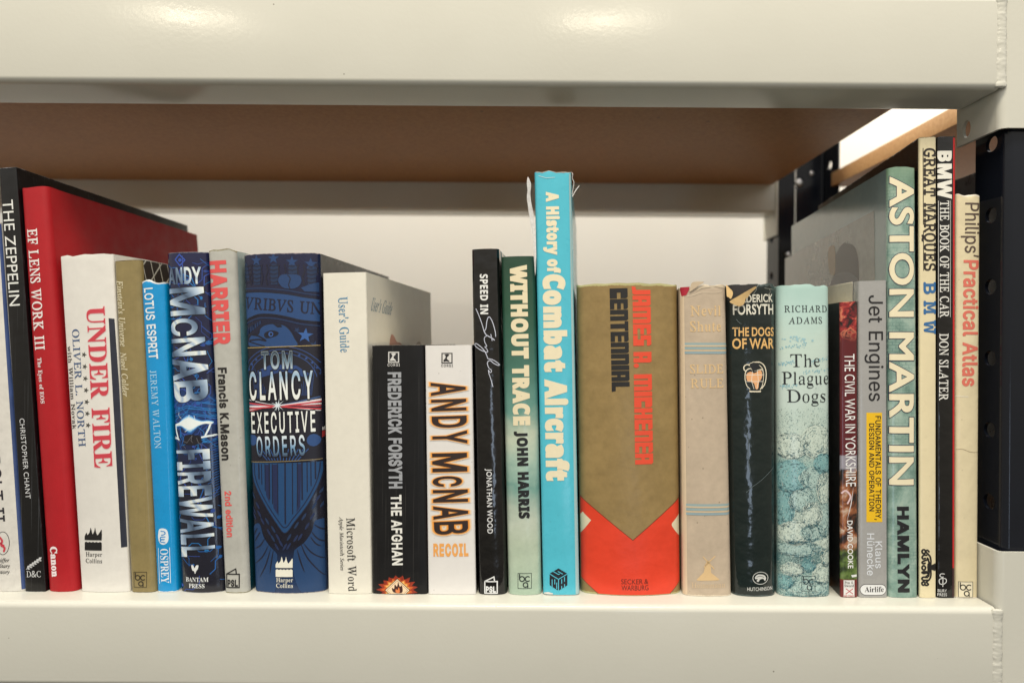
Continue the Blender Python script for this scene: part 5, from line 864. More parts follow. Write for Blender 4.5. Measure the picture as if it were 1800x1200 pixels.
def layout(font, text, track=0.0, off=0.0):
    x, out = 0.0, []
    for ch in text:
        if ch == ' ':
            x += 125.0 + track; continue
        out.append((ch, x)); x += GLYPHS[font][ch][0] + track + off * 1.2
    return out

# ------------------------------------------------------------------ books
m_pages = None
def pages_mat():
    m, nt, p = newmat('page_edges')
    co = obj_coord(nt)
    mp = N(nt, 'ShaderNodeMapping'); mp.inputs['Scale'].default_value = (3500, 12, 12)
    L(nt, co, mp.inputs[0])
    f = noise_node(nt, mp.outputs[0], 1.0, 2)
    c = mixc(nt, f, C(188, 170, 132), C(228, 214, 182))
    L(nt, c, p.inputs['Base Color'])
    p.inputs['Roughness'].default_value = 0.85
    return m
m_pages = pages_mat()
m_inside = simple('plain_paper', C(222, 212, 190), 0.7, mott=0.03)
m_boardk = simple('dark_bookcloth', C(52, 44, 42), 0.6, mott=0.1, bumps=0.2, bscale=1500)

BOOKS = []
SZ = ZB + 0.0002

class Book:
    """a book standing on the shelf: spine corners tl, tr, br, bl in photo pixels at the spines' distance"""
    def __init__(s, tl, tr, br, bl, depth, mats, label, kind='jacket', bulge=0.0015, corner=0.003, yaw=0.0, board=None,
                 category='book', wav=0.0, lift=0.0, ysh=0.0, top_wear=0.0, hinge=False):
        P = [W(*q) for q in (bl, br, tr, tl)]
        zl = (P[0].z + P[1].z) / 2
        g = 0.00012
        # keep the feet on the shelf along the measured edges
        def foot(a, b):
            t = (SZ + lift - a.z) / (b.z - a.z)
            return a.x + (b.x - a.x) * t
        s.bl = (foot(P[0], P[3]) + g, SZ + lift); s.br = (foot(P[1], P[2]) - g, SZ + lift)
        s.tl = (P[3].x + g, P[3].z); s.tr = (P[2].x - g, P[2].z)
        s.depth, s.yaw, s.kind, s.ysh = depth, yaw, kind, ysh
        s.Y0 = YS + ysh
        s.o = Vector(((s.bl[0] + s.br[0]) / 2, s.Y0, SZ + lift))
        s.root = empty('book', s.o)
        s.root['label'] = label; s.root['category'] = category
        s.w = s.br[0] - s.bl[0]
        s.bulge, s.corner = bulge, min(corner, s.w * 0.42)
        # stations across the spine: (fraction, how far it falls back from the front)
        c = s.corner / s.w
        st = []
        for k in range(5):
            a = math.pi / 2 * k / 4
            st.append((c * (1 - math.cos(a)) if k else 0.0, s.corner * (1 - math.sin(a))))
        nmid = 8
        for k in range(1, nmid):
            st.append((c + (1 - 2 * c) * k / nmid, 0.0))
        for k in range(5):
            a = math.pi / 2 * (4 - k) / 4
            st.append((1 - c * (1 - math.cos(a)), s.corner * (1 - math.sin(a))))
        s.st = [(u, d + s.bulge * (2 * u - 1) ** 2) for u, d in st]
        s.wav = wav
        s.inks = {}
        s.hinge = hinge
        th = 0.00035 if kind != 'cloth' else 0.0025
        if kind == 'paperback': th = 0.0004
        name = {'jacket': 'dust_jacket', 'paperback': 'paper_cover', 'cloth': 'cover'}[kind]
        s.cover = s.shell(name, 0.0, th, 0.0, mats)
        if kind == 'jacket':
            s.shell('boards', th + 0.0001, 0.0024, 0.0008, [board or m_boardk] * 4)
        ins = {'jacket': 0.0036, 'paperback': 0.0007, 'cloth': 0.0034}[kind]
        s.pages(th + (0.0026 if kind == 'jacket' else 0.0002), ins)
        BOOKS.append(s)

    def edge(s, side, z):
        a, b = (s.bl, s.tl) if side == 0 else (s.br, s.tr)
        return a[0] + (b[0] - a[0]) * (z - a[1]) / (b[1] - a[1])

    def point(s, u, d, t, inset=0.0):
        """u across the spine, d behind its front, t up the book"""
        zl = s.bl[1] + (s.tl[1] - s.bl[1]) * t
        zr = s.br[1] + (s.tr[1] - s.br[1]) * t
        xl = s.bl[0] + (s.tl[0] - s.bl[0]) * t
        xr = s.br[0] + (s.tr[0] - s.br[0]) * t
        return Vector((xl + inset + (xr - xl - 2 * inset) * u + s.yaw * d, s.Y0 + d, zl + (zr - zl) * u))

    def fall(s, u):
        st = s.st
        if u <= 0: return st[0][1]
        if u >= 1: return st[-1][1]
        for (a, da), (b, db) in zip(st, st[1:]):
            if u <= b:
                return da + (db - da) * (u - a) / max(1e-9, b - a)
        return st[-1][1]

    def profile(s, off):
        D = s.depth
        front = max(s.st[0][1], 0.001)
        bk = [D, D * 0.75, D * 0.5, D * 0.25, 0.016]
        gr = [0.0] * 5
        if s.hinge:
            bk += [0.0115, 0.0085, 0.0055]; gr += [0.0, 0.0012, 0.0002]
        bk.append(front + 0.0006); gr.append(0.0)
        bk = [(y, q) for y, q in zip(bk, gr) if y > front + 0.0005]
        pr = [(0.0, y, off + q, 1) for y, q in bk]
        pr += [(u, d + off, off * (1 - 2 * abs(u - 0.5)) if 0 < u < 1 else off, 0) for u, d in s.st]
        pr += [(1.0, y, off + q, 2) for y, q in reversed(bk)]
        return pr

    def shell(s, name, off, th, drop, mats):
        bm = bmesh.new()
        uv = bm.loops.layers.uv.new('UVMap')
        o = s.profile(off); i = s.profile(off + th)
        rows = [0.0, 0.004, 0.03] + [k / 10 for k in range(1, 10)] + [0.97, 0.985, 0.996, 1.0]
        H = s.tl[1] - s.bl[1]
        sd = len(BOOKS) * 3.7
        def mk(pr):
            g = []
            for t in rows:
                row = []
                tt = min(max(t, drop / H), 1 - drop / H)
                for k, (u, d, ins, reg) in enumerate(pr):
                    p = s.point(u, d, tt)
                    sgn = 1 if u < 0.5 else -1
                    p.x += sgn * ins if u in (0.0, 1.0) else (0.5 - u) * 2 * off
                    if t > 0.99 and s.wav:
                        p.z += s.wav * (noise.noise((p.x * 160 + sd, d * 90, sd)) - 0.25)
                        if t == 1.0:
                            p.y += s.wav * 0.8 * max(0, noise.noise((p.x * 190, sd, 3.0)))
                    row.append(bm.verts.new(p))
                g.append(row)
            return g
        A, B = mk(o), mk(i)
        n = len(o)
        uu = []
        for u, d, ins, reg in o:
            uu.append(u if reg == 0 else (-d * 4 if reg == 1 else 1 + d * 4))
        def face(vs, mi, uvs):
            f = bm.faces.new(vs); f.material_index = mi
            for l, q in zip(f.loops, uvs): l[uv].uv = q
        for r in range(len(rows) - 1):
            for k in range(n - 1):
                reg = max(o[k][3], o[k + 1][3]) if not (o[k][3] == 0 or o[k + 1][3] == 0) else 0
                mi = {0: 0, 1: 1, 2: 2}[reg]
                q = [(uu[k], rows[r]), (uu[k + 1], rows[r]), (uu[k + 1], rows[r + 1]), (uu[k], rows[r + 1])]
                face([A[r][k], A[r][k + 1], A[r + 1][k + 1], A[r + 1][k]], mi, q)
                face([B[r][k], B[r + 1][k], B[r + 1][k + 1], B[r][k + 1]], 3, [q[0], q[3], q[2], q[1]])
        for r, flip in ((0, 0), (len(rows) - 1, 1)):
            for k in range(n - 1):
                vs = [A[r][k], B[r][k], B[r][k + 1], A[r][k + 1]]
                q = (uu[k], rows[r])
                face(vs if not flip else vs[::-1], 3, [q] * 4)
        for k in (0, n - 1):
            for r in range(len(rows) - 1):
                vs = [A[r][k], A[r + 1][k], B[r + 1][k], B[r][k]]
                face(vs if k == 0 else vs[::-1], 3, [(uu[k], rows[r])] * 4)
        bmesh.ops.recalc_face_normals(bm, faces=bm.faces[:])
        ob = mesh_obj(name, bm, list(mats) + [m_inside] * (4 - len(mats)), s.root, True, origin=s.o)
        sharp_by_angle(ob, 50)
        return ob

    def pages(s, off, ins):
        bm = bmesh.new()
        d0 = max(s.fall(0.0), s.corner) + off + 0.0012
        d1 = s.depth - (0.0035 if s.kind != 'paperback' else 0.0006)
        H = s.tl[1] - s.bl[1]
        t0, t1 = ins / H, 1 - ins / H
        v = []
        for t in (t0, t1):
            for u, d in ((0, d0), (1, d0), (1, d1), (0, d1)):
                p = s.point(u, d, t)
                p.x += off * (1 if u == 0 else -1)
                v.append(bm.verts.new(p))
        for f in ((0, 1, 2, 3), (4, 5, 6, 7), (0, 1, 5, 4), (1, 2, 6, 5), (2, 3, 7, 6), (3, 0, 4, 7)):
            bm.faces.new([v[k] for k in f])
        bmesh.ops.recalc_face_normals(bm, faces=bm.faces[:])
        mesh_obj('page_block', bm, m_pages, s.root, False, origin=s.o)

    # --- printing on the spine or on a side, drawn in photo pixels and laid onto the real surface
    def ink(s, part, mat, layer, V, Fs, side='spine'):
        s.inks.setdefault((part, side), []).append((mat, layer, V, Fs))

    def poly(s, part, col, pts, layer=1, side='spine', holes=(), **kw):
        V, Fs = fill([pos(pts)] + [neg(h) for h in holes], 1e-3)
        s.ink(part, ink_mat(col, **kw) if isinstance(col, tuple) else col, layer, V, Fs, side)

    def polys(s, part, col, lst, layer=1, side='spine', **kw):
        V, Fs = fill([pos(p) for p in lst], 1e-3)
        s.ink(part, ink_mat(col, **kw) if isinstance(col, tuple) else col, layer, V, Fs, side)

    def line(s, part, col, pts, wd, layer=1, side='spine', closed=False, cap=True, taper=False, **kw):
        s.polys(part, col, stroke(pts, wd, closed, taper), layer, side, **kw)

    def text(s, part, font, txt, p0, p1, h, col, off=0.0, track=0.0, layer=2, side='spine', outline=None, slant=0.0, fitcap=None, **kw):
        lay = layout(font, txt, track, off)
        lo = min(x + min(p[0] for c in GLYPHS[font][ch][1] for p in c) for ch, x in lay)
        hi = max(x + max(p[0] for c in GLYPHS[font][ch][1] for p in c) for ch, x in lay)
        p0, p1 = Vector(p0), Vector(p1)
        d = p1 - p0
        ex = d / (hi - lo)
        up = Vector((d.y, -d.x)).normalized() * (h / CAPH[font])
        mat = ink_mat(col, **kw) if isinstance(col, tuple) else col
        jobs = [(off, mat, layer)]
        if outline:
            for j, (o2, c2) in enumerate(outline):
                jobs.append((o2, ink_mat(c2, **kw) if isinstance(c2, tuple) else c2, layer - 1 - j))
        for o2, mt, ly in jobs:
            AV, AF = [], []
            for ch, x in lay:
                V, Fs = glyph_tri(font, ch, o2)
                n0 = len(AV)
                for a, b in V:
                    q = p0 + ex * (a + x - lo) + up * (b) + ex * (b * slant)
                    AV.append((q.x, q.y))
                AF += [tuple(k + n0 for k in f) for f in Fs]
            s.ink(part, mt, ly, AV, AF, side)

    def side_point(s, px, py, side):
        a, b = (s.br, s.tr) if side == 'right' else (s.bl, s.tl)
        m = (b[0] - a[0]) / (b[1] - a[1])
        wx, wz = ray(px, py)
        Y = (a[0] - m * (a[1] - ZC) - s.yaw * s.Y0) / (wx / F - m * wz / F - s.yaw)
        return Vector((wx * Y / F, Y, ZC + wz * Y / F))

    def finish(s):
        for (part, side), lst in s.inks.items():
            bm = bmesh.new()
            mats = []
            for mat, layer, V, Fs in lst:
                if mat not in mats: mats.append(mat)
                mi = mats.index(mat)
                b2 = bmesh.new()
                vv = [b2.verts.new((x, 0.0, y)) for x, y in V]
                for f in Fs:
                    try: b2.faces.new([vv[k] for k in f])
                    except ValueError: pass
                bmesh.ops.delete(b2, geom=[v for v in b2.verts if not v.link_faces], context='VERTS')
                if side == 'spine':
                    for v in b2.verts:
                        q = W(v.co.x, v.co.z, s.Y0); v.co = q
                    def cut(a, b, **kw):
                        no = Vector((b.z - a.z, 0, -(b.x - a.x))).normalized()
                        bmesh.ops.bisect_plane(b2, geom=b2.verts[:] + b2.edges[:] + b2.faces[:], dist=1e-7, plane_co=a, plane_no=no, **kw)
                    P = lambda u, t: Vector((s.bl[0] + (s.br[0] - s.bl[0]) * u + ((s.tl[0] - s.bl[0]) * (1 - u) + (s.tr[0] - s.br[0]) * u) * t, s.Y0,
                                             SZ + (s.tl[1] * (1 - u) + s.tr[1] * u - SZ) * t))
                    eps = 0.02
                    cut(P(eps * .5, 0), P(eps * .5, 1), clear_inner=True)
                    cut(P(1 - eps * .5, 0), P(1 - eps * .5, 1), clear_outer=True)
                    cut(P(0, 0.002), P(1, 0.002), clear_outer=True)
                    cut(P(0, 0.997), P(1, 0.997), clear_inner=True)
                    for u, d in s.st[1:-1]:
                        cut(P(u, 0), P(u, 1))
                    for v in b2.verts:
                        z = v.co.z
                        xl, xr = s.edge(0, z), s.edge(1, z)
                        u = (v.co.x - xl) / (xr - xl)
                        v.co.y = s.Y0 + s.fall(u) - 0.00007 - 0.00004 * layer
                        v.co.x += s.yaw * s.fall(u)
                    for f in b2.faces:
                        f.normal_update()
                        if f.normal.y > 0: f.normal_flip()
                else:
                    sg = 1 if side == 'right' else -1
                    for v in b2.verts:
                        q = s.side_point(v.co.x, v.co.z, side)
                        q.x += sg * (0.00008 + 0.00004 * layer)
                        v.co = q
                    for f in b2.faces:
                        f.normal_update()
                        if f.normal.x * sg < 0: f.normal_flip()
                for f in b2.faces: f.material_index = mi
                if b2.faces:
                    me = bpy.data.meshes.new('tmp'); b2.to_mesh(me); bm.from_mesh(me); bpy.data.meshes.remove(me)
                b2.free()
            if not bm.faces:
                bm.free(); continue
            o = mesh_obj(part.split('#')[0], bm, mats, s.cover, True, origin=s.o)

def stroke(pts, wd, closed=False, taper=False):
    """a pen line as a set of polygons whose union is the line"""
    out = []
    n = len(pts)
    seg = n if closed else n - 1
    def wa(i):
        if not taper: return wd / 2
        t = (i % n) / (n - 1)
        return wd / 2 * max(0.12, math.sin(math.pi * min(1, max(0, t))) ** 0.6)
    for i in range(seg):
        a, b = pts[i], pts[(i + 1) % n]
        dx, dy = b[0] - a[0], b[1] - a[1]
        l = math.hypot(dx, dy)
        if l < 1e-6: continue
        nx, ny = -dy / l, dx / l
        ra, rb = wa(i), wa(i + 1)
        out.append([(a[0] + nx * ra, a[1] + ny * ra), (b[0] + nx * rb, b[1] + ny * rb), (b[0] - nx * rb, b[1] - ny * rb), (a[0] - nx * ra, a[1] - ny * ra)])
    for i in range(n):
        r = wa(i)
        if r > 0.25: out.append(circle(pts[i][0] + 0.0013 * i, pts[i][1], r, 10))
    return out

def smooth_path(pts, k=6, closed=False):
    out = []
    n = len(pts)
    rng = range(n if closed else n - 1)
    for i in rng:
        g = lambda j: pts[j % n] if closed else pts[max(0, min(n - 1, j))]
        p0, p1, p2, p3 = g(i - 1), g(i), g(i + 1), g(i + 2)
        for q in range(k):
            t = q / k
            out.append(tuple(0.5 * (2 * p1[a] + (p2[a] - p0[a]) * t + (2 * p0[a] - 5 * p1[a] + 4 * p2[a] - p3[a]) * t * t + (3 * p1[a] - p0[a] - 3 * p2[a] + p3[a]) * t ** 3) for a in (0, 1)))
    if not closed: out.append(pts[-1])
    return out

def star(cx, cy, r, rot=0.0, q=0.40, n=5):
    return [(cx + (r if k % 2 == 0 else r * q) * math.sin(math.pi * k / n + rot), cy - (r if k % 2 == 0 else r * q) * math.cos(math.pi * k / n + rot)) for k in range(2 * n)]

def rect(x0, y0, x1, y1):
    return [(x0, y0), (x1, y0), (x1, y1), (x0, y1)]

def frame(b, part, col, x0, y0, x1, y1, w, layer=2, skew=0.0):
    b.poly(part, col, [(x0, y0 + skew), (x1, y0), (x1, y1), (x0, y1 + skew)], layer,
           holes=[[(x0 + w, y0 + w + skew), (x1 - w, y0 + w), (x1 - w, y1 - w), (x0 + w, y1 - w + skew)]])

def bca(b, x0, y0, x1, y1, col=(25, 22, 18), skew=0.0, fillc=None):
    """book club mark: the letters b, c and a as rings in a square"""
    w, h = x1 - x0, y1 - y0
    if fillc: b.poly('publisher_logo', fillc, rect(x0, y0, x1, y1), 1)
    frame(b, 'publisher_logo', col, x0, y0, x1, y1, max(0.7, w * 0.035), 2)
    t = w * 0.075
    P = lambda a, c: (x0 + a * w, y0 + c * h)
    ring = lambda a, c, r: [(x, y) for x, y in circle(*P(a, c), r * w, 22)]
    L = []
    for a, c, r in ((0.31, 0.37, 0.175), (0.56, 0.75, 0.165)):
        L.append(stroke(ring(a, c, r), t, True))
    ca = [(x0 + 0.72 * w + 0.175 * w * math.cos(R(k)), y0 + 0.37 * h + 0.175 * w * math.sin(R(k))) for k in range(50, 311, 20)]
    L.append(stroke(ca, t)); L.append(stroke([P(0.135, 0.08), P(0.135, 0.40)], t)); L.append(stroke([P(0.725, 0.72), P(0.725, 0.93)], t))
    b.polys('publisher_logo', col, [q for l in L for q in l], 2)

def psl(b, x0, y0, x1, y1, col, tcol):
    w, h = x1 - x0, y1 - y0
    lw = w * 0.085
    frame(b, 'publisher_logo', col, x0, y0 + h * 0.27, x1, y1, lw, 2)
    b.line('publisher_logo', col, [(x0 + lw / 2, y0 + h * 0.30), (x0 + w * 0.72, y0 + lw / 2), (x0 + w * 0.76, y0 + h * 0.28)], lw, 2)
    b.text('publisher_logo', 'inter', 'PSL', (x0 + w * 0.14, y1 - h * 0.10), (x1 - w * 0.16, y1 - h * 0.10), h * 0.30, tcol, off=22)

def harper(b, x0, y0, x1, y1, col, cut, tx0, tx1, ty1, ty2, h, ly=2):
    """flames over water"""
    w, hh = x1 - x0, y1 - y0
    P = lambda a, c: (x0 + a * w, y0 + c * hh)
    fl = smooth_path([P(0.0, .56), P(0, .40), P(.12, .24), P(.16, .34), P(.30, .22), P(.36, .02), P(.44, .22), P(.48, .30), P(.58, .16), P(.62, .02),
                      P(.68, .22), P(.76, .34), P(.90, .20), P(1.0, .12), P(1.0, .56)], 4)
    b.poly('publisher_logo', col, fl, ly)
    wv = [P(0, .64)]
    for k in range(0, 25):
        t = k / 24
        wv.append(P(t, .665 - .035 * abs(math.sin(t * math.pi * 5))))
    b.poly('publisher_logo', col, wv + [P(1, .64), P(1, 1), P(0, 1)], ly)
    b.text('publisher_name', 'serif', 'Harper', (tx0, ty1), (tx1, ty1), h, col, off=3, layer=ly)
    b.text('publisher_name', 'serif', 'Collins', (tx0, ty2), (tx1, ty2), h, col, off=3, layer=ly)

# ------------------------------------------------------------------ the books, from left to right
K = (22, 20, 20)
def fl(t):          # fallback side colours
    return t

# 1 white jacket with blue strip, cut by the left frame edge
m = cover_mat('white_jacket', (222, 212, 192), 0.3, 0.3, wear=0.5)
m2 = cover_mat('blue_jacket', (66, 82, 120), 0.3, 0.3)
b = Book((-82, 392), (-3, 390), (43, 1036), (-32, 1036), 0.215, [m, m2, m2], 'white jacketed hardback with a blue right edge, cut off by the left frame edge', yaw=0.005)
b.poly('edge_strip', simple('blue_print', C(58, 76, 118), 0.35, mott=0.5, scale=60), [(-7, 392), (0, 392), (45, 1036), (36, 1036)], 1)
b.text('title', 'inter', 'THUNDERBOLT II', (-34, 655), (-13.5, 917), 22, (40, 36, 40), off=4)
b.poly('publisher_logo', (40, 34, 34), circle(5, 954, 11.5, 28, 20.5), 2, holes=[circle(5, 954, 10.6, 28, 19.6)])
b.line('publisher_logo', (205, 60, 70), smooth_path([(0, 944), (4, 950), (2, 957), (8, 962), (7, 968)], 4), 3.4, 3)
b.line('publisher_logo', (205, 60, 70), [(-2, 952), (7, 958)], 2.2, 3)
for t, y, x1 in (('Schiffer', 987, 16), ('Military', 997, 17), ('History', 1007.5, 16.6)):
    b.text('publisher_name', 'italic', t, (-12, y), (x1, y), 6.2, (30, 26, 26), off=4)

# 2 black jacket
m = cover_mat('black_jacket', (14, 13, 14), 0.34, 0.25, mott=0.03, wear=0.62, wear_col=(150, 148, 145), streak=0.25, crinkle=0.3)
b = Book((-3, 296), (28, 293.5), (80, 1038), (43.3, 1037), 0.225, [m, m, m], 'black hardback with thin white capitals and a leaf sprig emblem', yaw=0.005, bulge=0.0003, corner=0.0008)
b.text('title', 'gill', 'THE ZEPPELIN', (4, 352), (16.8, 538), 18.5, (232, 226, 208))
b.text('author_name', 'gill', 'CHRISTOPHER CHANT', (34.2, 735.5), (45.5, 876), 8.6, (215, 210, 198), track=24)
b.text('publisher_name', 'serif', 'D&C', (46.5, 1013.5), (72, 1013.5), 10.5, (205, 200, 188), off=2)
sp = []
for k in range(6):
    x, y = 47 + k * 4.0, 999 - k * 2.9
    for sg in (-1, 1):
        sp.append(pos([(x, y), (x + 3.2 + sg * -1.5, y - 1.6 - sg * 2.4 - 1.5), (x + 6.2, y - 2.6 - sg * 3.0), (x + 4.0, y + 0.5 - sg * 1.0)]))
b.polys('publisher_logo', (205, 200, 188), sp, 2)
b.line('publisher_logo', (205, 200, 188), [(46, 1000), (71, 983)], 0.9, 2)

# 3 red cloth
m = cover_mat('red_cloth', (176, 26, 32), 0.5, 0.0, mott=0.03, cloth=0.35, wear=0.3, wear_col=(120, 30, 30))
b = Book((31.5, 331), (79, 326), (133, 1038), (80, 1038), 0.205, [m, m, m], 'tall red cloth hardback with white capitals running down its spine', 'cloth', bulge=0.002, corner=0.0035, yaw=0.006, wav=0.0006)
b.text('title', 'serif', 'EF LENS WORK III', (47, 403), (61, 615), 17.5, (238, 222, 206), off=7)
b.text('subtitle', 'serifbold', 'The Eyes of EOS', (65, 629), (71, 709), 7.4, (240, 220, 206), off=3)
b.text('maker_name', 'serifbold', 'Canon', (87.5, 961), (91, 1013), 12, (244, 226, 212), off=11)

# 4 white jacket, red title
m = cover_mat('cream_jacket', (230, 220, 200), 0.24, 0.5, mott=0.02, wear=0.55, wear_col=(190, 175, 145), crinkle=0.2)
b = Book((102, 450), (196, 444), (226, 1037), (140, 1037), 0.16, [m, m, m], 'thick white hardback with a red serif title and a row of small stars', yaw=0.02, bulge=0.0016, corner=0.0012, wav=0.0015)
b.text('title', 'serifbold', 'UNDER FIRE', (152.5, 540), (166.5, 822), 30, (205, 62, 70), off=2, outline=[(8, (235, 190, 178))])
b.text('author_name', 'serif', 'OLIVER L. NORTH', (125.5, 579), (137.5, 785), 12.6, (58, 84, 118), off=3)
b.text('author_name', 'serif', 'with William Novak', (116, 609), (125.5, 754), 7.2, (66, 58, 52), off=6)
for x, y in ((147.7, 623), (148.9, 644), (150, 665), (151.2, 685.5), (152.4, 706), (153.5, 726.5), (154.7, 747)):
    b.poly('star#%d' % y, (76, 72, 62), star(x, y, 5.2, 1.6), 2)
b.poly('picture_strip', simple('blue_grey_print', C(44, 46, 56), 0.35, mott=0.45, scale=90), [(189.5, 559), (199, 560), (225, 961), (211.5, 962.5)], 1)
harper(b, 147.7, 926, 179, 967, K, None, 149.7, 179.5, 977.5, 989, 7.4)

# 5 olive
m = cover_mat('olive_jacket', (146, 126, 78), 0.36, 0.25, mott=0.06, wear=0.75, wear_h=0.008, wear_col=(95, 80, 45), streak=0.25)
mg, nt, p = newmat('grid_print')
tc = N(nt, 'ShaderNodeTexCoord')
mp = N(nt, 'ShaderNodeMapping'); mp.inputs['Rotation'].default_value = (R(-28), 0, 0); mp.inputs['Scale'].default_value = (1, 130, 60)
L(nt, tc.outputs['Object'], mp.inputs[0])
sx = N(nt, 'ShaderNodeSeparateXYZ'); L(nt, mp.outputs[0], sx.inputs[0])
g1 = math2(nt, 'FRACT', sx.outputs[1], 0.0); g2 = math2(nt, 'FRACT', sx.outputs[2], 0.0)
gm = math2(nt, 'MAXIMUM', maprange(nt, g1, 0.90, 0.93), maprange(nt, g2, 0.90, 0.93))
L(nt, mixc(nt, gm, C(58, 50, 42), C(190, 182, 160)), p.inputs['Base Color']); p.inputs['Roughness'].default_value = 0.35
b = Book((196.5, 459), (244, 456), (272, 1037), (227, 1037), 0.15, [m, m, mg], 'olive hardback with a pale italic title and a dark grid pattern on its side', yaw=0.12, bulge=0.001)
b.text('title', 'italic', "Einstein's Universe", (203, 493), (210.5, 609), 12, (226, 210, 168), off=4)
b.text('author_name', 'italic', 'Nigel Calder', (209.8, 619), (215, 697), 11.5, (226, 210, 168), off=4)
bca(b, 234.5, 1004.5, 258, 1032, (45, 36, 22))

# 6 blue jacket
m = cover_mat('sky_blue_jacket', (0, 144, 194), 0.26, 0.45, mott=0.02, wear=0.85, wear_h=0.017, wear_col=(225, 222, 208), crinkle=0.25, side_wear=0.42)
b = Book((244.5, 494), (287, 492), (309, 1037), (273, 1037), 0.16, [m, m, m], 'slim bright blue hardback with white lettering and scuffed white ends', yaw=0.03, bulge=0.0015, corner=0.0022, wav=0.002)
b.text('title', 'inter', 'LOTUS ESPRIT', (252.5, 507), (262, 631), 15.5, (232, 232, 220), off=9)
b.text('author_name', 'serif', 'JEREMY WALTON', (263, 651), (272, 788), 11.5, (176, 214, 224), off=1)
pill = smooth_path([(278, 936), (280, 929.5), (287, 928), (293, 931), (295.5, 940), (295.5, 949), (292, 955), (285, 956.5), (279.5, 952), (277.5, 944)], 4, True)
b.poly('publisher_logo', (228, 230, 222), pill, 1)
b.line('publisher_logo', (20, 130, 185), smooth_path([(283, 933), (289, 934), (290, 938), (284, 940)], 4), 1.7, 2)
b.line('publisher_logo', (20, 130, 185), smooth_path([(290, 943), (283, 943.5), (282, 947), (289, 947.5), (283, 948.5), (282, 951.5), (290, 953)], 4), 1.8, 2)
b.text('publisher_name', 'serifbold', 'OSPREY', (281.3, 964), (283.5, 1024.5), 13.6, (228, 230, 222))
b.line('publisher_name', (228, 230, 222), [(277.8, 963), (280, 1025)], 0.9, 2)
b.line('publisher_name', (228, 230, 222), [(297.5, 962), (299.5, 1024)], 0.9, 2)

# 7 dark blue circuit jacket
mfw = cover_mat('circuit_jacket', (20, 24, 48), 0.2, 0.6, mott=0.02, wear=0.72, wear_col=(150, 150, 150), crinkle=0.25,
                stops=[(0.0, (22, 22, 32)), (0.30, (22, 25, 42)), (0.45, (18, 34, 70)), (0.55, (20, 60, 110)), (0.62, (20, 26, 52)), (1.0, (26, 28, 62))], cloud=(60, 0.12))
b = Book((286.5, 444.5), (361, 442), (391, 1040), (311.5, 1040), 0.17, [mfw, mfw, mfw], 'thick dark blue hardback with huge steel letters over a circuit pattern', yaw=0.05, bulge=0.0035)
rnd = random.Random(3)
BL = [(38, 66, 130), (30, 90, 150), (52, 78, 150), (30, 110, 165)]
def inside7(x, y):
    t = (y - 444) / 596
    return 288 + 25 * t < x < 359 + 30 * t
for grp in range(4):
    ls = []
    for k in range(34):
        y = rnd.choice([rnd.uniform(450, 700), rnd.uniform(560, 800), rnd.uniform(760, 1030), rnd.uniform(690, 780)])
        x = rnd.uniform(288, 385)
        pt = [(x, y)]
        a = rnd.choice([45, -45, 135, 20, -20, 90])
        for q in range(rnd.randint(2, 4)):
            l = rnd.uniform(6, 22)
            x += l * math.cos(R(a)); y += l * math.sin(R(a)); pt.append((x, y)); a += rnd.choice([-45, 45])
        ls += stroke(pt, rnd.uniform(0.7, 1.7))
        if rnd.random() < 0.6: ls.append(circle(x, y, rnd.uniform(1.8, 4.6), 12, rnd.uniform(1.6, 3.4)))
    b.polys('circuit_pattern', BL[grp], ls, 1)
b.line('circuit_pattern', (50, 80, 160), [(307, 456), (315, 447), (325, 457), (316, 467), (307, 456)], 2.2, 1)
b.poly('circuit_pattern', (50, 80, 160), circle(316, 457, 3.2, 14), 1)
# white burst of light printed half way down
Q7 = lambda pts: [(285 + x / 9.227, 700 + y / 9.227) for x, y in pts]
ls = []
for p in ([(170, 210), (400, 118), (830, 182)], [(170, 240), (400, 150), (830, 215)], [(370, 222), (830, 300)], [(180, 300), (380, 240), (830, 330)], [(640, 70), (820, 110)]):
    ls += stroke(Q7(p), 1.3)
b.polys('circuit_pattern', (36, 116, 176), [pos(q) for q in ls], 2)
ls = []
for k in range(24):
    ls += stroke(Q7([(720 + rnd.uniform(-40, 30), 640 + k * 44), (880, 600 + k * 42)]), rnd.uniform(.6, 1.3))
b.polys('circuit_pattern', (30, 92, 150), [pos(q) for q in ls], 2)
def lens(sx, sy):
    return Q7([(460 + sx * (x - 460), 412 + sy * (y - 412)) for x, y in ([(180, 425), (260, 395), (340, 340), (440, 300), (540, 345), (640, 375), (720, 370), (800, 390), (770, 420), (690, 410), (590, 440), (530, 480), (450, 520), (370, 485), (290, 445), (200, 455)])])
b.poly('light_burst', (28, 80, 140), smooth_path(lens(1.0, 1.7), 3, True), 2)
b.poly('light_burst', (84, 150, 200), smooth_path(lens(1.0, 1.3), 3, True), 3)
b.poly('light_burst', (180, 214, 232), smooth_path(lens(1.0, 1.1), 3, True), 4)
b.poly('light_burst', (240, 240, 230), smooth_path(lens(0.97, 0.88), 3, True), 5)
for pts, wd in (([(190, 440), (205, 540), (235, 640)], 2.6), ([(760, 420), (735, 500), (690, 600)], 2.8), ([(150, 655), (200, 650), (250, 668)], 3.0), ([(640, 630), (720, 615), (830, 598)], 3.2),
                ([(160, 620), (210, 640), (260, 690)], 1.0), ([(440, 270), (425, 330)], 0.9), ([(520, 280), (535, 340)], 0.8), ([(370, 540), (440, 490)], 0.9), ([(260, 230), (250, 275), (300, 330)], 0.6)):
    b.line('light_burst', (232, 236, 232), Q7(pts), wd, 5)
b.poly('light_burst', (22, 20, 28), Q7([(360, 600), (470, 580), (620, 610), (640, 720), (520, 760), (340, 740)]), 4)
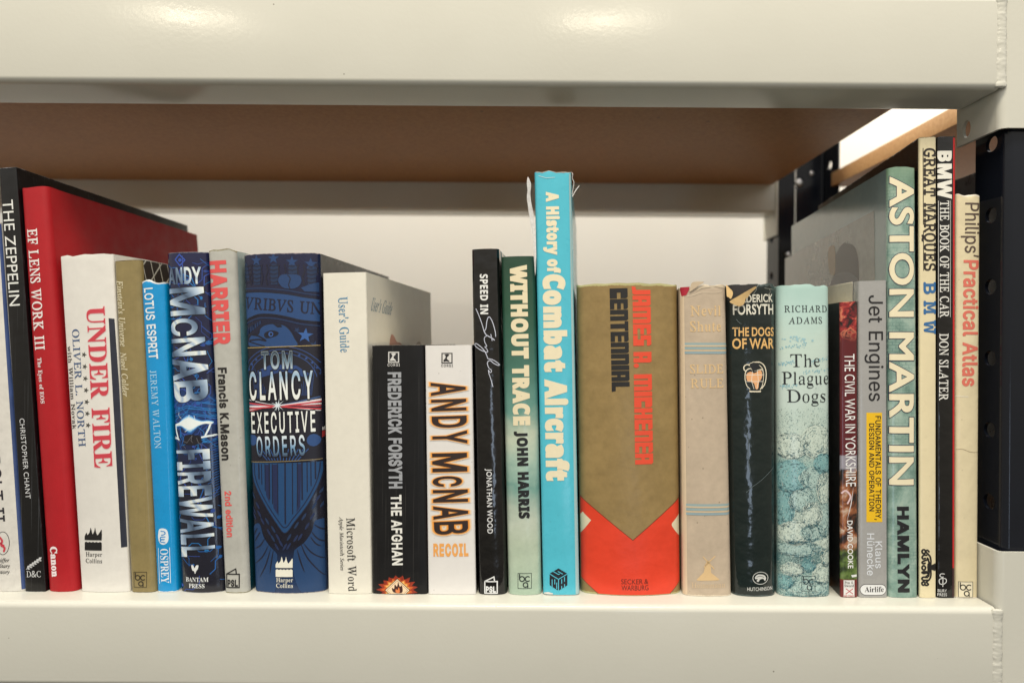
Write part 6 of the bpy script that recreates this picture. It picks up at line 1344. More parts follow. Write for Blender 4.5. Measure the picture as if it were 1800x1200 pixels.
for pts in ([(330, 690), (400, 720), (460, 640), (490, 600), (470, 680), (500, 720)], [(560, 640), (590, 720), (650, 760)], [(340, 770), (380, 810)]):
    b.line('light_burst', (120, 116, 116), Q7(pts), 0.6, 5)
def steel_ink():
    m, nt, p = newmat('steel_foil')
    co = obj_coord(nt)
    sp = N(nt, 'ShaderNodeSeparateXYZ'); L(nt, co, sp.inputs[0])
    n = noise_node(nt, co, 30, 3)
    t = math2(nt, 'ADD', math2(nt, 'MULTIPLY', sp.outputs[2], 38.0), math2(nt, 'ADD', math2(nt, 'MULTIPLY', sp.outputs[0], 60.0), math2(nt, 'MULTIPLY', n, 1.6)))
    fr = math2(nt, 'PINGPONG', t, 1.0)
    c = ramp(nt, fr, [(0.0, C(70, 86, 104)), (0.3, C(118, 138, 156)), (0.62, C(196, 210, 216)), (0.85, C(244, 246, 242)), (1.0, C(172, 190, 204))])
    L(nt, c, p.inputs['Base Color'])
    p.inputs['Roughness'].default_value = 0.3; p.inputs['Metallic'].default_value = 0.15
    p.inputs['Coat Weight'].default_value = 0.4
    return m
foil = steel_ink()
OL = [(9, (214, 220, 220)), (16, (10, 11, 20))]
def foil_text(b, part, *a, **k):
    b.text(part, 'inter', *a, col=foil, layer=7, outline=OL, **k)
foil_text(b, 'author_name', 'ANDY', (294, 499), (351, 497), 27, off=14)
foil_text(b, 'author_name', 'M', (295.5, 509), (298.5, 554), 58, off=9)
foil_text(b, 'author_name', 'C', (298.5, 562.5), (300, 589.5), 45, off=12)
foil_text(b, 'author_name', 'N', (299, 597.5), (301, 626), 57, off=10)
foil_text(b, 'author_name', 'A', (301, 633.5), (304, 667), 58, off=13)
foil_text(b, 'author_name', 'B', (304.5, 673.5), (307, 706), 55, off=13)
foil_text(b, 'title', 'FIREWALL', (309, 793), (319, 978), 55, off=12)
b.poly('publisher_logo', (226, 222, 208), smooth_path([(336, 995), (337, 992), (340, 994), (342, 998), (345, 993), (349, 993), (348, 999), (345, 1003), (343, 1008), (341, 1003), (338, 1002)], 4, True), 4)
b.text('publisher_name', 'serifbold', 'BANTAM', (325, 1022), (366, 1022), 7.6, (226, 222, 208), layer=4)
b.text('publisher_name', 'serifbold', 'PRESS', (331, 1032.8), (359.5, 1032.8), 7.4, (226, 222, 208), layer=4)

# 8 grey jacket, red title
m = cover_mat('grey_jacket', (186, 180, 162), 0.34, 0.3, mott=0.05, wear=0.8, wear_h=0.012, wear_col=(140, 130, 95), side_wear=0.3, dirt=0.2)
mt = cover_mat('teal_print', (66, 128, 132), 0.3, 0.4, stops=[(0.0, (14, 60, 68)), (0.28, (20, 70, 78)), (0.4, (70, 140, 140)), (0.7, (90, 150, 156)), (1.0, (176, 184, 170))], cloud=(40, 0.1))
b = Book((362, 438), (411, 437), (435, 1040), (392, 1040), 0.175, [m, mt, mt], 'grey hardback with a red title, black author name and teal side', yaw=0.08, bulge=0.0012, wav=0.002)
b.text('title', 'inter', 'HARRIER', (367.5, 461), (375.5, 604), 27, (224, 84, 78), off=26)
b.text('author_name', 'inter', 'Francis K.Mason', (383, 647), (390, 808), 14.5, (34, 30, 28), off=17)
b.text('edition_note', 'inter', '2nd edition', (394.8, 863.5), (399, 943), 11, (226, 90, 80), off=15)
psl(b, 396.5, 998, 421.5, 1033, (26, 24, 24), (26, 24, 24))

# 9 thick blue and black jacket with eagle seal art
DK = (22, 24, 40)
m = cover_mat('navy_jacket', DK, 0.26, 0.4, mott=0.03, wear=0.66, wear_h=0.008, wear_col=(200, 180, 170), crinkle=0.2, stops=[(0.0, (29, 52, 84)), (0.08, (25, 46, 76)), (0.14, (20, 20, 32)), (0.7, (22, 25, 44)), (1.0, (32, 34, 60))])
mk = cover_mat('black_print', (18, 17, 18), 0.3, 0.3, wear=0.4)
b = Book((419.5, 447), (555, 443), (568, 1042), (440, 1041), 0.17, [m, mk, mk], 'very thick dark blue hardback printed with an eagle, banner and striped shield', yaw=0.09, bulge=0.0045, corner=0.004)
Z5 = lambda pts: [(400 + x / 3.75, 420 + y / 3.75) for x, y in pts]
Z6 = lambda pts: [(400 + x / 3.6375, 730 + y / 3.6375) for x, y in pts]
A = 'seal_artwork'
top = [Z5(rect(62, 120, 600, 225))]
b.polys(A, (24, 45, 74), [pos(Z5([(80, 175), (105, 150), (118, 175), (130, 270), (85, 270)]))] +
        [pos(Z5([(x - 26, 190), (x - 14, 165), (x + 18, 165), (x + 30, 190), (x + 24, 300), (x - 20, 300)])) for x in (185, 305, 425, 540)], 1)
b.polys(A, (32, 62, 102), [pos(Z5(star(x, y, 40))) for x, y in ((183, 140), (302, 128), (422, 150), (536, 160))], 2)
sl = []
for x in (110, 185, 302, 422, 540):
    for q in range(5):
        sl += stroke(Z5([(x - 26, 172 + q * 27), (x, 180 + q * 27), (x + 26, 172 + q * 27)]), 1.5)
    sl += stroke(Z5(smooth_path([(x - 46, 170), (x - 38, 210), (x - 50, 250), (x - 40, 300)], 4)), 2.2)
    sl += stroke(Z5(smooth_path([(x + 40, 170), (x + 34, 200), (x + 44, 250), (x + 36, 300)], 4)), 2.0)
b.polys(A, (22, 22, 40), sl, 3)
b.poly(A, (30, 60, 98), Z5(smooth_path([(335, 280), (350, 240), (400, 232), (470, 240), (478, 290), (440, 325), (370, 322)], 4, True)), 4)
b.line(A, (20, 20, 36), Z5(smooth_path([(395, 238), (412, 260), (402, 300), (410, 326)], 4)), 1.6, 5)
b.poly(A, (30, 60, 98), Z5([(478, 320), (560, 285), (600, 280), (600, 345), (500, 345)]), 4)
ban = smooth_path([(92, 348), (200, 346), (300, 352), (400, 362), (500, 380), (598, 392)], 4)
ban2 = smooth_path([(598, 548), (480, 536), (380, 512), (290, 498), (190, 500), (100, 536)], 4)
b.poly(A, (34, 68, 110), Z5(ban + ban2), 3)
b.line(A, (18, 18, 34), Z5(ban), 2.6, 4); b.line(A, (18, 18, 34), Z5(ban2), 2.6, 4)
b.line(A, (26, 50, 84), Z5([(x, y - 22) for x, y in ban]), 2.0, 3)
b.line(A, (26, 50, 84), Z5([(x, y + 24) for x, y in ban2]), 2.0, 3)
b.text('motto', 'serif', 'VRIBVS UN', Z5([(96, 456)])[0], Z5([(592, 494)])[0], 20, (20, 22, 44), off=7, layer=5)
b.polys(A, (26, 50, 84), [pos(Z5([(100 + k * 17, 640 - k * 12), (112 + k * 17, 632 - k * 12), (112 + k * 17, 590 - k * 9), (102 + k * 17, 596 - k * 9)])) for k in range(7)], 2)
head = smooth_path([(118, 702), (124, 655), (150, 628), (196, 625), (208, 590), (240, 566), (300, 556), (372, 566), (412, 600), (440, 650), (455, 706), (300, 712), (180, 712)], 5, True)
b.poly(A, (34, 68, 110), Z5(head), 4)
b.line(A, (18, 18, 34), Z5(head), 2.2, 5, closed=True)
b.poly(A, (18, 20, 36), Z5(smooth_path([(240, 622), (285, 602), (332, 612), (330, 634), (280, 652), (246, 650)], 4, True)), 5)
b.poly(A, (52, 90, 146), Z5(circle(285, 627, 17, 14)), 6); b.poly(A, (14, 14, 26), Z5(circle(287, 627, 9, 12)), 7)
b.line(A, (18, 18, 34), Z5(smooth_path([(150, 630), (200, 640), (250, 670), (200, 662), (132, 668)], 5)), 2.6, 6)
b.line(A, (18, 18, 34), Z5(smooth_path([(128, 676), (180, 690), (240, 706)], 5)), 2.0, 6)
b.poly(A, (18, 18, 34), Z5([(300, 560), (330, 582), (362, 580), (352, 566)]), 6)
b.poly(A, (52, 92, 146), Z5(star(505, 635, 50, 0.1)), 4)
b.polys(A, (26, 50, 84), [pos(Z5(star(558, 700, 30, 0.3))), pos(Z5(star(455, 600, 22, 0.5)))], 3)
# dark title band
b.poly('title_band', (24, 23, 34), [(427.5, 611.5), (557, 607), (563, 808), (435, 813)], 5)
ls = []
for rr in (96, 108, 120):
    ls += stroke([(494 + rr * .62 * math.cos(R(a)), 668 + rr * .5 * math.sin(R(a))) for a in range(185, 358, 6)], 1.1)
for k in range(14):
    a = R(190 + k * 12); ls.append(star(494 + 66 * math.cos(a), 668 + 50 * math.sin(a), 3.2))
for k in range(10): ls += stroke([(440 + k * 3, 640 + k * 5), (446 + k * 2, 700)], 0.7)
for k in range(9): ls += stroke([(550 - k * 3, 640 + k * 5), (545 - k * 2, 695)], 0.7)
b.polys('title_band', (46, 76, 128), [pos(q) for q in ls], 6)
b.poly('title_band', (40, 66, 112), [(450, 652), (478, 640), (520, 642), (540, 656), (538, 664), (500, 652), (455, 664)], 6)
b.polys('title_band', (42, 74, 118), [pos(Z6(circle(145, 160, 36, 12))), pos(Z6(circle(540, 160, 40, 12)))], 6)
ws = []
for k in range(12):
    ws += stroke(Z6([(180 + k * 30, 215), (250 + k * 18, 285)]), 1.4)
b.polys('title_band', (44, 84, 136), [pos(q) for q in ws], 6)
b.line('title_band', (190, 160, 90), [(427.5, 611.5), (557, 606.8)], 1.1, 7)
b.line('title_band', (150, 130, 90), [(435, 813), (563, 807.8)], 1.1, 7)
# flag ribbons
RB = [((430, 711), (557, 698), 2.2, (60, 90, 130)), ((430, 715), (558, 703), 3.4, (232, 214, 205)), ((431, 719), (558, 706), 2.4, (206, 66, 70)), ((431, 722), (558, 710), 2.6, (226, 206, 196)),
      ((431, 706), (558, 716), 2.2, (30, 30, 46)), ((430, 709), (558, 719), 2.4, (206, 66, 70)), ((431, 724), (558, 714), 2.0, (205, 70, 74)), ((431, 703), (558, 722), 1.4, (225, 215, 205))]
for k, (p, q, wd, c) in enumerate(RB):
    b.line('flag_ribbon', c, smooth_path([p, ((p[0] + q[0]) / 2 - 4, 712 + (k % 3)), q], 8), wd, 8 + k % 3)
b.polys('flag_ribbon', (226, 232, 236), [pos(star(489, 712, 13, 0.2, 0.18, 9)), pos(star(487, 713, 9, 0.6, 0.2, 7))], 12)
def glow_ink(name, y0, y1, stops):
    """letters printed with a light-to-dark blend"""
    m, nt, p = newmat(name)
    co = obj_coord(nt)
    sp = N(nt, 'ShaderNodeSeparateXYZ'); L(nt, co, sp.inputs[0])
    za, zb = W(495, y1).z - SZ, W(495, y0).z - SZ
    L(nt, ramp(nt, maprange(nt, sp.outputs[2], za, zb), stops), p.inputs['Base Color'])
    p.inputs['Roughness'].default_value = 0.3
    return m
g1 = glow_ink('blended_ink', 617, 703, [(0.0, C(240, 236, 216)), (0.30, C(240, 238, 222)), (0.5, C(150, 176, 190)), (0.62, C(196, 206, 206)), (0.8, C(96, 120, 132)), (1.0, C(52, 58, 64))])
g2 = glow_ink('blended_ink', 724, 803, [(0.0, C(50, 58, 74)), (0.22, C(120, 156, 178)), (0.42, C(214, 222, 218)), (0.6, C(240, 236, 216)), (1.0, C(240, 236, 216))])
GO = [(30, (12, 13, 24)), ]
b.text('author_name', 'inter', 'TOM', (459.5, 648), (513.5, 646.5), 29, g1, off=6, track=44, layer=14, outline=[(14, (150, 160, 160)), (26, (12, 13, 24))])
b.text('author_name', 'inter', 'CLANCY', (435, 702.5), (547.5, 699.5), 47, g1, off=8, track=62, layer=14, outline=[(24, (12, 13, 24))])
b.text('title', 'inter', 'EXECUTIVE', (438.5, 761), (551.5, 758), 35, g2, off=7, track=70, layer=14, outline=[(22, (12, 13, 24))])
b.text('title', 'inter', 'ORDERS', (449.5, 802.5), (535, 799), 34, g2, off=7, track=70, layer=14, outline=[(22, (12, 13, 24))])
# striped shield and feathers
shield = smooth_path([(136, 306), (140, 390), (170, 470), (230, 575), (310, 690), (368, 752), (430, 680), (510, 570), (570, 450), (592, 360), (594, 300)], 5)
b.poly('shield_artwork', (26, 68, 106), Z6(shield), 3)
b.line('shield_artwork', (18, 20, 40), Z6(shield), 2.0, 5)
inner = smooth_path([(156, 312), (162, 390), (190, 465), (245, 560), (318, 665), (368, 716), (420, 655), (494, 555), (552, 440), (572, 360), (576, 306)], 5)
b.line('shield_artwork', (20, 26, 52), Z6(inner), 1.6, 5)
def bound(x):      # lower edge of the shield at x
    return 700 - abs(x - 368) * 1.42 - 0.0009 * (x - 368) ** 2
ls = []
for k, x in enumerate((188, 208, 232, 262, 282, 318, 366, 412, 442, 470, 500, 522, 548)):
    ls += stroke(Z6([(x + 2, 316 - (x - 130) * 0.035), (x + 4, bound(x) - 8)]), 1.7 if k % 3 else 2.6)
b.polys('shield_artwork', (20, 24, 48), [pos(q) for q in ls], 5)
b.polys('shield_artwork', (26, 38, 72), [pos(Z6([(284, 314), (318, 312), (326, 640), (292, 590)])), pos(Z6([(236, 316), (258, 315), (266, 560), (242, 510)])), pos(Z6([(444, 310), (468, 309), (462, 585), (440, 620)]))], 4)
Z8 = lambda pts: [(430 + x / 4.8, 800 + y / 4.8) for x, y in pts]
wing = [pos(Z8(smooth_path([(30, 680), (105, 580), (150, 690), (205, 765), (262, 820), (275, 860), (265, 1020), (236, 1170), (20, 1170)], 4, True))),
        pos(Z8(smooth_path([(690, 620), (590, 553), (555, 650), (500, 735), (430, 790), (414, 830), (412, 990), (492, 1170), (700, 1170)], 4, True)))]
b.polys('shield_artwork', (27, 60, 96), wing, 2)
ls = []
for p in ([(120, 650), (60, 740)], [(165, 700), (120, 765), (60, 800)], [(195, 760), (140, 860), (60, 930)], [(215, 790), (170, 930), (110, 1040)], [(240, 800), (222, 900), (208, 1000)], [(90, 620), (50, 690)],
          [(575, 590), (620, 625), (668, 655)], [(555, 650), (600, 710), (668, 755)], [(545, 690), (585, 750), (630, 780)], [(490, 740), (560, 830), (668, 895)], [(470, 745), (530, 880), (668, 1050)], [(440, 790), (470, 900), (502, 990)]):
    ls += stroke(Z8(smooth_path(p, 5)), 2.4, taper=True)
b.polys('shield_artwork', (18, 20, 38), [pos(q) for q in ls], 4)
fe = []
for x, y in ((185, 560), (240, 625), (235, 700), (375, 690), (435, 590), (495, 520), (575, 430), (635, 420), (630, 300), (52, 345), (55, 470), (95, 430), (305, 740), (372, 765), (430, 700), (465, 690), (140, 560), (200, 650), (280, 690), (520, 600), (560, 520), (340, 770), (270, 770), (600, 370), (110, 500), (60, 520)):
    s_ = 1 if x < 340 else -1
    fe.append(pos(Z8([(x + 14 * math.cos(R(k)) * .8 + s_ * 16 * math.sin(R(k)), y + 30 * math.sin(R(k))) for k in range(0, 360, 30)])))
b.polys('shield_artwork', (28, 49, 78), fe[:10], 3)
b.polys('shield_artwork', (28, 42, 74), fe[10:], 3)
harper(b, 484.5, 977, 514.5, 1013, (238, 228, 200), None, 485.5, 515, 1022, 1032, 7.2, 9)
# strip of flag picture round the corner on the side
b.polys('side_picture', (200, 60, 60), [pos([(566, 757), (572, 755), (572, 765), (566, 768)])], 1, side='right')
b.polys('side_picture', (225, 220, 208), [pos([(566, 750), (572, 748), (572, 754), (566, 756)])], 1, side='right')

# 10 cream manual
m = cover_mat('cream_card', (233, 222, 196), 0.5, 0.0, mott=0.02, wear=0.35, wear_col=(200, 180, 140), crinkle=0.08)
b = Book((566, 480), (643, 478), (653, 1044), (576, 1043), 0.188, [m, m, m], 'thick plain cream softcover manual with small blue lettering', 'paperback', bulge=0.0008, corner=0.0012, yaw=0.096)
b.text('title', 'serif', "User's Guide", (594.5, 522), (598.5, 619), 16, (62, 130, 160), off=2)
b.text('product_line', 'serif', 'Microsoft Word', (609, 910), (612.5, 1038), 14.5, (30, 28, 26), off=3)
b.text('series_line', 'italic', 'Apple Macintosh Series', (596.5, 908), (598.5, 1002), 6.6, (46, 42, 38), off=2)
b.text('side_title', 'serif', "User's Guide", (650.5, 545), (686.5, 553.5), 22, (108, 130, 138), off=3, side='right')
b.poly('side_picture', (186, 128, 104), smooth_path([(687, 589), (692, 590), (697, 600), (704, 603), (708, 612), (686, 612)], 3, True), 1, side='right')
b.poly('side_picture#2', (160, 140, 116), smooth_path([(730, 612), (733, 602), (738, 601), (742, 612)], 3, True), 1, side='right')

# 11 black paperback
m = cover_mat('black_paperback', (21, 20, 20), 0.42, 0.0, mott=0.03, wear=0.6, wear_h=0.006, wear_col=(190, 178, 160), crinkle=0.1, streak=0.12)
mr = cover_mat('ember_print', (40, 22, 18), 0.35, 0.2, stops=[(0.0, (24, 20, 20)), (0.12, (60, 22, 16)), (0.24, (120, 34, 20)), (0.36, (80, 26, 18)), (0.42, (24, 20, 20)), (1.0, (28, 26, 28))], cloud=(120, 0.2))
b = Book((652.5, 607), (744, 606), (751, 1044.5), (654, 1044), 0.111, [m, m, mr], 'black paperback with grey and white capitals and a fire warning diamond', 'paperback', bulge=0.0006, corner=0.0016, yaw=0.096)
def corgi(b, x0, y0, x1, y1, tx0, tx1, ty, fg, bgc):
    b.poly('publisher_logo', fg, rect(x0, y0, x1, y1), 1)
    w = x1 - x0
    b.poly('publisher_logo', bgc, rect(x0 + w * .10, y0 + w * .10, x1 - w * .10, y1 - w * .10), 2)
    P = lambda a, c: (x0 + a * w, y0 + c * (y1 - y0))
    b.poly('publisher_logo', fg, smooth_path([P(.28, .16), P(.60, .12), P(.70, .22), P(.52, .40), P(.50, .56), P(.66, .72), P(.72, .86), P(.46, .80), P(.22, .84), P(.18, .70), P(.34, .50), P(.38, .32)], 3, True), 3)
    b.text('publisher_name', 'inter', 'CORGI', (tx0, ty), (tx1, ty), 4.4, fg, off=6, track=50)
corgi(b, 682.4, 618, 701.6, 637.5, 681.5, 702.8, 643.4, (216, 208, 192), (34, 33, 35))
b.text('author_name', 'inter', 'FREDERICK FORSYTH', (683, 655), (685.2, 857), 20.5, (162, 160, 155), off=21)
b.text('title', 'inter', 'THE AFGHAN', (687.7, 870), (690.2, 992), 17, (238, 230, 210), off=14)
rnd = random.Random(11)
def flame(cx, cy, rx, ry, n, jag):
    pts = []
    for k in range(n):
        a = 2 * math.pi * k / n
        q = 1 + (jag if k % 2 else -jag * .5) * rnd.uniform(.4, 1)
        pts.append((cx + rx * q * math.cos(a), cy + ry * q * math.sin(a)))
    return pts
fm = simple('fire_print', C(150, 44, 18), 0.45, mott=0.9, scale=420)
b.poly('warning_diamond', fm, flame(698.5, 1036, 30, 22, 34, .28), 1)
b.poly('warning_diamond', (206, 92, 30), flame(698.5, 1036, 24, 18, 30, .25), 2)
b.poly('warning_diamond', (240, 176, 90), flame(698.5, 1036, 20, 15, 30, .2), 3)
D4 = lambda r: [(698.5 + r * 1.08, 1036.5), (698.5, 1036.5 + r), (698.5 - r * 1.08, 1036.5), (698.5, 1036.5 - r)]
b.poly('warning_diamond', (90, 34, 16), D4(21), 4); b.poly('warning_diamond', (246, 222, 176), D4(19.4), 5)
b.poly('warning_diamond', (120, 60, 26), D4(17.4), 6); b.poly('warning_diamond', (243, 206, 160), D4(16.6), 7)
b.poly('warning_diamond', (60, 20, 14), smooth_path([(692, 1040), (689, 1032), (693, 1034), (694, 1026), (698, 1030), (700, 1022), (703, 1030), (706, 1028), (708, 1034), (706, 1041)], 3, True), 8)
b.poly('warning_diamond', (220, 120, 60), smooth_path([(696, 1040), (696, 1034), (699, 1036), (701, 1031), (703, 1037), (702, 1041)], 3, True), 9)
b.line('warning_diamond', (60, 20, 14), [(690, 1043), (708, 1043)], 1.4, 8)

# 12 white paperback
m = cover_mat('white_paperback', (232, 222, 205), 0.34, 0.2, mott=0.015, wear=0.4, wear_col=(190, 170, 140), crinkle=0.1, dirt=0.25)
b = Book((746, 607), (829, 606), (836.5, 1045), (752, 1045), 0.111, [m, m, mk], 'white paperback with big brown-black capitals haloed in orange', 'paperback', bulge=0.0006, corner=0.0014, yaw=0.096)
corgi(b, 776, 620, 795.5, 638.7, 775.5, 796, 644.6, (38, 34, 34), (226, 216, 198))
HAL = [(17, (238, 146, 52)), (23, (246, 170, 82)), (29, (244, 196, 136)), (37, (240, 212, 178))]
def halo_text(t, p0, p1, h, off=12):
    b.text('author_name', 'inter', t, p0, p1, h, (48, 33, 28), off=off, track=52, layer=8, outline=HAL)
halo_text('ANDY', (759.5, 674), (763, 779), 56)
halo_text('M', (762, 798), (762.8, 828), 56)
halo_text('C', (763, 838), (763.5, 854), 46)
halo_text('N', (763.5, 862), (764, 881.5), 56)
halo_text('A', (764, 891), (764.5, 911), 56)
halo_text('B', (764.5, 918), (765.5, 938.5), 56, 9)
b.text('title', 'inter', 'RECOIL', (762.5, 976), (822.5, 975.5), 19.5, (242, 166, 82), off=22, track=20)

# 13 black glossy jacket
m = cover_mat('glossy_black_jacket', (12, 12, 13), 0.16, 0.6, mott=0.02, wear=0.45, wear_col=(150, 150, 150), crinkle=0.55, coat_r=0.07)
b = Book((827, 438), (876, 436.5), (890.5, 1045), (839, 1045), 0.19, [m, m, m], 'narrow glossy black hardback with silver handwriting down its spine', yaw=0.096, bulge=0.0022, corner=0.003)
b.text('title', 'bold', 'SPEED IN', (843.5, 482), (844.5, 552), 13.5, (238, 232, 215), off=4)
SIL = (205, 203, 205)
ZS = lambda pts: [(820 + x / 6.667, 520 + y / 6.667) for x, y in pts]
for pts, wd in (([(108, 150), (140, 220), (175, 310), (200, 390), (215, 405), (230, 370), (240, 290), (262, 245), (290, 275), (315, 340), (335, 420), (340, 475)], 1.3),
                ([(200, 398), (225, 448), (250, 468), (290, 490), (326, 516)], 1.6), ([(285, 450), (300, 522)], 1.2),
                ([(240, 466), (210, 490), (214, 540), (238, 588), (216, 596), (240, 625), (248, 655), (226, 662)], 1.2),
                ([(246, 660), (180, 640), (115, 600), (90, 570), (110, 558), (160, 590), (205, 635), (228, 675), (250, 735)], 1.4),
                ([(250, 735), (300, 745), (350, 775), (382, 805), (365, 812), (320, 790), (280, 758), (252, 768), (246, 800), (262, 845)], 1.4),
                ([(262, 845), (288, 866), (292, 888), (275, 895), (258, 868), (262, 905), (285, 975), (308, 1062)], 1.2)):
    b.line('title_script', SIL, smooth_path(ZS(pts), 6), wd, 2, rough=0.25)
b.text('author_name', 'gill', 'JONATHAN WOOD', (855, 823.6), (857, 937), 9.2, (232, 226, 212), off=6, track=25)
psl(b, 851, 1012, 875, 1043, (232, 226, 212), (232, 226, 212))

# 14 green clouded jacket
m = cover_mat('green_cloud_jacket', (70, 110, 90), 0.34, 0.35, mott=0.04, wear=0.5, wear_col=(60, 80, 60), crinkle=0.3,
              stops=[(0.0, (176, 192, 160)), (0.14, (190, 198, 165)), (0.22, (196, 200, 172)), (0.32, (120, 158, 138)), (0.38, (168, 190, 164)), (0.47, (196, 200, 168)), (0.55, (104, 148, 128)),
                     (0.68, (70, 112, 92)), (0.84, (46, 84, 60)), (1.0, (40, 70, 50))], cloud=(45, 0.16))
b = Book((879, 451), (940, 449.5), (951.5, 1046), (892, 1046), 0.145, [m, m, m], 'slim hardback fading from dark green to pale cloud, with fat cream and black capitals', yaw=0.1, bulge=0.0022, corner=0.0035)
b.text('title', 'bold', 'WITHOUT TRACE', (898, 468), (904, 746), 26, (236, 216, 170), off=19)
b.text('author_name', 'bold', 'JOHN HARRIS', (909, 759), (913, 910), 17, (26, 26, 26), off=17)
bca(b, 910, 1006.7, 934.5, 1034, (26, 40, 36))

# 15 tall turquoise
m = cover_mat('turquoise_jacket', (84, 188, 196), 0.3, 0.35, mott=0.02, wear=0.9, wear_h=0.005, wear_col=(160, 150, 130), crinkle=0.22, side_wear=0.34, dirt=0.15)
b = Book((938.5, 301), (1004, 300.5), (1018.5, 1046), (954, 1046), 0.22, [m, m, m], 'tall turquoise hardback in a torn clear wrapper with fat cream lettering', yaw=0.1, bulge=0.001, corner=0.0025, wav=0.0015)
CR2 = (240, 222, 178)
b.text('title', 'bold', 'A History of', (961, 339), (963.5, 479), 19.5, CR2, off=20)
b.text('title', 'bold', 'Combat Aircraft', (957, 485), (963, 842), 33, CR2, off=24)
def cube_mark(b, cx, cy, hw, hh, col, bgc):
    P = lambda x, y: (cx + x * hw, cy + y * hh)
    b.poly('publisher_logo', col, [P(0, -1), P(1, -.52), P(1, .52), P(0, 1), P(-1, .52), P(-1, -.52)], 2)
    for pts in ([P(-1, -.5), P(0, -.02), P(1, -.5)], [P(0, 0), P(0, 1)], [P(-.55, -.70), P(.0, -.45), P(.1, -.5)], [P(-.05, -.72), P(.45, -.5)],
                [P(-.72, .72), P(-.72, .02)], [P(-.42, .4), P(-.42, -.0)], [P(-.2, .8), P(-.2, .3)], [P(.36, .0), P(.36, .35)], [P(.68, -.2), P(.68, .16)], [P(.36, .82), P(.36, .6)], [P(.68, .68), P(.68, .44)]):
        b.line('publisher_logo', bgc, pts, 1.35, 3)
cube_mark(b, 981.7, 1017.7, 15.6, 19.6, (24, 28, 34), (86, 190, 200))
turq = b

# 16 wide gold and red
m = cover_mat('gold_jacket', (152, 124, 74), 0.38, 0.16, mott=0.07, coat_r=0.32, wear=1.0, wear_h=0.018, wear_col=(186, 176, 118), crinkle=0.4, side_wear=0.2, dirt=0.12)
mred = cover_mat('red_print', (214, 50, 36), 0.35, 0.3)
b = Book((1012.5, 498), (1194, 495.5), (1200, 1047), (1019.5, 1047), 0.165, [m, m, m], 'widest dull gold hardback with a red chevron at its foot and blocky lettering', yaw=0.1, bulge=0.006, corner=0.0055, wav=0.0016)
RED = (228, 66, 38)
b.poly('chevron', cover_mat('chevron_red', RED, 0.36, 0.16, mott=0.03, crinkle=0.35, coat_r=0.3), [(1008, 866), (1112.5, 949), (1206, 870), (1206, 1020), (1178, 1047), (1055, 1047), (1008, 1009)], 1)
b.line('chevron', (120, 40, 20), [(1008, 866), (1112.5, 949), (1206, 870)], 1.1, 2)
b.line('chevron', (120, 60, 30), [(1008, 1009), (1055, 1048)], 1.0, 2); b.line('chevron', (120, 60, 30), [(1206, 1018), (1177, 1048)], 1.0, 2)
b.poly('chevron', (226, 208, 166), [(1024, 902.5), (1039, 916), (1019, 943), (1014, 943), (1014, 915)], 2)
b.poly('chevron', (226, 208, 166), smooth_path([(1206, 898), (1198, 906), (1186, 918), (1182, 924), (1186, 932), (1198, 948), (1206, 958)], 3, True), 2)
b.text('title', 'block', 'CENTENNIAL', (1071.5, 507), (1075.5, 689), 31.5, (30, 27, 24))
b.text('author_name', 'block', 'JAMES A. MICHENER', (1111.5, 503), (1116.5, 816), 32, (232, 76, 44))
b.text('publisher_name', 'gill', 'SECKER &', (1092, 1026), (1139.5, 1026), 8.6, (78, 24, 14), layer=3)
b.text('publisher_name', 'gill', 'WARBURG', (1092.5, 1037), (1140, 1037), 8.8, (78, 24, 14), layer=3)
gold = b

# 17 faded taupe jacket
m = cover_mat('faded_jacket', (196, 173, 142), 0.62, 0.0, mott=0.05, wear=0.8, wear_h=0.02, wear_col=(224, 204, 170), crinkle=0.2, side_wear=0.45, dirt=0.45)
b = Book((1195.5, 503), (1277.5, 499), (1288, 1048), (1201, 1048), 0.15, [m, m, m], 'faded beige hardback with barely readable lettering and thin teal bands', yaw=0.1, bulge=0.002, corner=0.004, wav=0.0022, board=simple('red_bookcloth', C(170, 22, 44), 0.6, mott=0.1))
FT = (222, 184, 128)
b.poly('faded_strip', (224, 196, 156), [(1194, 508), (1203, 514), (1209, 1047), (1200, 1047)], 1)
b.text('author_name', 'serif', 'Nevil', (1214, 555), (1267, 554.5), 17.5, FT, off=5)
b.text('author_name', 'serif', 'Shute', (1213.5, 582.5), (1268, 582), 17.5, FT, off=5)
b.text('title', 'serif', 'SLIDE', (1213.5, 656), (1272, 655.5), 15, FT, off=5)
b.text('title', 'serif', 'RULE', (1214.5, 681.5), (1272, 681), 15.5, FT, off=5)
for y in (602.2, 885.5):
    sk = -0.3
    x0, x1 = (1204, 1280) if y < 700 else (1206.5, 1286)
    for a, c, col in ((0, 4.2, (152, 168, 158)), (4.2, 6.8, (216, 186, 142)), (7.4, 11.8, (150, 168, 160)), (12.4, 15.0, (216, 186, 142)), (15.4, 19.6, (146, 164, 160))):
        b.poly('band' if y < 700 else 'band#2', col, rect(x0, y + a, x1, y + c), 2)
b.poly('publisher_logo', FT, [(1224, 1019), (1237, 1005), (1240, 990), (1244, 984), (1249, 990), (1250, 1006), (1265, 1018), (1262, 1019.5), (1228, 1020)], 2)
b.line('publisher_logo', FT, [(1236, 978), (1245, 988), (1255, 999)], 1.8, 2); b.line('publisher_logo', FT, [(1257, 977), (1245, 988), (1238, 996)], 1.8, 2)
b.text('publisher_name', 'serif', 'Heinemann', (1216, 1033), (1275, 1032.5), 9.2, (208, 178, 136), off=3)
beige = b

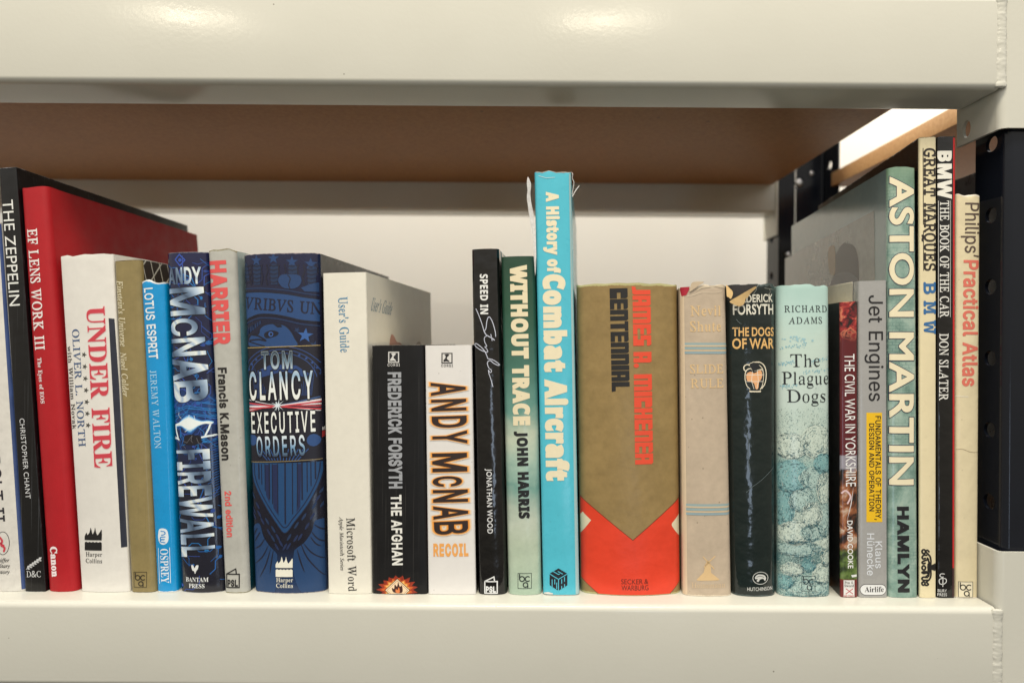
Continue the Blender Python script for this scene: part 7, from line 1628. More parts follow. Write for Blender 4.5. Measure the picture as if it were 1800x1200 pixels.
# 18 dark green torn jacket
m = cover_mat('dark_green_jacket', (14, 28, 26), 0.16, 0.6, mott=0.02, wear=0.75, wear_h=0.03, wear_col=(70, 80, 74), crinkle=0.6, coat_r=0.08)
b = Book((1279, 499), (1366.5, 498), (1367.5, 1048), (1289, 1048), 0.15, [m, m, m], 'glossy blackish green hardback with a torn top and a grenade emblem', yaw=0.1, bulge=0.0035, corner=0.0045, wav=0.0024)
b.text('author_name', 'gill', 'FREDERICK', (1290, 532), (1360.5, 530), 13.2, (228, 218, 190), off=10)
b.text('author_name', 'gill', 'FORSYTH', (1290, 552.5), (1361.5, 551.5), 17, (228, 218, 190), off=12)
OR = (230, 178, 104)
b.text('title', 'gill', 'THE DOGS', (1289, 590.5), (1362.5, 590), 14.6, OR, off=12)
b.text('title', 'gill', 'OF WAR', (1289, 612.5), (1362, 612), 17.2, OR, off=12)
Z13 = lambda pts: [(1270 + x / 4.285, 480 + y / 4.285) for x, y in pts]
G_ = 'grenade_emblem'
body = smooth_path([(178, 745), (205, 722), (240, 738), (292, 728), (306, 752), (306, 800), (296, 850), (282, 872), (282, 884), (210, 884), (208, 868), (188, 848), (174, 800)], 4, True)
b.poly(G_, (236, 220, 184), Z13([(240 + (x - 240) * 1.09, 805 + (y - 805) * 1.09) for x, y in body]), 2)
b.poly(G_, (28, 34, 34), Z13(body), 3)
b.poly(G_, (236, 170, 112), Z13(smooth_path([(182, 760), (210, 742), (240, 752), (285, 730), (300, 765), (290, 800), (276, 820), (268, 866), (250, 872), (236, 830), (205, 816), (184, 806)], 4, True)), 4)
for pts in ([(174, 815), (306, 815)], [(176, 765), (306, 765)], [(225, 735), (218, 810), (236, 870)], [(262, 735), (270, 810), (258, 870)]):
    b.line(G_, (244, 232, 204), Z13(pts), 0.8, 5)
b.line(G_, (236, 220, 184), Z13(smooth_path([(230, 672), (280, 670), (318, 700), (332, 760), (322, 830), (296, 868)], 5)), 1.7, 2)
b.line(G_, (236, 220, 184), Z13(smooth_path([(272, 690), (300, 716), (312, 765), (304, 830)], 5)), 1.2, 2)
b.poly(G_, (26, 28, 28), Z13([(205, 682), (232, 672), (262, 676), (285, 704), (262, 716), (262, 730), (222, 738), (222, 716), (206, 708)]), 6)
b.poly(G_, (236, 220, 184), Z13(circle(187, 714, 30, 20)), 2, holes=[Z13(circle(187, 714, 22, 20))])
b.line(G_, (236, 220, 184), Z13([(200, 684), (232, 668), (270, 672)]), 1.0, 5)
b.line(G_, (236, 220, 184), Z13([(206, 892), (286, 892)]), 1.6, 5)
b.poly('publisher_logo', (206, 200, 184), circle(1337, 1015.5, 14.2, 26, 11.2), 2, holes=[circle(1337, 1015.5, 13.2, 26, 10.2)])
b.poly('publisher_logo', (206, 200, 184), smooth_path([(1327, 1014), (1331, 1009.5), (1338, 1009), (1344, 1011), (1347, 1016), (1345, 1021), (1342, 1017), (1336, 1018), (1333, 1022), (1330, 1020), (1332, 1017), (1328, 1017)], 4, True), 2)
b.line('publisher_logo', (22, 36, 36), smooth_path([(1330, 1013.5), (1336, 1012), (1343, 1014)], 4), 0.9, 3)
b.text('publisher_name', 'gill', 'HUTCHINSON', (1314, 1038), (1359, 1037.4), 6.2, (220, 214, 196), track=10)
dogs = b

# 19 pale engraved landscape jacket
def engraved_mat():
    m, nt, p = newmat('engraved_landscape')
    tc = N(nt, 'ShaderNodeTexCoord')
    co = tc.outputs['Object']
    sep = N(nt, 'ShaderNodeSeparateXYZ'); L(nt, tc.outputs['UV'], sep.inputs[0])
    v = sep.outputs[1]
    big = noise_node(nt, co, 38, 3, 0.5, 1.2)
    vv = math2(nt, 'ADD', v, math2(nt, 'MULTIPLY', math2(nt, 'SUBTRACT', big, 0.5), 0.10))
    wash = ramp(nt, vv, [(0.0, C(150, 178, 164)), (0.06, C(170, 190, 170)), (0.13, C(146, 172, 156)), (0.22, C(196, 202, 176)), (0.33, C(172, 190, 170)), (0.385, C(134, 172, 160)), (0.43, C(160, 186, 168)),
                         (0.475, C(196, 206, 182)), (0.58, C(194, 206, 184)), (0.64, C(200, 210, 190)), (0.80, C(200, 213, 190)), (0.9, C(190, 212, 192)), (1.0, C(178, 204, 184))])
    mp = N(nt, 'ShaderNodeMapping'); mp.inputs['Rotation'].default_value = (0, R(40), 0); mp.inputs['Scale'].default_value = (900, 900, 2300)
    L(nt, co, mp.inputs[0])
    hatch = noise_node(nt, mp.outputs[0], 1.0, 3, 0.6, 0.9)
    st = noise_node(nt, co, 1600, 3, 0.7)
    hs = math2(nt, 'ADD', math2(nt, 'MULTIPLY', hatch, 0.5), math2(nt, 'MULTIPLY', st, 0.5))
    # ink gets heavier down the spine, in clumps like boulders
    vo = N(nt, 'ShaderNodeTexVoronoi'); vo.inputs['Scale'].default_value = 62; vo.feature = 'SMOOTH_F1'
    wob = N(nt, 'ShaderNodeVectorMath', operation='ADD')
    nz = N(nt, 'ShaderNodeTexNoise'); nz.inputs['Scale'].default_value = 40
    L(nt, co, nz.inputs['Vector'])
    sc = N(nt, 'ShaderNodeVectorMath', operation='SCALE'); sc.inputs['Scale'].default_value = 0.014
    L(nt, nz.outputs['Color'], sc.inputs[0]); L(nt, co, wob.inputs[0]); L(nt, sc.outputs[0], wob.inputs[1])
    L(nt, wob.outputs[0], vo.inputs['Vector'])
    clump = maprange(nt, vo.outputs['Distance'], 0.25, 0.75)
    dens = maprange(nt, vv, 0.66, 0.36, 0.0, 1.0)
    low = math2(nt, 'MULTIPLY', dens, math2(nt, 'ADD', 0.30, math2(nt, 'MULTIPLY', clump, 0.75)))
    far = math2(nt, 'MULTIPLY', maprange(nt, noise_node(nt, co, 60, 4, 0.6), 0.56, 0.72), maprange(nt, v, 0.86, 0.78, 0.0, 0.32))
    far = math2(nt, 'MULTIPLY', far, maprange(nt, v, 0.55, 0.66))
    d = math2(nt, 'MAXIMUM', low, far)
    ink = maprange(nt, math2(nt, 'ADD', hs, math2(nt, 'MULTIPLY', d, 0.16)), 0.575, 0.64)
    inkc = ramp(nt, big, [(0.35, C(34, 58, 60)), (0.55, C(40, 104, 108)), (0.7, C(40, 54, 52))])
    c = mixc(nt, math2(nt, 'MULTIPLY', ink, maprange(nt, d, 0.02, 0.3, 0.0, 0.85)), wash, inkc)
    L(nt, c, p.inputs['Base Color'])
    p.inputs['Roughness'].default_value = 0.36; p.inputs['Coat Weight'].default_value = 0.12; p.inputs['Coat Roughness'].default_value = 0.2
    L(nt, bump(nt, noise_node(nt, co, 50, 3), 0.2, 0.0014), p.inputs['Normal'])
    return m
me_ = engraved_mat()
b = Book((1368.5, 501.5), (1462, 500), (1464, 1049), (1370, 1048.5), 0.155, [me_, me_, me_], 'pale green hardback with black serif title over an engraved stream and boulders', yaw=0.1, bulge=0.003, corner=0.0045, wav=0.0018)
INK = (34, 38, 38)
b.text('author_name', 'serif', 'RICHARD', (1380, 548.5), (1455.5, 548), 11.4, (44, 50, 50), off=2, track=22)
b.text('author_name', 'serif', 'ADAMS', (1387, 568.8), (1446, 568.4), 11.4, (44, 50, 50), off=2, track=22)
b.text('title', 'serif', 'The', (1390, 644.8), (1442, 644.4), 22.4, INK, off=1)
b.text('title', 'serif', 'Plague', (1376, 675.8), (1459.5, 675.5), 22.4, INK, off=1)
b.text('title', 'serif', 'Dogs', (1384, 707), (1452.5, 706.8), 22.2, INK, off=1)
bca(b, 1409, 1011.7, 1433.5, 1038.6, (22, 40, 44))
rnd = random.Random(5)
Z14 = lambda x, y: (1270 + x / 3.87, 750 + y / 3.87)
PALE, MID, TEAL, DARK = (200, 208, 184), (172, 192, 174), (132, 172, 162), (44, 74, 76)
ROCK = [(470, 130, 120, 90, PALE), (640, 100, 110, 120, PALE), (690, 250, 70, 70, TEAL), (470, 340, 130, 110, TEAL), (620, 350, 100, 80, MID), (700, 420, 60, 110, PALE), (430, 560, 60, 130, TEAL),
        (540, 500, 90, 80, MID), (610, 600, 75, 90, PALE), (700, 640, 60, 120, MID), (500, 720, 120, 85, PALE), (620, 720, 90, 60, MID), (680, 800, 90, 60, PALE), (520, 830, 150, 55, MID),
        (480, 970, 75, 48, PALE), (690, 1000, 80, 80, PALE), (585, 950, 50, 40, TEAL), (420, 1060, 70, 50, TEAL), (590, 1100, 140, 60, MID), (720, 900, 50, 60, PALE)]
hat = {k: ([], []) for k in range(3)}
def hatch(k, x0, y0, x1, y1, wd):
    V, Fs = hat[k]
    dx, dy = x1 - x0, y1 - y0; l = math.hypot(dx, dy) or 1
    nx, ny = -dy / l * wd / 2, dx / l * wd / 2
    n = len(V); V += [(x0 + nx, y0 + ny), (x1 + nx * .4, y1 + ny * .4), (x1 - nx * .4, y1 - ny * .4), (x0 - nx, y0 - ny)]
    Fs.append((n, n + 1, n + 2, n + 3))
for q, (cx, cy, rx, ry, col) in enumerate(ROCK):
    out = [(cx + rx * (1 + .12 * noise.noise((math.cos(t) * 1.5 + q * 9, math.sin(t) * 1.5, 0))) * math.cos(t), cy + ry * (1 + .12 * noise.noise((math.cos(t) * 1.5, math.sin(t) * 1.5 + q * 7, 2))) * math.sin(t)) for t in [2 * math.pi * w / 28 for w in range(28)]]
    b.poly('drawing', simple('rock_print', C(*col), 0.32, mott=0.3, scale=520, coat=0.3), [Z14(*p) for p in out], 1 + q % 3)
    for w in range(330):
        t = rnd.uniform(0, 2 * math.pi)
        s_ = 1 - abs(rnd.gauss(0, .30)) if rnd.random() < .8 else rnd.random()
        if s_ < .05: continue
        if math.cos(t - 0.9) < rnd.uniform(-1.1, .6) and rnd.random() < .6: continue
        dt = rnd.uniform(.06, .24)
        p = Z14(cx + rx * s_ * math.cos(t), cy + ry * s_ * math.sin(t)); p2 = Z14(cx + rx * s_ * math.cos(t + dt), cy + ry * s_ * math.sin(t + dt))
        hatch(rnd.choice((0, 0, 1)), *p, *p2, rnd.uniform(.45, .95))
for w in range(2600):
    x, y = rnd.uniform(1371, 1463), 1048 - 330 * rnd.random() ** 1.5
    a = rnd.uniform(.4, 1.5); l = rnd.uniform(1.0, 3.0)
    hatch(rnd.choice((0, 1, 2)), x, y, x + l * math.cos(a), y - l * math.sin(a), rnd.uniform(.35, .75))
for k, col in enumerate((DARK, (60, 112, 118), (214, 216, 194))):
    b.ink('drawing', ink_mat(col), 5 + k, hat[k][0], hat[k][1])
tr = []
for k in range(26):
    x = 1386 + rnd.gauss(14, 13); tr.append(circle(x, 604 - rnd.uniform(0, 8) - 5 * math.exp(-((x - 1398) / 14) ** 2), rnd.uniform(.8, 2.2), 8))
b.polys('drawing', (158, 192, 188), tr, 1)
ls = []
for y, x0, x1 in ((612, 1372, 1420), (636, 1420, 1462), (640, 1372, 1400), (655, 1412, 1462), (681, 1374, 1404)):
    for q in range(40):
        k = rnd.uniform(0, 1); ls.append(circle(x0 + (x1 - x0) * k, y - 6 * k + rnd.gauss(0, 1.6), rnd.uniform(.4, 1.3), 7))
b.polys('drawing', (138, 180, 180), ls, 1)

# 20 slim dark red paperback-like book
mb = cover_mat('black_side', (22, 19, 19), 0.4, 0.2)
def battle_mat():
    m, nt, p = newmat('battle_painting')
    tc = N(nt, 'ShaderNodeTexCoord'); co = tc.outputs['Object']
    sep = N(nt, 'ShaderNodeSeparateXYZ'); L(nt, tc.outputs['UV'], sep.inputs[0])
    v = sep.outputs[1]
    n1 = noise_node(nt, co, 170, 3, 0.55, 1.0)
    redp = ramp(nt, n1, [(0.34, C(26, 12, 14)), (0.44, C(112, 22, 26)), (0.53, C(170, 44, 40)), (0.60, C(214, 120, 84)), (0.68, C(70, 22, 24))])
    n2 = noise_node(nt, co, 95, 3, 0.5, 0.8)
    horse = ramp(nt, n2, [(0.36, C(26, 20, 18)), (0.46, C(110, 60, 34)), (0.55, C(160, 96, 56)), (0.62, C(200, 170, 140)), (0.7, C(60, 34, 24))])
    n3 = noise_node(nt, co, 140, 3)
    green = ramp(nt, n3, [(0.4, C(44, 56, 26)), (0.55, C(96, 116, 52)), (0.7, C(120, 130, 76))])
    dr = C(92, 16, 22)
    sky = C(150, 140, 140)
    c = mixc(nt, maprange(nt, v, 0.86, 0.91), dr, redp)
    c = mixc(nt, maprange(nt, v, 0.482, 0.478), c, sky)
    w = math2(nt, 'ADD', v, math2(nt, 'MULTIPLY', math2(nt, 'SUBTRACT', n3, 0.5), 0.06))
    c = mixc(nt, maprange(nt, w, 0.435, 0.425), c, horse)
    c = mixc(nt, maprange(nt, w, 0.17, 0.15), c, green)
    c = mixc(nt, maprange(nt, v, 0.062, 0.058), c, C(112, 26, 26))
    L(nt, c, p.inputs['Base Color']); p.inputs['Roughness'].default_value = 0.3; p.inputs['Coat Weight'].default_value = 0.3
    return m
b = Book((1477, 531), (1507.5, 529.5), (1508.5, 1050), (1478, 1050), 0.16, [battle_mat(), mb, mb], 'slim dark red book with thin white capitals and a battle painting on its spine', 'paperback', yaw=0.115, bulge=0.0004, corner=0.0012)
b.text('title', 'gill', 'THE CIVIL WAR IN YORKSHIRE', (1484.3, 622), (1487, 854.6), 17.5, (240, 232, 216))
b.text('author_name', 'gill', 'DAVID COOKE', (1489.2, 914.6), (1490.5, 998), 9, (240, 232, 216), off=8)
b.line('battle_detail', (226, 216, 204), [(1500, 856), (1496, 885), (1489, 914)], 1.6, 1, taper=True)
b.line('battle_detail#2', (226, 190, 180), smooth_path([(1480, 866), (1487, 862), (1495, 872), (1490, 884)], 4), 3.0, 1)
b.poly('battle_detail#3', (230, 224, 210), [(1496, 1010), (1506, 1009), (1506, 1013), (1498, 1014)], 1)
b.poly('publisher_logo', (226, 218, 202), rect(1483, 1019, 1502, 1049.5), 1)
b.text('publisher_logo', 'serifbold', 'Pen &', (1484.5, 1025.5), (1500, 1025.5), 4.6, (60, 50, 46))
b.text('publisher_logo', 'serifbold', 'Sword', (1484.2, 1031), (1501, 1031), 4.6, (60, 50, 46))
b.line('publisher_logo', (190, 60, 70), [(1487, 1034), (1499, 1043)], 1.3, 2); b.line('publisher_logo', (190, 60, 70), [(1499, 1034), (1487, 1043)], 1.3, 2)
b.text('publisher_logo', 'bold', 'MILITARY', (1484, 1048.6), (1501, 1048.6), 3.4, (190, 40, 50))

# 21 cream card between two books
card = empty('card', (0.2361, 0.4545, SZ))
tag(card, 'thin cream card sticking up behind the slim dark red book', 'card')
bm = bmesh.new()
_q = [(0.23590, 0.4545), (0.23625, 0.4545), (0.23625 + 0.115 * 0.10, 0.5545), (0.23590 + 0.115 * 0.10, 0.5545)]
_z1 = ray(1501, 497)[1] * 0.4545 / F + ZC
_lo = [bm.verts.new((x, y, SZ)) for x, y in _q]; _hi = [bm.verts.new((x, y, _z1 + 0.0008 * k)) for k, (x, y) in enumerate(_q)]
for k in range(4): bm.faces.new((_lo[k], _lo[(k + 1) % 4], _hi[(k + 1) % 4], _hi[k]))
bm.faces.new(_lo); bm.faces.new(_hi)
bmesh.ops.recalc_face_normals(bm, faces=bm.faces[:])
mesh_obj('sheet', bm, cover_mat('cream_card_sheet', (206, 194, 166), 0.6, mott=0.05), card, False, origin=card.location)

# 22 grey paperback with yellow panel
m = cover_mat('grey_paperback', (166, 160, 148), 0.28, 0.4, mott=0.02, wear=0.5, wear_col=(110, 110, 112), crinkle=0.15)
b = Book((1509, 494), (1560, 492.5), (1561.3, 1051), (1509.5, 1050.5), 0.17, [m, m, m], 'grey softcover with large black sans lettering and a yellow panel', 'paperback', yaw=0.118, bulge=0.0006, corner=0.0016)
b.text('title', 'inter', 'Jet Engines', (1527, 519), (1527.5, 704.5), 25, (30, 28, 28), off=2)
b.poly('label_panel', (240, 186, 22), [(1523, 725), (1550.5, 725), (1551, 917), (1523, 917)], 1)
b.text('subtitle', 'inter', 'FUNDAMENTALS OF THEORY,', (1538.8, 731), (1539.2, 913), 9.2, (34, 28, 14), off=9)
b.text('subtitle', 'inter', 'DESIGN AND OPERATION', (1527.8, 744), (1528, 897.6), 8.6, (34, 28, 14), off=9)
b.text('author_name', 'inter', 'Klaus', (1538.5, 951), (1538.8, 998), 12, (222, 219, 210), off=4)
b.text('author_name', 'inter', 'Hünecke', (1524, 937), (1524.2, 1010.5), 12.5, (222, 219, 210), off=4)
pl = [(1521.5 + 9.7 * math.cos(R(a)), 1035.8 + 9.8 * math.sin(R(a))) for a in range(90, 271, 15)] + [(1548.8 + 9.7 * math.cos(R(a)), 1035.8 + 9.8 * math.sin(R(a))) for a in range(-90, 91, 15)]
b.poly('publisher_logo', (34, 30, 30), pl, 1)
b.poly('publisher_logo', (228, 222, 208), [(1535.1 + (x - 1535.1) * .962, 1035.8 + (y - 1035.8) * .91) for x, y in pl], 2)
b.text('publisher_name', 'serifbold', 'Airlife', (1520, 1039.8), (1553.5, 1039.6), 9.2, (36, 30, 30), layer=3)

# 23 mottled green jacket
def mottled_mat():
    m, nt, p = newmat('mottled_green_jacket')
    tc = N(nt, 'ShaderNodeTexCoord'); co = tc.outputs['Object']
    sep = N(nt, 'ShaderNodeSeparateXYZ'); L(nt, tc.outputs['UV'], sep.inputs[0])
    n = noise_node(nt, co, 55, 5, 0.6, 0.4)
    c = ramp(nt, n, [(0.30, C(88, 118, 102)), (0.46, C(128, 154, 134)), (0.58, C(156, 176, 154)), (0.74, C(182, 192, 164))])
    br = N(nt, 'ShaderNodeTexBrick'); br.inputs['Scale'].default_value = 110; br.inputs['Mortar Size'].default_value = 0.03
    mp = N(nt, 'ShaderNodeMapping'); mp.inputs['Rotation'].default_value = (R(90), 0, 0)
    L(nt, co, mp.inputs[0]); L(nt, mp.outputs[0], br.inputs['Vector'])
    c = mixc(nt, math2(nt, 'MULTIPLY', br.outputs['Fac'], maprange(nt, noise_node(nt, co, 20, 2), 0.45, 0.6, 0.0, 0.5)), c, C(56, 92, 90))
    f = noise_node(nt, co, 900, 2)
    c = mixc(nt, maprange(nt, f, 0.5, 0.75, 0.0, 0.25), c, C(196, 200, 170))
    tp = maprange(nt, sep.outputs[1], 0.90, 0.99)
    c = mixc(nt, math2(nt, 'MULTIPLY', tp, 0.7), c, C(112, 140, 104))
    L(nt, c, p.inputs['Base Color']); p.inputs['Roughness'].default_value = 0.28; p.inputs['Coat Weight'].default_value = 0.4; p.inputs['Coat Roughness'].default_value = 0.12
    L(nt, bump(nt, noise_node(nt, co, 60, 3), 0.25, 0.0015), p.inputs['Normal'])
    return m
mside = cover_mat('green_grey_side', (112, 128, 122), 0.17, 0.7, mott=0.03, crinkle=0.1, coat_r=0.06)
b = Book((1561.8, 294), (1611.5, 292.5), (1616, 1051.5), (1562.5, 1051), 0.225, [mottled_mat(), mside, mside], 'tall mottled green hardback with huge outlined cream capitals and a glossy side picture', yaw=0.12, bulge=0.0012, corner=0.0025, wav=0.001)
b.text('title', 'gill', 'ASTON MARTIN', (1566.5, 313), (1566, 850), 39, (240, 222, 178), off=14, layer=4, outline=[(23, (40, 50, 72))])
b.text('publisher_name', 'inter', 'HAMLYN', (1578.5, 892), (1580, 1038.5), 17.5, (26, 26, 28), off=24)
SD = dict(side='left')
b.poly('side_picture', cover_mat('road_photo', (104, 104, 92), 0.17, 0.7, mott=0.12, coat_r=0.06), [(1537, 370), (1541, 760), (1380, 700), (1380, 455)], 1, **SD)
b.poly('side_picture', (74, 66, 62), smooth_path([(1478, 432), (1490, 428), (1504, 436), (1510, 470), (1506, 510), (1478, 512), (1464, 470)], 4, True), 2, rough=0.2, **SD)
b.poly('side_picture', (168, 142, 108), smooth_path([(1456, 440), (1462, 432), (1468, 436), (1468, 480), (1458, 478)], 4, True), 3, rough=0.2, **SD)
b.poly('side_picture', (96, 94, 92), smooth_path([(1466, 486), (1490, 478), (1508, 490), (1508, 512), (1462, 512)], 4, True), 3, rough=0.2, **SD)

# 24 cream spine, black sides
m = cover_mat('cream_spine_jacket', (232, 212, 164), 0.3, 0.3, mott=0.02, wear=0.6, wear_h=0.01, wear_col=(170, 150, 110), crinkle=0.15)
mbl = cover_mat('black_gloss_side', (14, 13, 13), 0.22, 0.5, mott=0.02, dirt=0.5, wear=0.6, wear_h=0.012, wear_col=(190, 180, 165), crinkle=0.2)
b = Book((1616, 241.5), (1646.8, 240.5), (1646.5, 1052), (1617, 1052), 0.225, [m, mbl, mbl], 'tall thin cream spined book with black sides and blue spaced initials', yaw=0.15, bulge=0.0004, corner=0.0012)
b.text('title', 'slab', 'GREAT MARQUES', (1624.3, 261), (1624.8, 475.5), 20, (44, 36, 30), off=6)
b.line('title', (44, 36, 30), [(1622.6, 261), (1623.2, 394)], 1.3, 2); b.line('title', (44, 36, 30), [(1623.2, 406), (1623.6, 475)], 1.3, 2)
b.text('marque_name', 'slab', 'BMW', (1624, 496.5), (1624.6, 586), 20.5, (54, 106, 148), off=9, track=90)
ZO = lambda pts: [(1600 + x / 10, 940 + y / 10) for x, y in pts]
OC = []
ring = lambda x, y, rx, ry: [(x + rx * math.cos(R(k)), y + ry * math.sin(R(k))) for k in range(0, 360, 24)]
for pts, cl in ((ring(238, 288, 30, 34), 1), ([(330, 290), (300, 262), (270, 285), (300, 320), (345, 370), (362, 440), (360, 520)], 0), ([(285, 350), (240, 350), (210, 385), (225, 415), (262, 405)], 0),
                ([(320, 420), (240, 452), (208, 478), (228, 500), (262, 490)], 0), (ring(238, 572, 30, 36), 1), ([(300, 640), (240, 640), (208, 655), (236, 672), (290, 660), (320, 690), (280, 720)], 0),
                ([(300, 740), (230, 736), (206, 765), (235, 792), (300, 788)], 0), (ring(232, 848, 26, 28), 1), ([(250, 870), (290, 880), (318, 862), (300, 840), (285, 820), (340, 770), (362, 700), (360, 600)], 0),
                ([(300, 400), (330, 480), (310, 560), (330, 640), (320, 720)], 0)):
    OC += stroke(ZO(smooth_path(pts, 3, bool(cl))), 3.0, bool(cl))
OC.append(ZO([(300, 500), (362, 480), (370, 525), (440, 494), (455, 510), (450, 615), (436, 628), (370, 605), (362, 660), (300, 620)]))
b.polys('publisher_name', (24, 20, 18), [pos(q) for q in OC], 2)

# 25 black spine, red side
m = cover_mat('black_gloss_jacket', (14, 13, 14), 0.16, 0.5, mott=0.02, wear=0.5, wear_h=0.012, wear_col=(120, 118, 118), crinkle=0.5, coat_r=0.08)
b = Book((1648, 240.5), (1680.5, 239.5), (1679, 1052), (1647.8, 1052), 0.225, [m, m, m], 'tall thin glossy black book with white lettering and a red right edge', yaw=0.15, bulge=0.0005, corner=0.0010)
b.poly('red_edge', (204, 36, 36), [(1675.6, 236), (1684, 236), (1684, 998), (1674.6, 998)], 1)
b.poly('red_edge', (66, 36, 36), [(1674.6, 998), (1684, 998), (1684, 1056), (1674.2, 1056)], 1)
b.text('title', 'bold', 'BMW', (1649.8, 266.5), (1650, 348), 22, (240, 230, 206), off=13)
b.text('title', 'serif', 'THE BOOK OF THE CAR', (1653, 353), (1652.6, 557.5), 15, (232, 224, 204), off=5)
b.line('title', (210, 202, 184), [(1650, 353), (1650, 557)], 0.8, 2); b.line('title', (210, 202, 184), [(1670.8, 353), (1670.4, 557)], 0.8, 2)
b.text('author_name', 'serif', 'DON SLATER', (1651.8, 586), (1651.2, 703.5), 15, (232, 224, 204), off=4)
for pts in (smooth_path([(1660, 1008), (1654, 1008), (1652.5, 1012), (1657, 1015), (1651.5, 1018), (1652, 1025), (1658, 1026), (1663, 1022), (1662.5, 1017), (1657, 1015)], 5), [(1657.5, 1013), (1657.2, 1030)]):
    b.line('publisher_logo', (216, 210, 196), pts, 1.4, 2)
b.text('publisher_name', 'gill', 'BURY', (1649, 1040), (1664, 1040), 5.0, (206, 200, 186), off=4)
b.text('publisher_name', 'gill', 'PRESS', (1648.6, 1047), (1664.2, 1047), 5.0, (206, 200, 186), off=4)

# 26 cream atlas
m = cover_mat('cream_atlas_jacket', (226, 206, 160), 0.38, 0.25, mott=0.03, wear=0.85, wear_h=0.01, wear_col=(236, 220, 190), crinkle=0.4, side_wear=0.3, dirt=0.2)
b = Book((1681.5, 341), (1725.5, 343), (1720.8, 1052.5), (1680, 1052), 0.19, [m, m, m], 'cream hardback beside the dark post with brown and salmon sans lettering', yaw=0.15, bulge=0.001, corner=0.002, wav=0.002)
b.text('title', 'inter', 'Philips’', (1697, 356.5), (1696.2, 452), 25, (92, 74, 60), off=3)
b.text('title', 'inter', 'Practical Atlas', (1695.2, 458), (1692.6, 677.5), 25, (222, 112, 88), off=13)
bca(b, 1684.8, 1021.5, 1710.5, 1049.5, (40, 32, 22), fillc=(232, 216, 178))
b.line('crease', (140, 116, 84), smooth_path([(1682, 790), (1692, 789), (1706, 794), (1722, 795)], 4), 0.6, 1)
b.line('crease#2', (244, 232, 206), [(1682, 696), (1702, 697)], 0.8, 1)

# worn and torn places
ZD = lambda pts: [(1180 + x / 9, 485 + y / 9) for x, y in pts]
dogs.poly('bare_board', simple('bare_board_cloth', C(46, 42, 40), 0.7, mott=0.2, scale=300), ZD([(870, 80), (1400, 80), (1345, 165), (1240, 290), (1165, 360), (1150, 425), (960, 420), (880, 340)]), 6)
for pts, wd in (([(1335, 200), (1390, 130), (1480, 112), (1600, 112), (1655, 150), (1690, 160)], 0.9), ([(1480, 190), (1560, 200), (1670, 212)], 0.7), ([(1560, 200), (1575, 250), (1550, 285)], 0.6), ([(1350, 200), (1330, 240), (1300, 280)], 0.6)):
    dogs.line('scuff', (150, 148, 130), ZD(smooth_path(pts, 4)), wd, 7)
for pts in ([(1289, 578), (1294, 577), (1300, 577.5)], [(1295, 561), (1299, 566), (1303, 569)], [(1318, 858), (1340, 842), (1362, 822)], [(1312, 865), (1320, 857)], [(1313, 760), (1316, 775), (1315, 800), (1319, 830)]):
    dogs.line('scuff', (96, 104, 100), smooth_path(pts, 4), 0.8, 7)
beige.poly('bare_board', simple('red_board_cloth', C(176, 24, 46), 0.6, mott=0.15, scale=400), ZD([(150, 120), (305, 120), (280, 220), (240, 300), (170, 318), (146, 200)]), 5)
beige.poly('torn_edge', (226, 206, 172), ZD([(118, 150), (150, 150), (146, 220), (170, 320), (150, 400), (128, 420)]), 4)
beige.poly('torn_edge#2', (212, 190, 154), ZD([(380, 250), (480, 196), (700, 168), (872, 195), (872, 100), (520, 100)]), 4)
beige.line('torn_edge#2', (226, 206, 172), ZD(smooth_path([(240, 320), (360, 300), (480, 262), (700, 262), (800, 235)], 4)), 0.7, 5)
turq.poly('torn_edge', (196, 168, 140), [(942, 299), (1004, 299), (1004, 303), (996, 302.5), (990, 304), (980, 301.5), (964, 300.5), (954, 304), (948, 303), (943, 304)], 4)
turq.poly('torn_edge#2', (226, 216, 196), [(955, 1046), (957, 1041), (964, 1040), (972, 1042), (971, 1047)], 4)
turq.line('scuff', (190, 216, 208), [(947, 309), (960, 313), (975, 312)], 1.0, 3)
turq.poly('worn_edge', (168, 196, 186), [(1000, 305), (1005, 305), (1020, 1046), (1012, 1046)], 1)

for b in BOOKS:
    b.finish()

# ------------------------------------------------------------------ a black book in the next bay, seen past the post
def plain_book(x0, x1, y0, y1, h, mat, label, k=0.0):
    o = Vector(((x0 + x1) / 2, y0, SZ))
    r = empty('book', o); r['label'] = label; r['category'] = 'book'
    def sh(bm):
        for v in bm.verts: v.co.x += k * (v.co.y - y0)
    bm = bmesh.new()
    add_box(bm, x0, x0 + 0.0024, y0 + 0.004, y1, SZ, SZ + h, 0.0004)
    add_box(bm, x1 - 0.0024, x1, y0 + 0.004, y1, SZ, SZ + h, 0.0004)
    add_box(bm, x0, x1, y0, y0 + 0.0039, SZ, SZ + h, 0.0008)
    sh(bm); mesh_obj('cover', bm, mat, r, False, origin=o)
    bm = bmesh.new(); add_box(bm, x0 + 0.0026, x1 - 0.0026, y0 + 0.0042, y1 - 0.003, SZ + 0.003, SZ + h - 0.003)
    sh(bm); mesh_obj('page_block', bm, m_pages, r, False, origin=o)
plain_book(0.4190, 0.452, 0.490, 0.72, 0.338, cover_mat('black_neighbour', (26, 24, 25), 0.3, 0.2), 'black book in the next bay glimpsed between the atlas and the dark post')

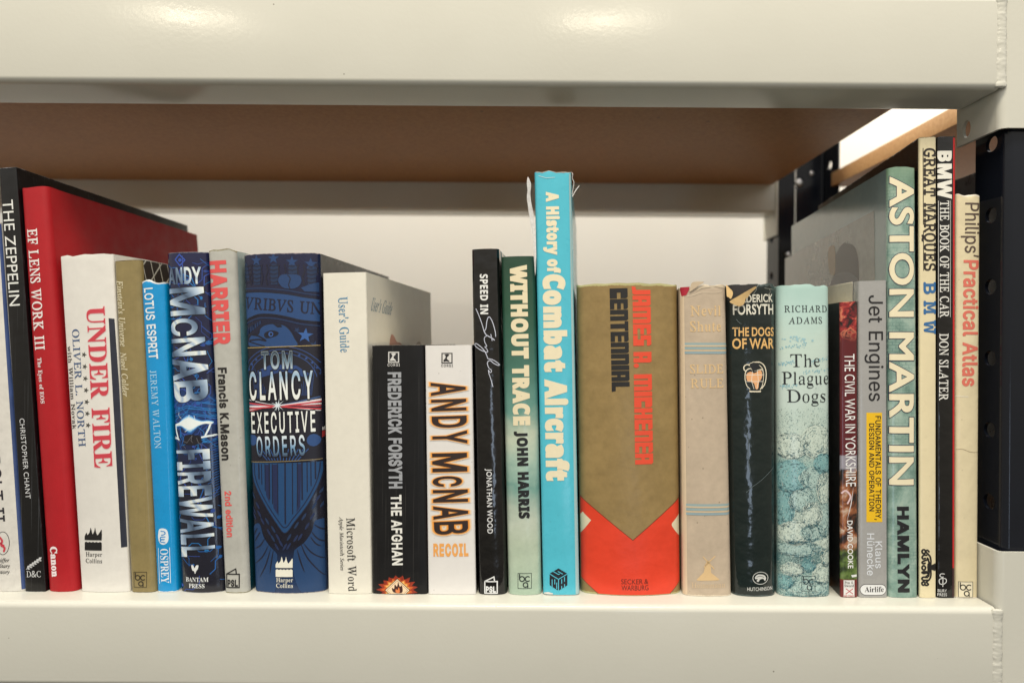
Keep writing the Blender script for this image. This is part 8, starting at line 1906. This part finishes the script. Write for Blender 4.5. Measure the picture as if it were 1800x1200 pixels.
def flap(book, name, pts, mat, lift, slope, ref, thick=0.00028, bow=0.0):
    """loose piece of paper standing off the spine: lift at the reference pixel, slope per pixel"""
    V, Fs = fill([pos(smooth_path(pts, 3, True))], 1e-3)
    bm = bmesh.new()
    def P(x, y, back):
        d = lift + slope[0] * (x - ref[0]) + slope[1] * (y - ref[1]) + bow * ((x - ref[0]) ** 2 + (y - ref[1]) ** 2)
        return W(x, y, book.Y0 + book.fall(0.5) - max(0.0002, d) + back)
    a = [bm.verts.new(P(x, y, 0)) for x, y in V]
    c = [bm.verts.new(P(x, y, thick)) for x, y in V]
    cnt = {}
    for q in Fs:
        bm.faces.new([a[k] for k in q]); bm.faces.new([c[k] for k in reversed(q)])
        for k in range(3):
            e = (q[k], q[(k + 1) % 3]); cnt[frozenset(e)] = cnt.get(frozenset(e), []) + [e]
    for k, v in cnt.items():
        if len(v) == 1:
            i, j = v[0]; bm.faces.new((a[i], c[i], c[j], a[j]))
    bmesh.ops.delete(bm, geom=[v for v in bm.verts if not v.link_faces], context='VERTS')
    bmesh.ops.recalc_face_normals(bm, faces=bm.faces[:])
    return mesh_obj(name, bm, mat, book.root, False, origin=book.o)

m_torn = simple('torn_paper', C(232, 190, 124), 0.7, mott=0.12, scale=400, bumps=0.3, bscale=500)
m_torn2 = simple('torn_jacket', C(214, 188, 150), 0.7, mott=0.08, scale=400, bumps=0.3, bscale=500)
flap(dogs, 'torn_flap', ZD([(925, 400), (1060, 318), (1200, 235), (1330, 165), (1342, 190), (1290, 240), (1240, 290), (1205, 345), (1180, 350), (1150, 440), (1080, 478), (970, 440)]), m_torn, 0.0014, (0.00002, -0.00006), (1300, 530), bow=0.0000012)
flap(beige, 'torn_flap', ZD([(868, 140), (920, 190), (962, 232), (976, 280), (960, 330), (940, 362), (905, 335), (878, 318), (872, 220)]), m_torn, 0.0008, (0.0001, 0.0), (1277, 510))
flap(beige, 'torn_flap', ZD([(330, 104), (430, 88), (520, 98), (440, 150), (370, 200), (300, 245), (288, 230), (300, 180)]), m_torn2, 0.0009, (0.00002, -0.00004), (1225, 500))

# clear wrapper torn loose from the tall turquoise book
mf, nt, p = newmat('clear_film')
p.inputs['Base Color'].default_value = C(236, 228, 212)
p.inputs['Roughness'].default_value = 0.15
co = obj_coord(nt)
L(nt, maprange(nt, noise_node(nt, co, 260, 4, 0.6), 0.35, 0.7, 0.45, 0.85), p.inputs['Alpha'])
ZF = lambda pts: [(910 + x / 9.233, 290 + y / 9.233) for x, y in pts]
flap(turq, 'clear_wrapper', ZF([(165, 190), (200, 260), (218, 330), (206, 460), (222, 620), (262, 820), (290, 1120), (300, 1500), (285, 1800), (262, 1500), (240, 1150), (200, 900), (170, 700), (148, 520), (160, 420), (148, 300)]), mf, -0.004, (0, 0), (930, 300))
flap(turq, 'clear_wrapper', ZF([(885, 500), (940, 400), (995, 335), (1000, 345), (950, 415), (893, 512)]), mf, -0.003, (0, 0), (1010, 330))
flap(turq, 'clear_wrapper', ZF([(870, 110), (900, 150), (890, 210), (918, 280), (900, 400), (886, 480), (880, 460), (896, 380), (908, 285), (882, 215), (890, 160)]), mf, -0.003, (0, 0), (1006, 310))
